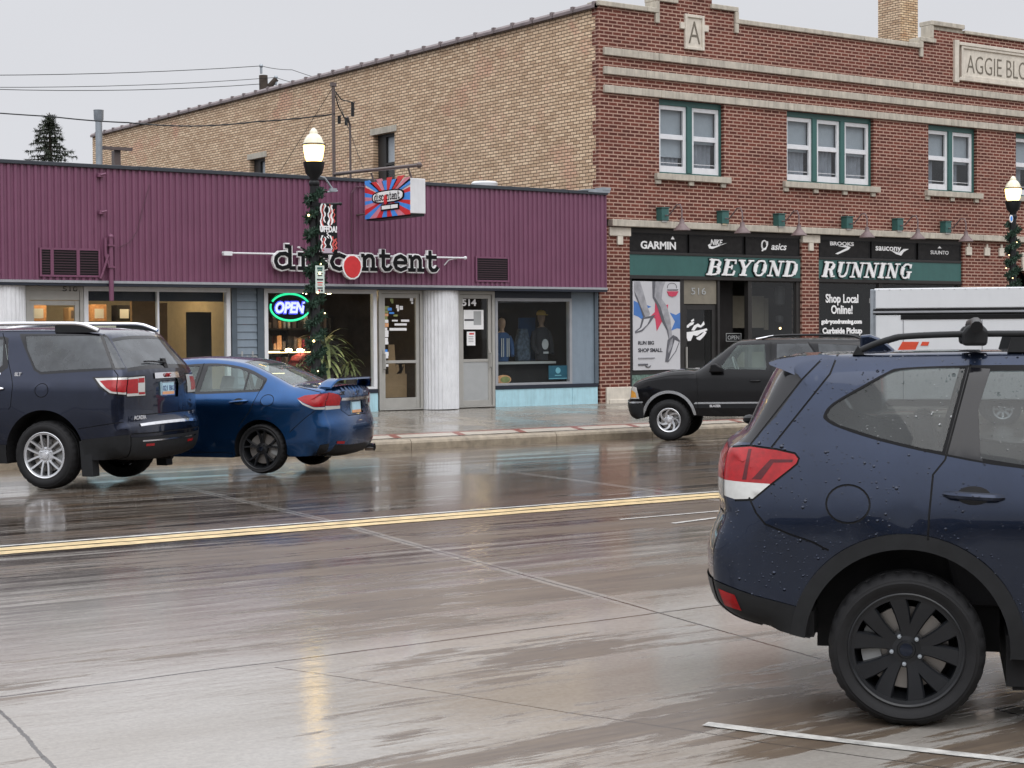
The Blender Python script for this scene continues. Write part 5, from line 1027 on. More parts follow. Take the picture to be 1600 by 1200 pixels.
def build_car(root, S_):
    top = smooth_curve(S_['top'], 5) if S_.get('smooth', True) else S_['top']
    top = dens(top, .03); bot = dens(S_['bottom'], .05)[1:-1]
    T = np.array(top); seg = np.diff(T, axis=0); s = np.concatenate([[0], np.cumsum(np.hypot(seg[:, 0], seg[:, 1]))])
    tan = np.gradient(T, axis=0); tan /= np.hypot(tan[:, 0], tan[:, 1])[:, None]; nrm = np.stack([-tan[:, 1], tan[:, 0]], 1)   # outward (travelling rear -> roof -> front)
    if nrm[np.argmax(T[:, 1]), 1] < 0: nrm = -nrm
    for _ in range(9): nrm[1:-1] = (nrm[:-2]+2*nrm[1:-1]+nrm[2:])/4
    nrm /= np.hypot(nrm[:, 0], nrm[:, 1])[:, None]
    up = np.clip(nrm[:, 1], 0, 1)**2
    rt, re = S_['r_top'], S_['r_end']; rr = rt[0]*up+re[0]*(1-up); ry = rt[1]*up+re[1]*(1-up); bu = S_['bulge'][0]*up+S_['bulge'][1]*(1-up)
    endf = np.minimum(1, np.minimum(s, s[-1]-s)/.25); bu = bu*(.35+.65*endf)
    for _ in range(12): bu[1:-1] = (bu[:-2]+2*bu[1:-1]+bu[2:])/4
    wz, wv = S_['wz']; px_, pv = S_['plan']
    def sidey(P, off=0.):
        d, k, t = segdist(P, top); r = rr[k]*(1-t)+rr[np.minimum(k+1, len(rr)-1)]*t; y_ = ry[k]*(1-t)+ry[np.minimum(k+1, len(rr)-1)]*t
        q = np.clip(d/r, 0, 1); return np.interp(P[:, 1], wz, wv)*np.interp(P[:, 0], px_, pv)-y_*(1-np.sqrt(np.clip(1-(1-q)**2, 0, 1)))+off
    ye = sidey(T)
    outer = top+bot[::1]
    regs = []; meta = []
    for (nm, poly, mat, off) in S_['side']: regs.append(poly); meta.append((nm, mat, off))
    for pl in S_['seams']: regs.append(ribbon(pl, S_.get('gap', .009))); meta.append(('panel_gap', 'seam', -.006))
    loops = []
    for dd in (.004, .014, .032, .058, .092, .135):
        q = T-nrm*dd; ok = inside(q, outer); dq = segdist(q, top)[0]; ok &= dq > dd*.8; run = []
        for p, k in zip(q, ok):
            if k: run.append(tuple(p))
            elif run: loops.append(run); run = []
        if run: loops.append(run)
    Pv, F, rid = triangulate(outer, regs, S_.get('step', .06), (), loops)
    parts = {}
    def sink(nm, mat): return parts.setdefault((nm, mat), MB())
    def addtri(mb, XYZ, F_):
        u = np.unique(F_); mp = {int(a): i for i, a in enumerate(u)}; mb.add([tuple(XYZ[a]) for a in u], [tuple(mp[int(i)] for i in f) for f in F_])
    for sd in (-1, 1):
        for k in range(-1, len(regs)):
            f = F[rid == k]
            if not len(f): continue
            nm, mat, off = ('body', S_['paint'], 0) if k < 0 else meta[k]
            y = sidey(Pv, off); XYZ = np.stack([Pv[:, 0], sd*y, Pv[:, 1]], 1)
            key = nm if nm in ('body', 'panel_gap', 'window_trim') else nm+'|'+str(sd)+'|'+(str(k) if nm in S_.get('separate', ('window',)) else '')
            addtri(sink(key, mat), XYZ, f if sd < 0 else f[:, ::-1])
    # centre sheet
    VS = .8
    def s_of(x, z): d, k, t = segdist(np.array([[x, z]]), top); return float(s[k[0]]+(s[k[0]+1]-s[k[0]])*t[0])
    oc = [(float(a), -VS) for a in s]+dens([(float(s[-1]), -VS), (float(s[-1]), VS)], .07)[1:-1]+[(float(a), VS) for a in s[::-1]]+dens([(0, VS), (0, -VS)], .07)[1:-1]
    regs = []; meta = []
    for (nm, poly, mat, off) in S_['centre']:
        pp = [(s_of(x, z), t*VS) for x, z, t in poly]; regs.append(pp); meta.append((nm, mat, off))
    for pl in S_.get('centre_seams', ()): regs.append(ribbon([(s_of(x, z), t*VS) for x, z, t in pl], .012)); meta.append(('panel_gap', 'seam', -.006))
    rows = [(float(a), v*VS) for a in s[::2] for v in (-.985, -.95, -.9, .9, .95, .985)]
    Pv, F, rid = triangulate(oc, regs, S_.get('step', .06), rows)
    a = Pv[:, 0]; t = Pv[:, 1]/VS; ip = lambda arr: np.interp(a, s, arr)
    def cpos(off):
        g = ip(bu)*(1-np.abs(t)**S_.get('pow', 2.6))+off; return np.stack([ip(T[:, 0])+ip(nrm[:, 0])*g, t*ip(ye), ip(T[:, 1])+ip(nrm[:, 1])*g], 1)
    for k in range(-1, len(regs)):
        f = F[rid == k]
        if not len(f): continue
        nm, mat, off = ('body', S_['paint'], 0) if k < 0 else meta[k]
        key = nm if nm in ('body', 'panel_gap', 'cladding', 'window_trim') else nm+'|c|'+str(k)
        addtri(sink(key, mat), cpos(off), f)
    def on_centre(x, z, tt, off=0.):
        q = s_of(x, z); i = lambda arr: float(np.interp(q, s, arr)); g = i(bu)*(1-abs(tt)**S_.get('pow', 2.6))+off
        return Vector((i(T[:, 0])+i(nrm[:, 0])*g, tt*i(ye), i(T[:, 1])+i(nrm[:, 1])*g)), Vector((i(nrm[:, 0]), 0, i(nrm[:, 1])))
    # underside and wheel tunnels
    ub = MB(); full = [top[-1]]+bot+[top[0]]; yy = sidey(np.array(full))-.004; n = len(full)
    ub.add([(p[0], -y, p[1]) for p, y in zip(full, yy)]+[(p[0], y, p[1]) for p, y in zip(full, yy)], [(i, i+1, n+i+1, n+i) for i in range(n-1)])
    ub.build('underbody', M['seam'], root)
    objs = {}
    for (nm, mat), mb in parts.items():
        o = mb.build(nm.split('|')[0], M[mat], root, smooth=True); objs.setdefault(nm.split('|')[0], []).append(o)
        if nm == 'body':
            for p in o.data.polygons: p.use_smooth = True
    S_['sidey'] = lambda x, z, off=0.: float(sidey(np.array([[x, z]]), off)[0])
    S_['on_centre'] = on_centre; return objs
def wheel(root, x, y, z, R, Rr, wd, style, rimmat, side, steer=0., lug='silver', disc_=True):
    w = bpy.data.objects.new('wheel', None); w.empty_display_size = .1; link(w, root); w.location = (x, y, z); w.rotation_euler = (0, random.uniform(0, 6.28), 0)
    w.rotation_euler = (0, 0, steer)
    sg_ = side; h = wd; b = MB()   # local y: outward face at 0, inward at -sg*wd
    o_ = lambda v: sg_*v
    prof = [(Rr-.012, o_(-.030)), (Rr+.002, o_(-.006)), (Rr+.012, o_(-.004)), (Rr+.02, o_(.004)), ((R+Rr)/2, o_(.012)), (R-.045, o_(.004)), (R-.040, o_(.000)), (R-.032, o_(.000)), (R-.026, o_(-.006)), (R-.012, o_(-.022)), (R-.002, o_(-.045)), (R, o_(-h*.35)), (R-.008, o_(-h*.36)), (R-.008, o_(-h*.40)), (R, o_(-h*.41)), (R, o_(-h*.60)), (R-.008, o_(-h*.61)), (R-.008, o_(-h*.65)), (R, o_(-h*.66)), (R-.002, o_(-h+.045)), (R-.03, o_(-h+.005)), ((R+Rr)/2, o_(-h-.01)), (Rr, o_(-h+.02))]
    b.lathe(prof, n=120, axis='y', mod=lambda i, j, r: r-.008 if (9 <= i <= 11 and (j % 4) == 0) else r)
    b.build('tyre', M['rubber'], w, smooth=True)
    b = MB(); b.lathe([(Rr-.012, o_(-.028)), (Rr, o_(-.004)), (Rr-.006, o_(-.001)), (Rr-.014, o_(-.006)), (Rr-.02, o_(-.05)), (Rr-.05, o_(-.12)), (Rr-.05, o_(-h+.02))], n=60, axis='y'); b.build('rim_barrel', M[rimmat if rimmat != 'silver' else 'silver'], w, smooth=True)
    n, ha0, ha1, w0, w1, twist, off0, rhub, phase = style
    b = MB(); dp = lambda r: o_(-.012-.035*(1-r/Rr)**1.2)
    for i in range(n):
        for sgn in ((-1, 1) if ha1 else (0,)):
            L_, R2 = [], []; m = 7
            for k in range(m+1):
                u = k/m; r = rhub*.7+(Rr-.012-rhub*.7)*u; th = phase+2*math.pi*i/n+math.radians(sgn*(ha0+(ha1-ha0)*u**off0))+math.radians(twist)*u**1.3; hw = (w0+(w1-w0)*u)/2
                c_, s_ = math.cos(th), math.sin(th); L_.append((r*c_-hw*s_, r*s_+hw*c_, r)); R2.append((r*c_+hw*s_, r*s_-hw*c_, r))
            vs = []; fs = []
            for (p, q) in zip(L_, R2):
                cx_, cz_ = (p[0]+q[0])/2, (p[1]+q[1])/2; hh = dp(p[2]); sh = .80
                for (X, Z, Y) in ((p[0], p[1], hh+o_(-.012)), (cx_+(p[0]-cx_)*sh, cz_+(p[1]-cz_)*sh, hh), (cx_+(q[0]-cx_)*sh, cz_+(q[1]-cz_)*sh, hh), (q[0], q[1], hh+o_(-.012)), (q[0], q[1], hh+o_(-.055)), (p[0], p[1], hh+o_(-.055))): vs.append((X, Y+o_(-.0003*i-(.0002 if sgn > 0 else 0)), Z))
            for k in range(m):
                for e in range(6): fs.append((k*6+e, k*6+(e+1) % 6, (k+1)*6+(e+1) % 6, (k+1)*6+e))
            b.add(vs, fs)
    b.lathe([(Rr-.012, o_(-.010)), (Rr-.030, o_(-.013)), (Rr-.032, o_(-.05))], n=60, axis='y')
    b.lathe([(0, o_(-.024)), (rhub*.45, o_(-.024)), (rhub*.5, o_(-.034)), (rhub, o_(-.042)), (rhub*1.05, o_(-.09))], n=30, axis='y')
    b.build('rim', M[rimmat], w, bevel=0)
    nl = 5 if n != 6 else 6; b = MB()
    for i in range(nl):
        a = phase+2*math.pi*(i+.5)/nl; b.lathe([(0, o_(-.020)), (.009, o_(-.022)), (.010, o_(-.045))], (rhub*.78*math.cos(a), 0, rhub*.78*math.sin(a)), 8, 'y')
    b.build('lug_nuts', M[lug], w)
    b = MB(); b.lathe([(0, o_(-.016)), (rhub*.34, o_(-.018)), (rhub*.38, o_(-.028))], n=20, axis='y'); b.build('hub_cap', M['chrome'] if rimmat == 'silver' else M['navypaint'], w, smooth=True)
    b = MB(); b.lathe([(.05, o_(-.10)), (Rr*.72, o_(-.10)), (Rr*.72, o_(-.125)), (.05, o_(-.125))], n=40, axis='y'); b.build('brake_disc', M['disc'], w)
    b = MB(); pts = arc(0, 0, Rr*.78, 150, 205, 6)+arc(0, 0, Rr*.45, 205, 150, 6); b.prism(pts, o_(-.08), o_(-.14)); b.build('brake_caliper', M['dgrey'], w)
    b = MB(); b.lathe([(.0, o_(-.17)), (Rr-.04, o_(-.17))], n=30, axis='y'); b.build('wheel_back', M['seam'], w)
    return w
def seats(root, xs, zf, rows, wid):
    for i, x in enumerate(xs):
        for y in ((-.36, .36) if i == 0 else (-.42, 0, .42)):
            b = MB(); b.prism([(x-.05, zf), (x+.48, zf), (x+.5, zf+.16), (x+.02, zf+.14), (x-.16, zf+.66), (x-.28, zf+.64), (x-.12, zf)], y-.24 if i == 0 else y-.21, y+.24 if i == 0 else y+.21)
            b.prism([(x-.20, zf+.70), (x-.30, zf+.69), (x-.34, zf+.86), (x-.25, zf+.88)], y-.12, y+.12); b.build('seat', M['seat'], root, bevel=.03)
def mirror_(root, x, z, y, sd, mat):
    b = MB(); b.ball((x, sd*(y+.11), z), .12, 12, (.75, .9, .62)); b.build('wing_mirror', M[mat], root, smooth=True)
def patch(S_, x, z, t, w, h, off, name, mat, root, bev=.004, thick=.02):
    p, n = S_['on_centre'](x, z, t, off); up = Vector((-n.z, 0, n.x)); up = up if up.z > 0 else -up; sidev = Vector((0, 1, 0)); b = MB(); q = []
    for a, c in ((-1, -1), (1, -1), (1, 1), (-1, 1)): q.append(p+sidev*a*w/2+up*c*h/2)
    b.add([v for v in q]+[v-n*thick for v in q], [(0, 1, 2, 3), (0, 4, 5, 1), (1, 5, 6, 2), (2, 6, 7, 3), (3, 7, 4, 0)]); return b.build(name, M[mat], root, bevel=bev), p, n, up
def plate(S_, x, z, root, txt, off=.012):
    o, p, n, up = patch(S_, x, z, 0, .31, .16, off, 'licence_plate', 'plate', root); r = Vector((0, -1, 0)) if n.x < 0 else Vector((0, 1, 0))
    b = MB(); q = p+n*.0015
    b.add([q+r*(-.15)-up*.078, q+r*.15-up*.078, q+r*.15-up*.035, q-r*.15-up*.035], [(0, 1, 2, 3)]); k = b.build('plate_band', M['plate_o'], o); k.matrix_parent_inverse = o.matrix_basis.inverted()
    if txt: t_ = text('plate_number', txt, .085, M['platetext'], tuple(q-r*.125-up*.025), tuple(r), tuple(up), o, .001, .001)
    b = MB(); f = .012
    for (a, c, e, g) in ((-.155, -.145, -.08, .08), (.145, .155, -.08, .08), (-.145, .145, .07, .08), (-.145, .145, -.08, -.07)):
        qq = [p+n*.003+r*a+up*e, p+n*.003+r*c+up*e, p+n*.003+r*c+up*g, p+n*.003+r*a+up*g]; b.add(qq, [(0, 1, 2, 3)])
    b.build('plate_frame', M['chrome'], o)
def spoiler_loft(root, prof, hw, sweep, mat):
    b = MB(); n = 16; k = len(prof); vs = []; fs = []
    for i in range(n+1):
        t = -1+2*i/n
        for (x, z) in prof:
            w = min(1, max(0, (max(p[0] for p in prof)-x)/.25)); vs.append((x-sweep*w*(1-t*t), t*(hw-.55*max(0, z-prof[-2][1])), z+.006*(1-t*t)))
    for i in range(n):
        for j in range(k): fs.append((i*k+j, i*k+(j+1) % k, (i+1)*k+(j+1) % k, (i+1)*k+j))
    b.add(vs, fs+[tuple(range(k)), tuple(range((n+1)*k-1, n*k-1, -1))]); return b.build('rear_spoiler', M[mat], root, smooth=True)
def headrot(near, phi):
    a = math.radians(phi); h = (math.cos(a), -math.sin(a)) if near else (-math.cos(a), math.sin(a)); return math.atan2(h[1], h[0])
def handle(S_, x0, x1, z0, z1, side, root, mat, recess=True):
    b = MB(); n = 8; pts = []
    for i in range(n+1):
        u = i/n; x = x0+(x1-x0)*u; z = z0+(z1-z0)*u; pts.append((x, side*S_['sidey'](x, z, .004+.038*math.sin(math.pi*min(1, max(0, u)))**.45), z))
    b.tube(pts, [.010]+[.018]*(n-1)+[.012], 8); b.build('door_handle', M[mat], root, smooth=True)
    if recess: b = MB(); xm, zm = (x0+x1)/2, (z0+z1)/2; q = [(xm+.075*math.cos(w), side*(S_['sidey'](xm+.075*math.cos(w), zm+.042*math.sin(w), .0015)), zm+.042*math.sin(w)) for w in np.linspace(0, 6.283, 18)[:-1]]; b.add(q, [tuple(range(17))]); b.build('recess_shade', M['seam'], root)  # recess shade painted as a dark oval on the body surface
def rail(S_, pts, y, root, mat, r=.017):
    for sd in (-1, 1): b = MB(); b.tube([(x, sd*yy, z) for (x, z), yy in zip(pts, y)], r, 8); b.build('roof_rail', M[mat], root, smooth=True)

# --- dark blue crossover in the foreground
F_POS = Vector((6.626, 5.932, 0.0))
fo = thing('parked_crossover', 'rain-spotted navy crossover with black five-pair-spoke alloy wheels in the near foreground', 'car', F_POS, headrot(True, 49))
circ = [(-.259+.098*math.cos(w), 1.013+.086*math.sin(w)) for w in np.linspace(0, 6.283, 25)]
FS = dict(paint='navypaint', step=.055,
 top=[(-.62, .425), (-.76, .462), (-.845, .52), (-.875, .58), (-.890, .66), (-.892, .76), (-.872, .84), (-.846, .90), (-.832, .955), (-.838, 1.02), (-.842, 1.10), (-.838, 1.19), (-.815, 1.255), (-.745, 1.305), (-.69, 1.39), (-.635, 1.50), (-.590, 1.59), (-.555, 1.65), (-.50, 1.678), (-.42, 1.688), (-.30, 1.692), (.2, 1.700), (.7, 1.698), (1.15, 1.68), (1.45, 1.63), (1.9, 1.34), (2.3, 1.10), (2.7, 1.04), (3.2, .94), (3.5, .80), (3.58, .62), (3.56, .42), (3.45, .30)],
 bottom=[(3.45, .30), (3.22, .30)]+arc(2.67, .355, .455, -8, 188)+[(2.2, .31), (.46, .33)]+arc(0, .36, .455, -5, 176)+[(-.432, .388), (-.62, .425)],
 wz=([.25, .5, .7, .85, .92, .98, 1.05, 1.15, 1.25, 1.4, 1.6, 1.7], [.865, .892, .897, .905, .905, .899, .883, .855, .823, .768, .69, .64]), plan=([-1, -.6, 0, 2.6, 3.2, 3.6], [.965, .985, 1, 1, .97, .88]),
 r_top=(.13, .045), r_end=(.17, .10), bulge=(.008, .085),
 side=[('cladding', [(-.95, .655), (-.842, .628), (-.677, .578), (-.533, .546), (-.44, .524), (-.40, .3), (-1, .3)], 'cladding', .008),
  ('cladding', [(.43, .43), (2.2, .43), (2.25, .25), (.40, .25)], 'cladding', .012), ('cladding', ringpoly(0, .36, .44, .525, -14, 182), 'cladding', .016), ('cladding', ringpoly(2.67, .36, .44, .525, -4, 194), 'cladding', .016),
  ('window_trim', smooth_curve([(-.376, 1.413), (-.337, 1.467), (-.20, 1.549), (-.090, 1.610), (-.02, 1.630), (.281, 1.641), (.7, 1.640), (1.15, 1.618), (1.45, 1.55), (1.85, 1.315), (2.1, 1.135), (2.0, 1.11), (1.2, 1.14), (.52, 1.181), (.165, 1.236), (-.118, 1.298), (-.303, 1.356), (-.364, 1.388)], 3, True), 'matblack', .002), ('pillar_panel', [(.275, 1.632), (.372, 1.626), (.335, 1.45), (.335, 1.212), (.172, 1.243)], 'glossblack', .001),
  ('window', smooth_curve([(-.362, 1.414), (-.325, 1.463), (-.195, 1.539), (-.085, 1.600), (-.02, 1.620), (.083, 1.627), (.20, 1.629)], 3)+[(.262, 1.630), (.158, 1.252), (.066, 1.268), (-.118, 1.311), (-.303, 1.368), (-.352, 1.394)], 'privglass_w', -.003),
  ('window', [(.372, 1.615), (.93, 1.618), (.96, 1.17), (.52, 1.195), (.325, 1.225), (.318, 1.45)], 'privglass_w', -.004), ('window', [(1.06, 1.615), (1.15, 1.60), (1.43, 1.53), (1.8, 1.30), (1.98, 1.15), (1.08, 1.165)], 'autoglass', -.004),
  ('rear_glass_side', [(-.70, 1.70), (-.50, 1.60), (-.478, 1.575), (-.60, 1.40), (-.711, 1.283), (-.79, 1.283), (-.8, 1.4)], 'glossblack', -.002),
  ('tail_light', [(-.87, 1.262), (-.80, 1.258), (-.711, 1.266), (-.588, 1.252), (-.503, 1.234), (-.488, 1.215), (-.495, 1.194), (-.523, 1.168), (-.613, 1.098), (-.9, 1.112)], 'red_lens', .003),
  ('tail_light_clear', [(-.9, 1.112), (-.613, 1.098), (-.693, 1.030), (-.778, 1.024), (-.9, 1.05)], 'clear_lens', .003), ('tail_light_dark', [(-.70, 1.118), (-.655, 1.118), (-.60, 1.195), (-.515, 1.198), (-.510, 1.210), (-.615, 1.21)], 'red_lens_d', .004), ('tail_light_dark', [(-.72, 1.255), (-.705, 1.255), (-.725, 1.115), (-.745, 1.115)], 'red_lens_d', .004),
  ('reflector', [(-.858, .602), (-.778, .580), (-.748, .503), (-.83, .522)], 'red_lens', .011), ('headlight', [(3.0, .93), (3.6, .80), (3.6, .66), (3.25, .72)], 'clear_lens', .002)],
 seams=[circ, [(.286, 1.645), (.171, 1.216), (.118, 1.150), (.101, .969), (.096, .86)], [(-.80, 1.262), (-.711, 1.270), (-.588, 1.256), (-.503, 1.238), (-.484, 1.215), (-.492, 1.190), (-.523, 1.164), (-.613, 1.092), (-.693, 1.024), (-.778, 1.018)], [(-.316, 1.70), (-.350, 1.603), (-.612, 1.264)], [(-.372, 1.69), (-.478, 1.578), (-.712, 1.274)], [(-.71, 1.035), (-.676, .965), (-.634, .915), (-.52, .870), (-.42, .838), (-.345, .80)], [(1.0, 1.64), (1.02, 1.15), (1.03, .5), (1.0, .43)], [(.10, .52), (.3, .47)], [(2.12, 1.12), (2.14, .6), (2.1, .43)]],
 centre=[('cladding', [(-.66, .43, -1), (-.66, .43, 1), (-.885, .64, 1), (-.885, .64, -1)], 'cladding', .008), ('window', [(-.74, 1.315, -.86), (-.74, 1.315, .86), (-.625, 1.55, .84), (-.625, 1.55, -.84)], 'privglass_w', .0),
  ('tail_light', [(-.84, 1.11, -1), (-.84, 1.11, -.70), (-.82, 1.25, -.66), (-.82, 1.25, -1)], 'red_lens', .003), ('tail_light', [(-.84, 1.11, 1), (-.84, 1.11, .70), (-.82, 1.25, .66), (-.82, 1.25, 1)], 'red_lens', .003), ('tail_light_clear', [(-.835, 1.02, -1), (-.838, 1.04, -.72), (-.841, 1.108, -.70), (-.841, 1.108, -1)], 'clear_lens', .003), ('tail_light_clear', [(-.835, 1.02, 1), (-.838, 1.04, .72), (-.841, 1.108, .70), (-.841, 1.108, 1)], 'clear_lens', .003),
  ('windscreen', [(1.52, 1.60, -.88), (1.52, 1.60, .88), (2.22, 1.14, .9), (2.22, 1.14, -.9)], 'autoglass', -.003), ('grille', [(3.52, .78, -.6), (3.52, .78, .6), (3.57, .5, .5), (3.57, .5, -.5)], 'black', -.005)],
 centre_seams=[[(-.832, .955, -.95), (-.832, .955, .95)]])
build_car(fo, FS)
ST_F = (5, 9.5, 18.5, .046, .092, 0, 1.0, .085, math.radians(82))
for x in (0, 2.67):
    for sd in (-1, 1): wheel(fo, x, sd*.892, .352, .352, .262, .225, ST_F, 'blackalloy', sd, lug='galv')
seats(fo, [1.25, .35], .52, 2, .8)
b = MB(); b.box(-.6, 2.1, -.78, .78, .82, .86); b.box(1.75, 2.1, -.72, .72, .86, 1.08); b.build('cabin_floor', M['interior'], fo)
for sd in (-1, 1):
    handle(FS, .165, .425, 1.066, 1.054, sd, fo, 'navypaint'); handle(FS, 1.10, 1.34, 1.03, 1.02, sd, fo, 'navypaint'); mirror_(fo, 1.95, 1.15, .86, sd, 'navypaint')
    b = MB(); pts = [(-.235, 1.700), (-.16, 1.735), (-.08, 1.762), (.0, 1.776), (.3, 1.785), (.8, 1.780), (1.15, 1.755), (1.32, 1.70)]
    b.tube([(x, sd*(.60-.0*x), z) for x, z in smooth_curve(pts, 4)], .0155, 10)
    for (x0, x1) in ((-.25, -.195), (1.2, 1.33)): b.prism([(x0, 1.69), (x1, 1.69), (x1-.02 if x0 < 0 else x1, 1.715), (x1-.03, 1.735)], sd*.585, sd*.615)
    b.prism([(.45, 1.70), (.62, 1.70), (.60, 1.77), (.47, 1.77)], sd*.585, sd*.615); b.build('roof_rail', M['cladding'], fo, smooth=True)
    b = MB(); b.prism([(.25, 1.73), (.36, 1.73), (.365, 1.80), (.33, 1.835), (.27, 1.825), (.245, 1.79)], sd*.56, sd*.65); b.build('rack_foot', M['cladding'], fo, bevel=.015)
b = MB(); b.tube([(.31, -.80, 1.815), (.31, -.6, 1.835), (.31, .6, 1.835), (.31, .80, 1.815)], .028, 10); b.build('cross_bar', M['black'], fo, smooth=True)
p, n_ = FS['on_centre'](-.745, 1.31, -.05, .02); b = MB(); b.ball((p.x, p.y, p.z), .035, 10, (1, 1, .7)); b.tube([(p.x, p.y, p.z), (p.x+.03, p.y+.25, p.z+.02), (p.x+.03, p.y+.5, p.z+.02)], .010, 6); b.build('rear_wiper', M['black'], fo, smooth=True)
b = MB(); b.prism([(-.241, 1.69), (-.241, 1.782), (-.19, 1.786), (-.145, 1.768), (-.10, 1.735), (-.05, 1.69)], -.022, .022); b.build('aerial_fin', M['navypaint'], fo, bevel=.012)
plate(FS, -.835, .97, fo, '', .002)
b = MB(); b.tube([(-.5, .35, .30), (-.1, .35, .30), (.5, .3, .3)], .09, 10); b.box(-.25, .25, -.7, .7, .25, .33); b.box(.47, 2.2, -.78, .78, .17, .32); b.box(-.42, .42, -.55, .55, .3, .85); b.box(.44, .52, -.80, .80, .19, .42); b.box(-.48, -.42, -.78, .78, .38, .50); b.box(2.25, 3.1, -.55, .55, .3, .85); b.build('chassis', M['seam'], fo)
spoiler_loft(fo, [(-.30, 1.680), (-.38, 1.693), (-.50, 1.685), (-.60, 1.670), (-.640, 1.656), (-.634, 1.644), (-.55, 1.612), (-.470, 1.578), (-.40, 1.60)], .675, .022, 'navypaint')

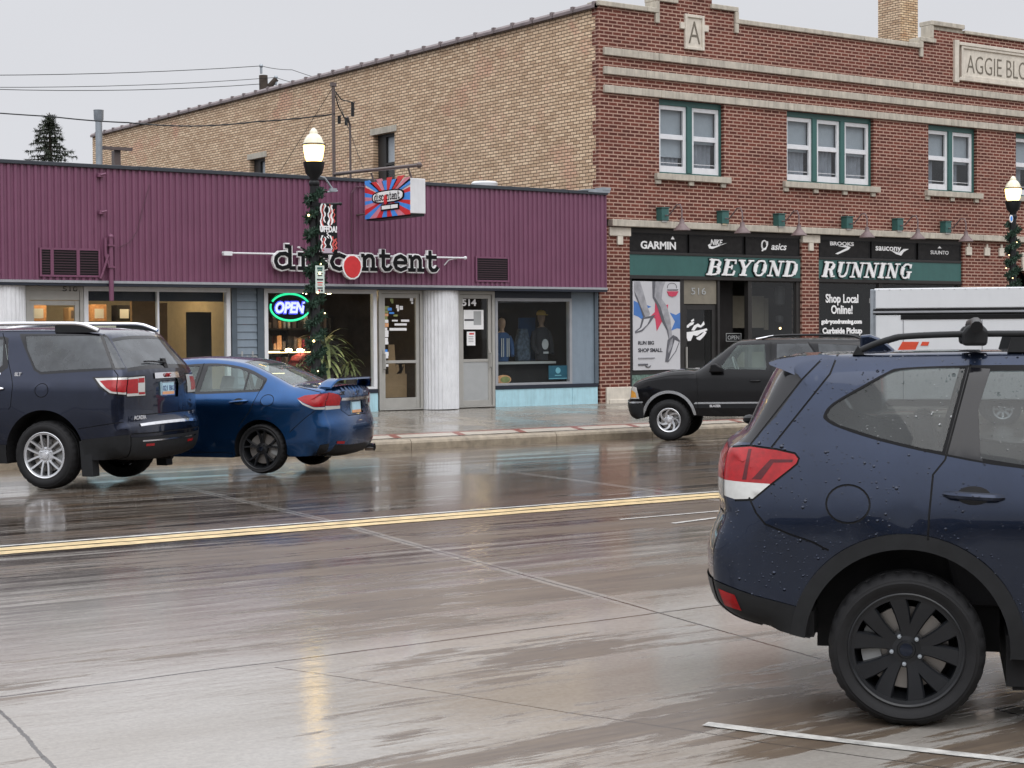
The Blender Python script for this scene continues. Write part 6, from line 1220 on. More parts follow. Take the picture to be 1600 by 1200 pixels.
# --- dark grey-blue sport utility, angle parked
A_POS = Vector((7.815, 19.888, .06))
ac = thing('parked_suv', 'large dark slate suv with chrome six-arm wheels and roof rails, parked at the left', 'car', A_POS, headrot(False, 52))
circ = [(.02+.085*math.cos(w), 1.139+.078*math.sin(w)) for w in np.linspace(0, 6.283, 21)]
AS = dict(paint='darkpaint', step=.08, pow=2.8,
 top=[(-.80, .345), (-.96, .38), (-1.015, .47), (-1.03, .60), (-1.035, .70), (-1.0, .78), (-.985, .9), (-.985, 1.08), (-.980, 1.24), (-.955, 1.36), (-.865, 1.48), (-.755, 1.62), (-.69, 1.70), (-.655, 1.745), (-.60, 1.785), (-.48, 1.806), (-.3, 1.822), (.3, 1.835), (1.0, 1.825), (1.6, 1.775), (1.95, 1.62), (2.55, 1.27), (3.2, 1.17), (3.7, 1.05), (3.93, .88), (3.98, .6), (3.95, .38), (3.8, .29)],
 bottom=[(3.8, .29), (3.5, .30)]+arc(3.02, .395, .49, -8, 188)+[(2.5, .29), (.5, .29)]+arc(0, .41, .505, -10, 184)+[(-.50, .345), (-.80, .345)],
 wz=([.3, .6, .85, 1.0, 1.10, 1.17, 1.23, 1.32, 1.4, 1.6, 1.8], [.95, .985, 1.0, .997, .990, .983, .955, .918, .885, .80, .72]), plan=([-1.1, -.6, 0, 2.9, 3.5, 4.0], [.955, .985, 1, 1, .96, .86]), r_top=(.14, .05), r_end=(.18, .12), bulge=(.035, .085),
 side=[('cladding', [(-1.2, .645), (-.95, .628), (-.75, .606), (-.447, .572), (-.45, .2), (-1.2, .2)], 'cladding', .006), ('cladding', [(.46, .51), (2.5, .50), (2.5, .2), (.46, .2)], 'cladding', .008),
  ('window_trim', [(.47, 1.790), (-.5, 1.785), (-.64, 1.768), (-.70, 1.70), (-.99, 1.375), (-.839, 1.372), (.07, 1.322), (.17, 1.37), (.345, 1.61)], 'glossblack', .001),
  ('window', smooth_curve([(.38, 1.765), (-.15, 1.768), (-.585, 1.760), (-.69, 1.59), (-.815, 1.396), (-.3, 1.375), (.075, 1.350), (.15, 1.385), (.315, 1.61)], 1, True), 'privglass', -.003), ('window', [(-.615, 1.757), (-.648, 1.745), (-.945, 1.395), (-.848, 1.392)], 'privglass', -.002),
  ('window_trim', [(.60, 1.74), (.66, 1.76), (1.5, 1.745), (2.0, 1.55), (2.35, 1.33), (.62, 1.325), (.52, 1.40)], 'glossblack', .001), ('window', [(.665, 1.73), (1.35, 1.725), (1.36, 1.35), (.68, 1.35), (.60, 1.43)], 'privglass', -.003), ('window', [(1.45, 1.72), (1.5, 1.715), (1.98, 1.53), (2.28, 1.35), (1.46, 1.35)], 'autoglass', -.003), ('waist_chrome', [(.60, 1.318), (2.35, 1.318), (2.35, 1.338), (.60, 1.34)], 'chrome', .004),
  ('tail_light_rim', [(-.60, 1.290), (-1.1, 1.300), (-1.1, 1.055), (-.83, 1.095), (-.70, 1.18)], 'glossblack', .002), ('tail_light', [(-.64, 1.278), (-1.1, 1.288), (-1.1, 1.072), (-.845, 1.112), (-.73, 1.19)], 'clear_lens', .006), ('tail_light_red', [(-.70, 1.25), (-.80, 1.258), (-1.1, 1.262), (-1.1, 1.10), (-.87, 1.128), (-.80, 1.17)], 'red_lens', .008),
  ('headlight', [(3.4, 1.08), (4, .95), (4, .8), (3.6, .85)], 'clear_lens', .002)],
 seams=[circ, [(.70, 1.80), (.64, 1.72), (.555, 1.513), (.447, 1.30), (.401, 1.179), (.42, .95), (.45, .92)], [(1.40, 1.78), (1.42, 1.3), (1.44, .5)], [(-.60, 1.80), (-.62, 1.76)], [(-.845, 1.37), (-.90, 1.31), (-.93, 1.05)], [(-.44, .70), (-.7, .74), (-.98, .78)], [(2.48, 1.3), (2.5, .5)]],
 centre=[('cladding', [(-.85, .355, -1), (-.85, .355, 1), (-1.03, .60, 1), (-1.03, .60, -1)], 'cladding', .006), ('window_trim', [(-.96, 1.345, -.97), (-.96, 1.345, .985), (-.672, 1.72, .97), (-.672, 1.72, -.95)], 'glossblack', .001), ('window', [(-.94, 1.385, -.93), (-.94, 1.385, .985), (-.70, 1.69, .97), (-.70, 1.69, -.90)], 'privglass', -.002),
  ('tail_light_rim', [(-.985, 1.055, .60), (-.985, 1.055, 1), (-.972, 1.295, 1), (-.972, 1.295, .62)], 'glossblack', .002), ('tail_light', [(-.985, 1.07, .625), (-.985, 1.07, 1), (-.974, 1.28, 1), (-.974, 1.28, .645)], 'clear_lens', .006), ('tail_light_red', [(-.985, 1.10, .78), (-.985, 1.10, 1), (-.974, 1.26, 1), (-.974, 1.26, .80)], 'red_lens', .008), ('tail_light_red', [(-.985, 1.215, .655), (-.985, 1.215, .79), (-.974, 1.265, .79), (-.974, 1.265, .655)], 'red_lens', .0075), ('tail_light_red', [(-.985, 1.085, .635), (-.985, 1.085, .77), (-.985, 1.11, .77), (-.985, 1.11, .635)], 'red_lens', .0076),
  ('tail_light_rim', [(-.985, 1.055, -.60), (-.985, 1.055, -1), (-.972, 1.295, -1), (-.972, 1.295, -.62)], 'glossblack', .002), ('tail_light', [(-.985, 1.07, -.625), (-.985, 1.07, -1), (-.974, 1.28, -1), (-.974, 1.28, -.645)], 'clear_lens', .006), ('tail_light_red', [(-.985, 1.10, -.78), (-.985, 1.10, -1), (-.974, 1.26, -1), (-.974, 1.26, -.80)], 'red_lens', .008),
  ('bumper_strip', [(-1.02, .735, -.86), (-1.02, .735, .80), (-1.03, .71, .80), (-1.03, .71, -.86)], 'chrome', .010), ('bumper_line', [(-1.03, .565, -.84), (-1.03, .565, .78), (-1.03, .55, .78), (-1.03, .55, -.84)], 'chrome', .012), ('reflector', [(-1.03, .525, .50), (-1.03, .525, .70), (-1.02, .50, .70), (-1.02, .50, .50)], 'red_lens', .010), ('reflector', [(-1.03, .525, -.50), (-1.03, .525, -.70), (-1.02, .50, -.70), (-1.02, .50, -.50)], 'red_lens', .010),
  ('plate_recess', [(-.985, 1.03, -.30), (-.985, 1.03, .34), (-.978, 1.245, .36), (-.978, 1.245, -.34)], 'darkpaint', -.02), ('emblem_bar', [(-.978, 1.25, -.36), (-.978, 1.25, .39), (-.970, 1.305, .39), (-.970, 1.305, -.36)], 'chrome', .014),
  ('windscreen', [(1.98, 1.58, -.9), (1.98, 1.58, .9), (2.5, 1.3, .92), (2.5, 1.3, -.92)], 'autoglass', -.003), ('grille', [(3.94, .85, -.6), (3.94, .85, .6), (3.97, .5, .5), (3.97, .5, -.5)], 'black', -.005)],
 centre_seams=[[(-.99, .84, -.84), (-.99, .84, .82)], [(-1.033, .64, -1), (-1.033, .64, 1)]])
build_car(ac, AS)
ST_A = (6, 8, 19.5, .028, .028, 0, .7, .095, math.radians(60))
for x in (0, 3.02):
    for sd in (-1, 1): wheel(ac, x, sd*.985, .394, .394, .268, .255, ST_A, 'silver', sd)
seats(ac, [1.6, .75], .6, 2, .8); b = MB(); b.box(-.8, 2.4, -.85, .85, .90, .95); b.box(2.0, 2.4, -.8, .8, .95, 1.2); b.build('cabin_floor', M['interior'], ac)
plate(AS, -.984, 1.135, ac, '021 BKK', .0)
p, n_ = AS['on_centre'](-.974, 1.278, 0, .024); text('emblem_letters', 'GMC', .06, M['red_lens'], (p.x-.004, p.y+.09, p.z-.02), (0, -1, 0), (0, 0, 1), ac, .003, .002)
for (s_, zz, y0, sz) in (('SLT', .80+.0, -.62, .05), ('ACADIA', .795, .80, .062)):
    p, n_ = AS['on_centre'](-.995, zz, y0/.9, .01); text('badge_letters', s_, sz, M['chrome'], (p.x-.006 if y0 < 0 else p.x-.03, y0, p.z), (0, -1, 0) if y0 < 0 else (-.12, -1, 0), (0, 0, 1), ac, .003, .002)
o = text('badge_letters', 'SLT', .055, M['chrome'], (.41, AS['sidey'](.35, 1.32, .006), 1.305), (-1, 0, 0), (0, 0, 1), ac, .003, .003, .2)
for sd in (-1, 1):
    pts = [(-.56, 1.82), (-.45, 1.862), (-.33, 1.895), (-.1, 1.905), (.9, 1.905), (1.5, 1.86), (1.7, 1.80)]; b = MB(); b.tube([(x, sd*.70, z) for x, z in smooth_curve(pts, 4)], .024, 10); b.build('roof_rail', M['chrome'], ac, smooth=True)
    b = MB(); b.prism([(-.56, 1.80), (-.42, 1.80), (.0, 1.80), (.0, 1.885), (-.33, 1.885), (-.46, 1.85)], sd*.685, sd*.715); b.build('rail_foot', M['cladding'], ac)
    b = MB(); b.prism([(-.437, .56), (-.50, .56), (-.60, .40), (-.615, .155), (-.47, .155)], sd*.80, sd*.955); b.build('mud_flap', M['cladding'], ac, bevel=.01)
    handle(AS, .52, .74, 1.16, 1.165, sd, ac, 'chrome', False); mirror_(ac, 2.2, 1.32, .92, sd, 'darkpaint')
p, n_ = AS['on_centre'](-.93, 1.39, -.05, .02); b = MB(); b.prism([(p.x-.02, p.z-.06), (p.x+.03, p.z-.06), (p.x+.05, p.z+.05), (p.x+.02, p.z+.05)], p.y-.04, p.y+.04); b.tube([(p.x-.01, p.y, p.z), (p.x+.02, p.y+.3, p.z+.02), (p.x+.03, p.y+.45, p.z+.02)], .010, 6); b.build('rear_wiper', M['black'], ac)
b = MB(); b.box(-.45, .45, -.6, .6, .35, .95); b.box(2.57, 3.47, -.6, .6, .35, .95); b.tube([(-.9, -.4, .32), (-.3, -.4, .32)], .05, 8); b.box(-.15, .15, -.8, .8, .3, .4); b.box(-.8, -.4, -.3, .3, .3, .42); b.build('chassis', M['seam'], ac)

# --- bright blue sedan
C_POS = Vector((10.708, 20.243, .06))
ci = thing('parked_sedan', 'bright blue sedan with a boot spoiler and black split-spoke wheels, parked beside the slate suv', 'car', C_POS, headrot(False, 53))
CS = dict(paint='bluepaint', step=.075, pow=3.,
 top=[(-.70, .235), (-.84, .29), (-.885, .40), (-.905, .52), (-.905, .60), (-.865, .70), (-.838, .80), (-.842, .90), (-.855, 1.0), (-.83, 1.055), (-.74, 1.078), (-.52, 1.095), (-.36, 1.115), (-.10, 1.225), (.22, 1.355), (.45, 1.415), (.8, 1.452), (1.2, 1.452), (1.6, 1.40), (2.0, 1.22), (2.4, 1.03), (2.9, .93), (3.3, .80), (3.48, .62), (3.48, .40), (3.35, .24)],
 bottom=[(3.35, .24), (3.05, .22)]+arc(2.67, .325, .36, -12, 190)+[(2.28, .20), (.40, .20)]+arc(0, .325, .365, -15, 190)+[(-.40, .225), (-.70, .235)],
 wz=([.2, .4, .55, .70, .86, .90, .94, 1.0, 1.1, 1.25, 1.45], [.84, .866, .863, .870, .882, .878, .862, .825, .755, .66, .54]), plan=([-1, -.5, 0, 2.6, 3.1, 3.5], [.965, .985, 1, 1, .95, .80]), r_top=(.12, .05), r_end=(.20, .13), bulge=(.03, .12),
 side=[('cladding', [(.40, .262), (2.28, .258), (2.28, .1), (.40, .1)], 'bluepaint', .010),
  ('window_trim', smooth_curve([(1.9, 1.235), (1.6, 1.345), (1.306, 1.372), (.96, 1.395), (.649, 1.392), (.30, 1.335), (.05, 1.235), (-.02, 1.195), (-.005, 1.12), (.03, 1.05), (.21, 1.034), (.9, 1.008), (2.1, .99), (2.2, 1.03)], 3, True), 'glossblack', .001),
  ('window', [(.885, 1.038), (.862, 1.365), (.643, 1.366), (.40, 1.328), (.268, 1.285), (.27, 1.058)], 'autoglass', -.003), ('window', [(.245, 1.274), (.155, 1.243), (.03, 1.185), (.025, 1.13), (.05, 1.075), (.243, 1.06)], 'autoglass', -.003), ('window', [(.985, 1.36), (1.25, 1.352), (1.55, 1.318), (1.88, 1.20), (2.08, 1.04), (2.0, 1.015), (1.02, 1.03)], 'autoglass', -.003),
  ('tail_light', [(-.505, .958), (-.60, .998), (-.95, 1.03), (-.95, .865), (-.74, .855), (-.60, .91)], 'red_lens', .005), ('tail_light_clear', [(-.515, .950), (-.60, .902), (-.74, .848), (-.95, .85), (-.95, .815), (-.74, .822), (-.59, .885)], 'clear_lens', .004), ('bumper_dark', [(-.95, .40), (-.80, .375), (-.70, .22), (-1, .2)], 'cladding', -.004)],
 seams=[[(-.007, 1.185), (.068, .951), (.13, .806), (.30, .60)], [(.935, 1.40), (.955, 1.0), (.96, .26)], [(2.2, 1.0), (2.2, .3)], [(-.40, .53), (-.6, .70), (-.74, .80)], [(-.10+.09*math.cos(w), .935+.07*math.sin(w)) for w in np.linspace(0, 6.283, 19)], [(-.38, 1.115), (-.60, 1.075), (-.80, 1.035)], [(.395, .262), (2.28, .26)]],
 centre=[('window_trim', [(-.37, 1.112, -.97), (-.37, 1.112, .97), (.40, 1.40, .95), (.40, 1.40, -.95)], 'glossblack', .0), ('window', [(-.33, 1.128, -.93), (-.33, 1.128, .93), (.36, 1.392, .90), (.36, 1.392, -.90)], 'autoglass', -.002),
  ('tail_light', [(-.842, .865, .66), (-.842, .865, 1), (-.855, 1.03, 1), (-.853, .99, .72), (-.85, .96, .66)], 'red_lens', .005), ('tail_light', [(-.842, .865, -.66), (-.842, .865, -1), (-.855, 1.03, -1), (-.853, .99, -.72), (-.85, .96, -.66)], 'red_lens', .005), ('tail_light_clear', [(-.838, .812, .64), (-.838, .812, 1), (-.842, .86, 1), (-.842, .86, .64)], 'clear_lens', .004), ('tail_light_clear', [(-.838, .812, -.64), (-.838, .812, -1), (-.842, .86, -1), (-.842, .86, -.64)], 'clear_lens', .004),
  ('boot_chrome', [(-.846, .930, -.64), (-.846, .930, .64), (-.850, .962, .64), (-.850, .962, -.64)], 'chrome', .010), ('plate_recess', [(-.838, .70, -.28), (-.838, .70, .28), (-.843, .922, .30), (-.843, .922, -.30)], 'bluepaint', -.016),
  ('bumper_dark', [(-.75, .24, -1), (-.75, .24, 1), (-.875, .385, .86), (-.875, .385, -.86)], 'cladding', -.006), ('reflector', [(-.88, .395, .62), (-.88, .395, .84), (-.885, .425, .84), (-.885, .425, .62)], 'red_lens', .006), ('reflector', [(-.88, .395, -.62), (-.88, .395, -.84), (-.885, .425, -.84), (-.885, .425, -.62)], 'red_lens', .006),
  ('windscreen', [(1.68, 1.37, -.92), (1.68, 1.37, .92), (2.35, 1.05, .95), (2.35, 1.05, -.95)], 'autoglass', -.003)],
 centre_seams=[[(-.39, 1.108, -.85), (-.45, 1.10, -.93), (-.80, 1.06, -.93)], [(-.39, 1.108, .85), (-.45, 1.10, .93), (-.80, 1.06, .93)], [(-.842, .90, -.62), (-.838, .78, -.60), (-.865, .69, -.4), (-.868, .685, .4), (-.838, .78, .60), (-.842, .90, .62)]])
build_car(ci, CS)
ST_C = (5, 3, 15, .024, .020, 0, 1.2, .075, math.radians(90))
for x in (0, 2.67):
    for sd in (-1, 1): wheel(ci, x, sd*.865, .318, .318, .266, .225, ST_C, 'blackalloy', sd, lug='blackmetal')
seats(ci, [1.35, .45], .34, 2, .8); b = MB(); b.box(-.35, 2.2, -.72, .72, .70, .74); b.box(1.8, 2.3, -.68, .68, .74, .98); b.box(-.4, .1, -.6, .6, 1.0, 1.02); b.build('cabin_floor', M['interior'], ci)
plate(CS, -.840, .815, ci, '', .0)
b = MB(); pr = []
for i in range(25):
    u = -1+2*i/24; y = .66*u; k = min(1, (1-abs(u))/.22); z = 1.085+.105*(math.sin(k*math.pi/2)); x = -.78-.07*k; c = .16+.02*k
    pr.append([(x+.09, y, z-.012), (x+.02, y, z+.018), (x-.10, y, z+.012), (x-.11, y, z-.008)])
vs = [p for r in pr for p in r]; fs = []
for i in range(24):
    for k in range(4): fs.append((i*4+k, i*4+(k+1) % 4, (i+1)*4+(k+1) % 4, (i+1)*4+k))
b.add(vs, fs+[(0, 1, 2, 3), (96, 99, 98, 97)]); b.build('boot_spoiler', M['bluepaint'], ci, smooth=True)
p, n_ = CS['on_centre'](-.855, 1.01, 0, .006); b = MB(); b.box(p.x-.012, p.x, -.05, -.035, p.z-.03, p.z+.035); b.box(p.x-.012, p.x, .035, .05, p.z-.03, p.z+.035); b.box(p.x-.012, p.x, -.035, .035, p.z-.006, p.z+.006); b.build('emblem', M['chrome'], ci)
for (s_, yy, zz) in (('CIVIC', .50, 1.005), ('Si', -.40, 1.005)): p, n_ = CS['on_centre'](-.855, zz, yy/.75, .01); text('badge_letters', s_, .055, M['chrome'], (p.x-.008, yy, p.z-.02), (0, -1, 0), (0, 0, 1), ci, .003, .003)
b = MB(); b.lathe([(.05, 0), (.055, .12), (.045, .12), (.04, .01)], (-.93, .0, .0), 16, 'y'); b.v = [(-.99+(yy-.0), -.52+xx+.93, .27+zz) for xx, yy, zz in b.v]; b.build('exhaust_tip', M['chrome'], ci, smooth=True)
for sd in (-1, 1): handle(CS, .42, .17, .905, .930, sd, ci, 'bluepaint'); handle(CS, 1.35, 1.1, .90, .91, sd, ci, 'bluepaint'); mirror_(ci, 2.0, 1.05, .80, sd, 'bluepaint')
b = MB(); b.box(-.33, .33, -.55, .55, .2, .66); b.box(2.34, 3.0, -.55, .55, .2, .66); b.box(-.8, -.35, -.6, .6, .22, .30); b.build('chassis', M['seam'], ci)

# --- black older sport utility, nose to the kerb (origin on the front axle)
K_POS = Vector((20.345, 23.683, -.07))
bl = thing('parked_black_suv', 'black boxy older suv with swirled silver wheel, nose to the far kerb beyond the road', 'car', K_POS, headrot(False, 50))
KS = dict(paint='blackcar', step=.08, pow=4.,
 top=[(-3.35, .50), (-3.60, .52), (-3.66, .62), (-3.64, .85), (-3.62, 1.15), (-3.56, 1.3), (-3.44, 1.62), (-3.36, 1.73), (-3.2, 1.752), (-2.6, 1.765), (-1.8, 1.768), (-1.3, 1.745), (-1.12, 1.695), (-.80, 1.45), (-.50, 1.235), (-.30, 1.235), (.0, 1.205), (.30, 1.13), (.52, 1.055), (.645, .985), (.690, .90), (.715, .74), (.745, .68), (.745, .58), (.70, .44), (.60, .375)],
 bottom=[(.60, .375), (.46, .40), (.43, .52)]+arc(0, .40, .435, 15, 165, 14)+[(-.44, .46), (-.60, .44), (-2.2, .44)]+arc(-2.72, .40, .435, 8, 172, 14)+[(-3.16, .48), (-3.35, .50)],
 wz=([.3, .6, .9, 1.1, 1.25, 1.5, 1.75], [.80, .835, .845, .83, .795, .72, .655]), plan=([-3.7, -3.2, -2.5, -.2, .35, .75], [.96, .99, 1, 1, .97, .88]), r_top=(.10, .05), r_end=(.12, .09), bulge=(.03, .05),
 side=[('arch_trim', ringpoly(0, .40, .435, .485, -2, 178), 'chrome_d', .010), ('arch_trim', ringpoly(-2.72, .40, .43, .485, 0, 180), 'chrome_d', .010), ('body_trim', [(-.47, .682), (-2.25, .700), (-2.25, .672), (-.44, .650)], 'chrome_d', .012), ('lower_cladding', [(-.45, .640), (-2.25, .665), (-2.25, .58), (-.47, .58)], 'cladding', .010), ('body_trim', [(.60, .655), (.47, .662), (.47, .690), (.8, .68), (.8, .655)], 'chrome_d', .010),
  ('window_trim', [(-.80, 1.245), (-1.155, 1.70), (-1.72, 1.715), (-2.45, 1.718), (-3.35, 1.69), (-3.48, 1.30), (-1.9, 1.225)], 'glossblack', .0), ('window', [(-.885, 1.262), (-1.185, 1.672), (-1.655, 1.684), (-1.70, 1.248)], 'autoglass', -.003), ('window', [(-1.865, 1.695), (-2.395, 1.698), (-2.50, 1.55), (-2.53, 1.27), (-1.87, 1.262)], 'privglass', -.003), ('window', [(-2.57, 1.695), (-3.28, 1.66), (-3.40, 1.32), (-2.62, 1.29)], 'privglass', -.003), ('door_pillar', [(-1.70, 1.70), (-1.82, 1.70), (-1.83, 1.24), (-1.735, 1.24)], 'blackcar', .002),
  ('headlight', [(.80, .945), (.66, .955), (.585, .935), (.535, .735), (.8, .735)], 'clear_lens', .004), ('indicator', [(.80, .885), (.675, .885), (.60, .84), (.585, .755), (.8, .755)], 'amber_lens', .007), ('bumper', [(.80, .64), (.46, .645), (.45, .35), (.8, .35)], 'cladding', .008), ('crease_line', [(.62, .975), (.34, 1.05), (0, 1.085), (-.49, 1.085), (-.49, 1.098), (0, 1.098), (.34, 1.063)], 'glossblack', .004)],
 seams=[[(-.487, 1.20), (-.505, .95), (-.515, .46)], [(-1.76, 1.73), (-1.78, 1.2), (-1.78, .46)], [(-2.40, 1.72), (-2.52, 1.55), (-2.55, 1.0), (-2.3, .8)], [(.63, .985), (.45, 1.055), (0, 1.14), (-.45, 1.165)]],
 centre=[('windscreen', [(-1.08, 1.665, -.92), (-1.08, 1.665, .92), (-.53, 1.255, .95), (-.53, 1.255, -.95)], 'autoglass', -.003), ('grille', [(.685, .91, -.62), (.685, .91, .62), (.712, .76, .62), (.712, .76, -.62)], 'chrome', .004), ('headlight', [(.68, .93, -.64), (.68, .93, -1), (.714, .74, -1), (.714, .74, -.64)], 'clear_lens', .004), ('headlight', [(.68, .93, .64), (.68, .93, 1), (.714, .74, 1), (.714, .74, .64)], 'clear_lens', .004), ('bumper', [(.745, .66, -1), (.745, .66, 1), (.62, .385, 1), (.62, .385, -1)], 'cladding', .012), ('bumper_strip', [(.735, .69, -1), (.735, .69, 1), (.745, .662, 1), (.745, .662, -1)], 'chrome', .016), ('window', [(-3.50, 1.45, -.8), (-3.50, 1.45, .8), (-3.40, 1.68, .8), (-3.40, 1.68, -.8)], 'privglass', -.002), ('tail_light', [(-3.64, .85, -.98), (-3.64, .85, -.82), (-3.62, 1.15, -.82), (-3.62, 1.15, -.98)], 'red_lens', .004), ('tail_light', [(-3.64, .85, .98), (-3.64, .85, .82), (-3.62, 1.15, .82), (-3.62, 1.15, .98)], 'red_lens', .004)])
build_car(bl, KS)
ST_K = (7, 0, 0, .050, .056, 48, 1., .088, 0.)
for x in (0, -2.72):
    for sd in (-1, 1): wheel(bl, x, sd*.845, .365, .365, .212, .235, ST_K, 'silver', sd)
seats(bl, [-1.75, -2.6], .72, 2, .8); b = MB(); b.box(-3.4, -.8, -.74, .74, .98, 1.02); b.box(-1.0, -.6, -.72, .72, 1.02, 1.22); b.build('cabin_floor', M['interior'], bl)
b = MB(); b.tube([(-1.12+.0+.16*math.sin(w)*.35, .36+.17*math.cos(w), 1.30+.16*math.sin(w)) for w in np.linspace(0, 6.283, 18)], .014, 6); b.build('steering_wheel', M['dgrey'], bl)
for sd in (-1, 1):
    b = MB(); b.prism([(-.72, 1.205), (-.76, 1.345), (-.84, 1.355), (-.945, 1.29), (-.95, 1.205)], sd*.80, sd*.98); b.build('wing_mirror', M['black'], bl, bevel=.02)
    pts = [(-1.60, 1.775), (-1.75, 1.815), (-2.0, 1.838), (-2.6, 1.842), (-3.1, 1.83), (-3.3, 1.765)]; b = MB(); b.tube([(x, sd*.60, z) for x, z in smooth_curve(pts, 4)], .019, 8); b.build('roof_rail', M['blackmetal'], bl, smooth=True)
    b = MB(); b.tube([(-1.50, sd*.60, 1.775), (-1.66, sd*.60, 1.805), (-1.80, sd*.6, 1.83)], .016, 8); b.build('rail_end', M['chrome'], bl, smooth=True)
    handle(KS, -1.42, -1.60, 1.05, 1.055, sd, bl, 'black', False)
text('badge_letters', 'BLAZER', .055, M['chrome'], (-.72, KS['sidey'](-.8, .62, .012), .60), (-1, 0, 0), (0, 0, 1), bl, .003, .003)
b = MB(); b.box(-3.3, .3, -.5, .5, .42, .52); b.box(-.42, .40, -.55, .55, .42, .92); b.box(-3.1, -2.3, -.55, .55, .42, .92); b.box(-.2, .2, -.7, .7, .3, .42); b.build('chassis', M['seam'], bl)

# --- white enclosed trailer behind the crossover
vx = atY(1358, 450, 24.3); ang = headrot(False, 47)
va = thing('box_trailer', 'tall white panel-sided box trailer with black rails, parked behind the navy crossover', 'trailer', (vx.x, 24.3, -.09), ang)
# local x towards the kerb end (x=0 at the kerb-end corner of the visible side), y positive = visible side at 0
HT = vx.z+.09
b = MB(); b.box(-6.2, -.10, -2.2, -.0, HT-.42, HT-.012); b.box(-6.2, -.12, -2.2, -.004, .55, HT-.545); b.build('body_panel', M['whitebody'], va, bevel=.02)
b = MB()
for x in (-2.2, -4.4): b.box(x-.01, x+.01, -.01, .003, .56, HT-.65)
b.box(-.68, -.66, -.01, .0025, .56, HT-.65)
for k in range(28): b.box(-.2-.21*k, -.185-.21*k, -.01, .006, HT-.05, HT-.035)
b.build('panel_joint', M['greytrim'], va)
b = MB(); b.box(-.10, -.02, -2.2, -.001, .55, HT-.03); b.box(-.13, -.10, -.012, .012, .55, HT-.04); b.build('corner_post', M['galv'], va, bevel=.02)
b = MB(); b.box(-6.2, -.08, -2.19, .014, HT-.465, HT-.425); b.box(-6.2, -.08, -2.19, .016, HT-.535, HT-.505); b.box(-6.2, -.62, -2.19, .012, HT-.64, HT-.546); b.build('side_rail', M['black'], va, bevel=.006)
b = MB(); b.box(-6.2, -.08, -2.19, .011, HT-.504, HT-.466); b.build('rail_chrome', M['greytrim'], va)
b = MB(); b.box(-6.2, -.05, -2.2, .008, .42, .55); b.build('chassis', M['black'], va)
b = MB(); 
_h = Vector((math.cos(ang), math.sin(ang), 0)); _n = Vector((-math.sin(ang), math.cos(ang), 0)); _o = Vector((vx.x, 24.3, -.09))
def on_trailer(px, py): d = ray(px, py); q = CAM+d*((_o-CAM).dot(_n)/d.dot(_n))-_o; return (q.dot(_h), q.z)
b.prism([on_trailer(*q) for q in ((1362, 560), (1362, 548), (1374, 539), (1382, 546), (1402, 548), (1410, 534), (1436, 534), (1424, 560))], -.002, .006); b.prism([on_trailer(*q) for q in ((1441, 534), (1452, 534), (1450, 540), (1438, 540))], -.002, .006); b.build('stripe', M['orange_red'], va)
b = MB(); b.box(-.04, -.0, -.6, -.3, HT-.3, HT-.2); b.build('marker_lamp', M['clear_lens'], va)
for x in (-2.6, -3.5):
    for y, sd in ((-.02, 1), (-2.18, -1)): wheel(va, x, y, .36, .36, .20, .22, (8, 0, 0, .05, .06, 0, 1., .08, 0.), 'silver', sd)


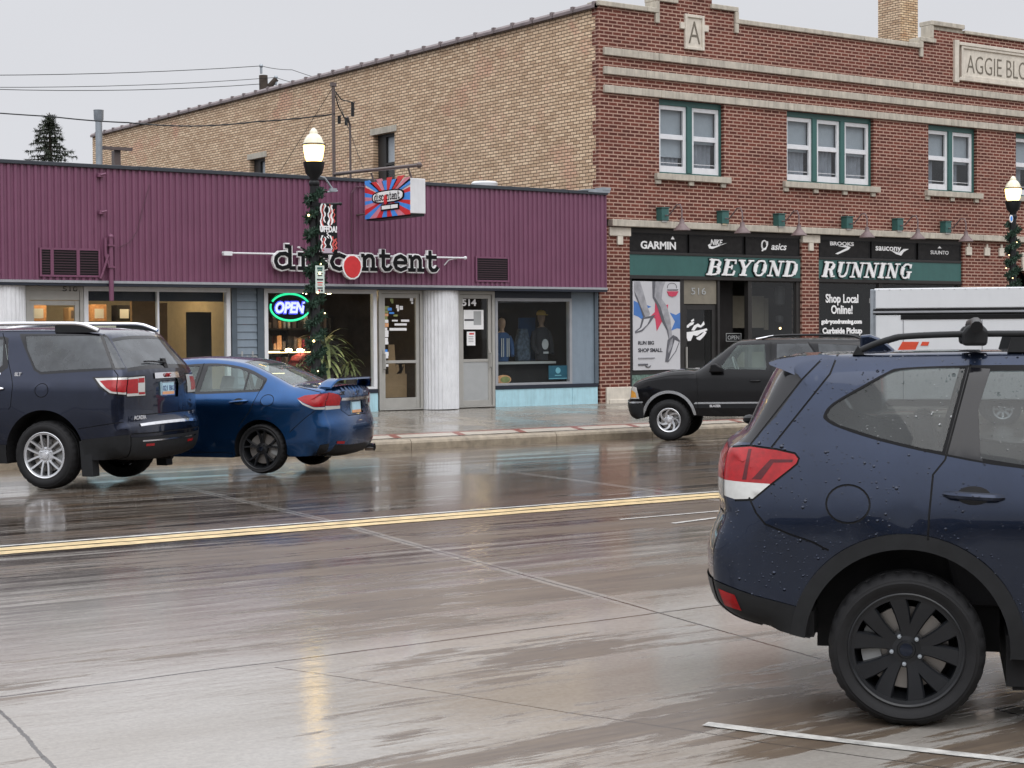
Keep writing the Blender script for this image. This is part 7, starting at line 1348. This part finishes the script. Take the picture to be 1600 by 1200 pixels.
# ------------------------------------------------------------------ street lamps with garlands
def street_lamp(x, y, z0, zt, lab, lab2, turn, zg0, zg1, seed):
    t = thing('street_lamp', lab, 'street lamp', (x, y, z0), group='acorn street lamps on the far pavement'); H = zt
    b = MB(); b.lathe([(0, z0), (.22, z0), (.22, z0+.12), (.17, z0+.3), (.13, z0+.75), (.10, z0+.85), (.085, z0+.9), (.075, H-.95), (.09, H-.93), (.09, H-.88), (.075, H-.86)], (x, y, 0), 20, mod=lambda i, j, r: r*(.95 if j % 2 else 1) if 5 < i < 8 else r); into(b.build('post', M['blackmetal'], smooth=True), t)
    b = MB(); b.lathe([(.07, H-.88), (.08, H-.80), (.14, H-.74), (.175, H-.60), (.185, H-.545), (.15, H-.54), (0, H-.54)], (x, y, 0), 20); into(b.build('collar', M['blackmetal'], smooth=True), t)
    b = MB(); b.lathe([(0, H-.538), (.125, H-.538), (.155, H-.47), (.175, H-.36), (.182, H-.27), (.178, H-.265), (0, H-.265)], (x, y, 0), 24, mod=lambda i, j, r: r*(1 if j % 2 else .97)); into(b.build('globe', M['lampglow'], smooth=True), t)
    b = MB(); b.lathe([(.184, H-.263), (.192, H-.25), (.186, H-.225), (.176, H-.22), (.160, H-.17), (.115, H-.10), (.075, H-.07), (.07, H-.03), (.05, H-.0), (.02, H+.03), (0, H+.03)], (x, y, 0), 24, mod=lambda i, j, r: r*(1 if j % 2 else .96)); into(b.build('globe_dome', M['lampcap'], smooth=True), t)
    b = MB(); b.lathe([(.185, H-.262), (.196, H-.262), (.196, H-.238), (.185, H-.238)], (x, y, 0), 24); into(b.build('globe_ring', M['brown']), t)
    g = thing('garland', lab2, 'garland', (x, y, zg0), group='lit garlands wound round the lamp posts'); b = MB(); random.seed(seed); bulbs = MB(); core = MB(); pts = []
    turns = (zg1-zg0)/.30; n = int((zg1-zg0)*1150); 
    for i in range(int(turns*16)+1):
        u = i/(turns*16); w = turn+u*turns*2*math.pi; pts.append((x+.115*math.cos(w), y+.115*math.sin(w), zg0+(zg1-zg0)*u))
    core.tube(pts, .028, 6); into(core.build('wire_core', M['leaf']), g)
    for i in range(n):
        u = random.random(); w = turn+u*turns*2*math.pi; c = Vector((x+.115*math.cos(w), y+.115*math.sin(w), zg0+(zg1-zg0)*u)); d = Vector((random.gauss(0, 1), random.gauss(0, 1), random.gauss(0, 1))).normalized(); l = random.uniform(.05, .125); s = d.cross(Vector((random.random(), random.random(), .3))).normalized()*random.uniform(.008, .017)
        b.add([c-s, c+s, c+d*l+s*.7, c+d*l-s*.7], [(0, 1, 2, 3)])
    into(b.build('needles', M['leaf']), g)
    for i in range(int((zg1-zg0)*3.0)):
        u = (i+random.random()*.8)/((zg1-zg0)*3.0); w = -2.2+random.uniform(-1.3, 1.3); r = .20; bulbs.ball((x+r*math.cos(w), y+r*math.sin(w), zg0+(zg1-zg0)*min(u, 1)), .013 if random.random() < .6 else .021, 8)
    into(bulbs.build('bulbs', M['bulb'], smooth=True), g); return t
l1 = atY(490, 200, 25.9); l2 = atY(1583, 275, 25.9)
lamp1 = street_lamp(l1.x, 25.9, walk_z(25.9), l1.z-.03, 'lit acorn street lamp on a black post in front of the maroon shop row', 'green garland with warm bulbs wound round the lamp post by the striped banner', .6, 1.0, 4.32, 4)
street_lamp(l2.x, 25.9, walk_z(25.9), l2.z-.03, 'lit acorn street lamp on a black post before the brick building', 'green garland with warm bulbs on the lamp post at the right edge', 2.4, 2.5, 4.30, 14)
# striped banner beside the post
bx = l1.x; Yb = 25.66; a = atY(499, 318, Yb); c = atY(527, 396, Yb); t = thing('banner', 'narrow black banner with white and red streaks reading UFFDA! on the lamp post', 'banner', (bx, Yb, c.z)); zt, zb = a.z, c.z; x0, x1 = a.x, c.x
b = MB(); b.tube([(bx+.03, 25.9, zt), (x1+.05, Yb, zt+.01)], .022, 8); b.tube([(bx+.03, 25.9, zb), (x1+.06, Yb, zb)], .022, 8); b.ball((x1+.07, Yb, zt+.01), .03); b.box(bx-.09, bx+.09, 25.82, 25.98, zt-.03, zt+.03); b.box(bx-.09, bx+.09, 25.82, 25.98, zb-.03, zb+.03); into(b.build('bracket', M['blackmetal'], smooth=True), t)
b = MB(); n = 12
for i in range(n): pass
wv = lambda z: .012*math.sin(z*7)
vs = [(x, Yb+wv(zb+(zt-zb)*k/n)+dy, zb+(zt-zb)*k/n) for dy in (0, .006) for k in range(n+1) for x in (x0, x1)]; m = 2*(n+1)
b.add(vs, [(2*k, 2*k+1, 2*k+3, 2*k+2) for k in range(n)]+[(m+2*k, m+2*k+2, m+2*k+3, m+2*k+1) for k in range(n)]+[(2*k, 2*k+2, m+2*k+2, m+2*k) for k in range(n)]+[(2*k+1, m+2*k+1, m+2*k+3, 2*k+3) for k in range(n)]); into(b.build('cloth', M['black']), t)
random.seed(12); b = MB(); w = x1-x0; j = 0
for i, (u, s0, s1, m, ww) in enumerate([(.12, .45, 1, 0, .05), (.2, .5, .97, 1, .035), (.30, .62, 1, 0, .045), (.55, .55, .95, 0, .05), (.64, .5, 1, 1, .03), (.72, .58, .98, 0, .05), (.84, .62, .9, 1, .035), (.1, .02, .36, 0, .05), (.2, .0, .30, 1, .06), (.28, .05, .33, 0, .035), (.62, .0, .36, 0, .045), (.75, .03, .34, 1, .05), (.9, .08, .3, 1, .05), (.42, .0, .10, 2, .28), (.45, .3, .44, 0, .04)]):
    pts = []; k = 8
    for q in range(k+1):
        z = zb+(zt-zb)*(s0+(s1-s0)*q/k); xx = x0+w*(u+.05*math.sin(q*1.7+i)); hw = w*ww*(.6+.6*random.random()); pts.append((xx-hw, xx+hw, z))
    for q in range(k):
        A, B_ = pts[q], pts[q+1]; b.m = m; yy = -.0016-.0004*i; b.add([(max(x0, A[0]), Yb+wv(A[2])+yy, A[2]), (min(x1, A[1]), Yb+wv(A[2])+yy, A[2]), (min(x1, B_[1]), Yb+wv(B_[2])+yy, B_[2]), (max(x0, B_[0]), Yb+wv(B_[2])+yy, B_[2])], [(0, 1, 2, 3)])
into(b.build('streaks', [M['signwhite'], pbr('banner_red', (.62, .10, .09), .7), pbr('banner_lilac', (.5, .42, .5), .7)]), t)
into(ftext('lettering', 'UFFDA!', 500, 526.5, 362, 352.5, Yb-.022, M['signwhite'], None, off=.006), t)
a = atY(503, 420, 25.76); c = atY(515, 457, 25.76)
t = thing('parking_sign', 'small pale green and white parking notice strapped to the garlanded lamp post', 'sign', (a.x, 25.8, c.z)); x0 = atY(493, 440, 25.7).x; x1 = atY(507, 440, 25.7).x; z1 = atY(500, 415, 25.7).z; z0 = atY(500, 458, 25.7).z
b = MB(); b.box(x0, x1, 25.70, 25.706, z0, z1); into(b.build('sign_plate', pbr('sign_palegreen', (.60, .70, .64), .4), bevel=.002), t)
b = MB(); k = 0
for (u0, u1, v0, v1, m) in ((.2, .8, .86, .94, 1), (.25, .75, .80, .84, 1), (.2, .85, .70, .73, 0), (.25, .75, .62, .66, 0), (.15, .85, .46, .52, 0), (.2, .8, .36, .40, 2), (.25, .75, .28, .31, 2), (.2, .8, .16, .21, 0), (.3, .5, .06, .13, 2), (.6, .8, .06, .13, 0)):
    b.m = m; b.box(x0+(x1-x0)*u0, x0+(x1-x0)*u1, 25.697, 25.6995, z0+(z1-z0)*v0, z0+(z1-z0)*v1)
into(b.build('print', [M['ink'], M['green'], M['signred']]), t)
b = MB(); b.box(l1.x-.09, l1.x+.09, 25.706, 25.74, z0+.1, z0+.14); b.box(l1.x-.09, l1.x+.09, 25.706, 25.74, z1-.14, z1-.1); into(b.build('strap', M['galv']), t)
b = MB(); b.tube([(l1.x+.05, 25.9, l1.z-.80), (l1.x+.2, 25.9, l1.z-.83), (l1.x+.36, 25.9, l1.z-1.02)], .018, 8); b.box(l1.x+.30, l1.x+.42, 25.87, 25.93, l1.z-1.06, l1.z-1.0); b.tube([(l1.x+.0, 25.9, l1.z-1.1), (l1.x+.45, 25.9, l1.z-1.04)], .016, 6)
into(b.build('bracket_arm', M['galv'], smooth=True), lamp1)
b = MB(); a = atY(1577, 342, 25.8); b.prism(oval(a.x, a.z, .06, .09, 14, 2), 25.74, 25.75); o = tag(b.build('post_sticker', M['signwhite']), 'small pale oval tag on the right lamp post below the lamp', 'tag'); b = MB(); b.prism(oval(a.x, a.z, .035, .06, 12, 2), 25.735, 25.7395); b.build('print', M['signblue'], o)

# ------------------------------------------------------------------ spruce behind the low roof, power pole and wires
def spruce(base, ztop):
    random.seed(21); t = thing('spruce_tree', 'sparse dark spruce top showing above the maroon shop roof at the left', 'tree', tuple(base)); x, y, z0 = base; H = ztop-z0
    b = MB(); b.tube([(x, y, z0), (x+.05, y, z0+H*.5), (x, y, ztop)], [.30, .16, .02], 8); into(b.build('trunk', M['bark']), t); b = MB(); br = MB(); z = z0+H*.12
    while z < ztop-.12:
        u = (ztop-z)/H; L_ = .10+1.0*(u*H)**.78*.62; n = 5; a0 = random.random()*6
        for k in range(n):
            a = a0+6.283*k/n+random.uniform(-.35, .35); l = L_*random.uniform(.55, 1.15); d = Vector((math.cos(a), math.sin(a), 0)); pts = [Vector((x, y, z))+d*l*q+Vector((0, 0, l*(.10*q-.42*q*q+.26*q**3))) for q in (0, .3, .6, .85, 1)]
            br.tube(pts, [.025, .02, .014, .009, .005], 5)
            for q in np.arange(.12, 1.0, .035 if l > .5 else .07):
                i = min(3, int(q*4)); p = pts[i].lerp(pts[i+1], q*4-i)
                for s in range(5):
                    e = (d*random.uniform(-.1, .9)+Vector((random.gauss(0, .6), random.gauss(0, .6), random.uniform(-.75, .35)))).normalized(); ln = random.uniform(.10, .26)*(1.15-.45*q); w = e.cross(Vector((0, 0, 1))); w = (w.normalized() if w.length > .01 else Vector((1, 0, 0)))*random.uniform(.012, .026); b.add([p-w, p+w, p+e*ln+w*.3, p+e*ln-w*.3], [(0, 1, 2, 3)])
        z += random.uniform(.16, .30)*(.55+.75*u)
    into(b.build('crown', M['spruce']), t); into(br.build('branches', M['bark']), t)
st = atY(77, 176, 66.); spruce((st.x, 66., st.z-7.6), st.z)
pp = atY(419, 118, 72.); zt = atY(415, 118, 72.).z
t = thing('utility_pole', 'dark utility pole top with crossarm brace rising behind the tan brick wall', 'utility pole', (pp.x, 72, -.3))
b = MB(); b.tube([(pp.x, 72, -.3), (pp.x-.25, 72, zt)], [.30, .20], 10); into(b.build('pole', M['bark'], smooth=True), t)
q0 = atY(420, 136, 72.); q1 = atY(432, 123, 71.8); b = MB(); b.tube([q0, q1], .13, 8); into(b.build('crossarm', M['bark']), t)
ins = [atY(408, 103, 72.), atY(431, 121, 71.8), atY(409, 119, 72)]; b = MB()
for q in ins[:2]: b.tube([q-Vector((0, 0, .35)), q], .06, 8); b.ball((q.x, q.y, q.z), .10, 8)
into(b.build('insulators', M['galv'], smooth=True), t)
def wire(lab, pts, r, sag=0.):
    P_ = []
    for i in range(len(pts)-1):
        for k in range(10): u = k/10; p = pts[i].lerp(pts[i+1], u); p = p+Vector((0, 0, -sag*4*u*(1-u))); P_.append(p)
    P_.append(pts[-1]); b = MB(); b.tube(P_, r, 5); tag(b.build('power_line', M['blackmetal'], smooth=True), lab, 'wire')
wire('highest thin power line running from the utility pole to the left across the sky', [ins[0], atY(-150, 117, 70)], .016, .15)
wire('second power line from the pole to the left, just below the highest', [ins[1], atY(-150, 134.5, 70)], .014, .2)
wire('lowest of the power lines joining the pole from the left', [atY(410, 131, 72), atY(-150, 133.5, 70)], .016, .25)
wire('upper wire dropping from the pole to the right behind the tan wall', [ins[0], atY(456, 109, 76), atY(560, 140, 84)], .016, .05)
wire('lower wire dropping from the pole to the right behind the tan wall', [ins[1], atY(470, 130, 78), atY(560, 152, 84)], .016, .05)
wire('dark service cable sagging across the tan brick wall to the roof mast', [Vector((XS, 31.4, bt.z-.62)), atY(400, 190, 33.5), atY(300, 197, 36), atY(200, 191.5, 38.), atY(80, 182, 40), atY(-120, 166, 43)], .016, .02)

# ------------------------------------------------------------------ the building across the street, seen only as reflections in glass and paint
ob = thing('facing_building', 'tan two-storey building row on the near side of the street behind the viewer', 'building', (10, -26, 0)); b = MB()
hs_ = [(-50, -22, 6.2), (-22, -6, 8.0), (-6, 14, 5.6), (14, 34, 7.6), (34, 60, 6.0)]
for x0, x1, h in hs_: b.box(x0, x1-.02, -34, -26, -.3, h)
into(b.build('wall', pbr('facing_wall', (.13, .10, .075), .85, vary=.3, scale=.4)), ob); b = MB(); g = MB()
for x0, x1, h in hs_:
    x = x0+1
    while x < x1-3: b.box(x, x+2.2, -25.99, -25.9, .6, 3.0); g.box(x+.3, x+1.6, -25.99, -25.92, 4.0, min(h-.8, 5.6)); x += 3.1
into(b.build('shop_window', M['glossblack']), ob); into(g.build('window', M['glossblack']), ob)
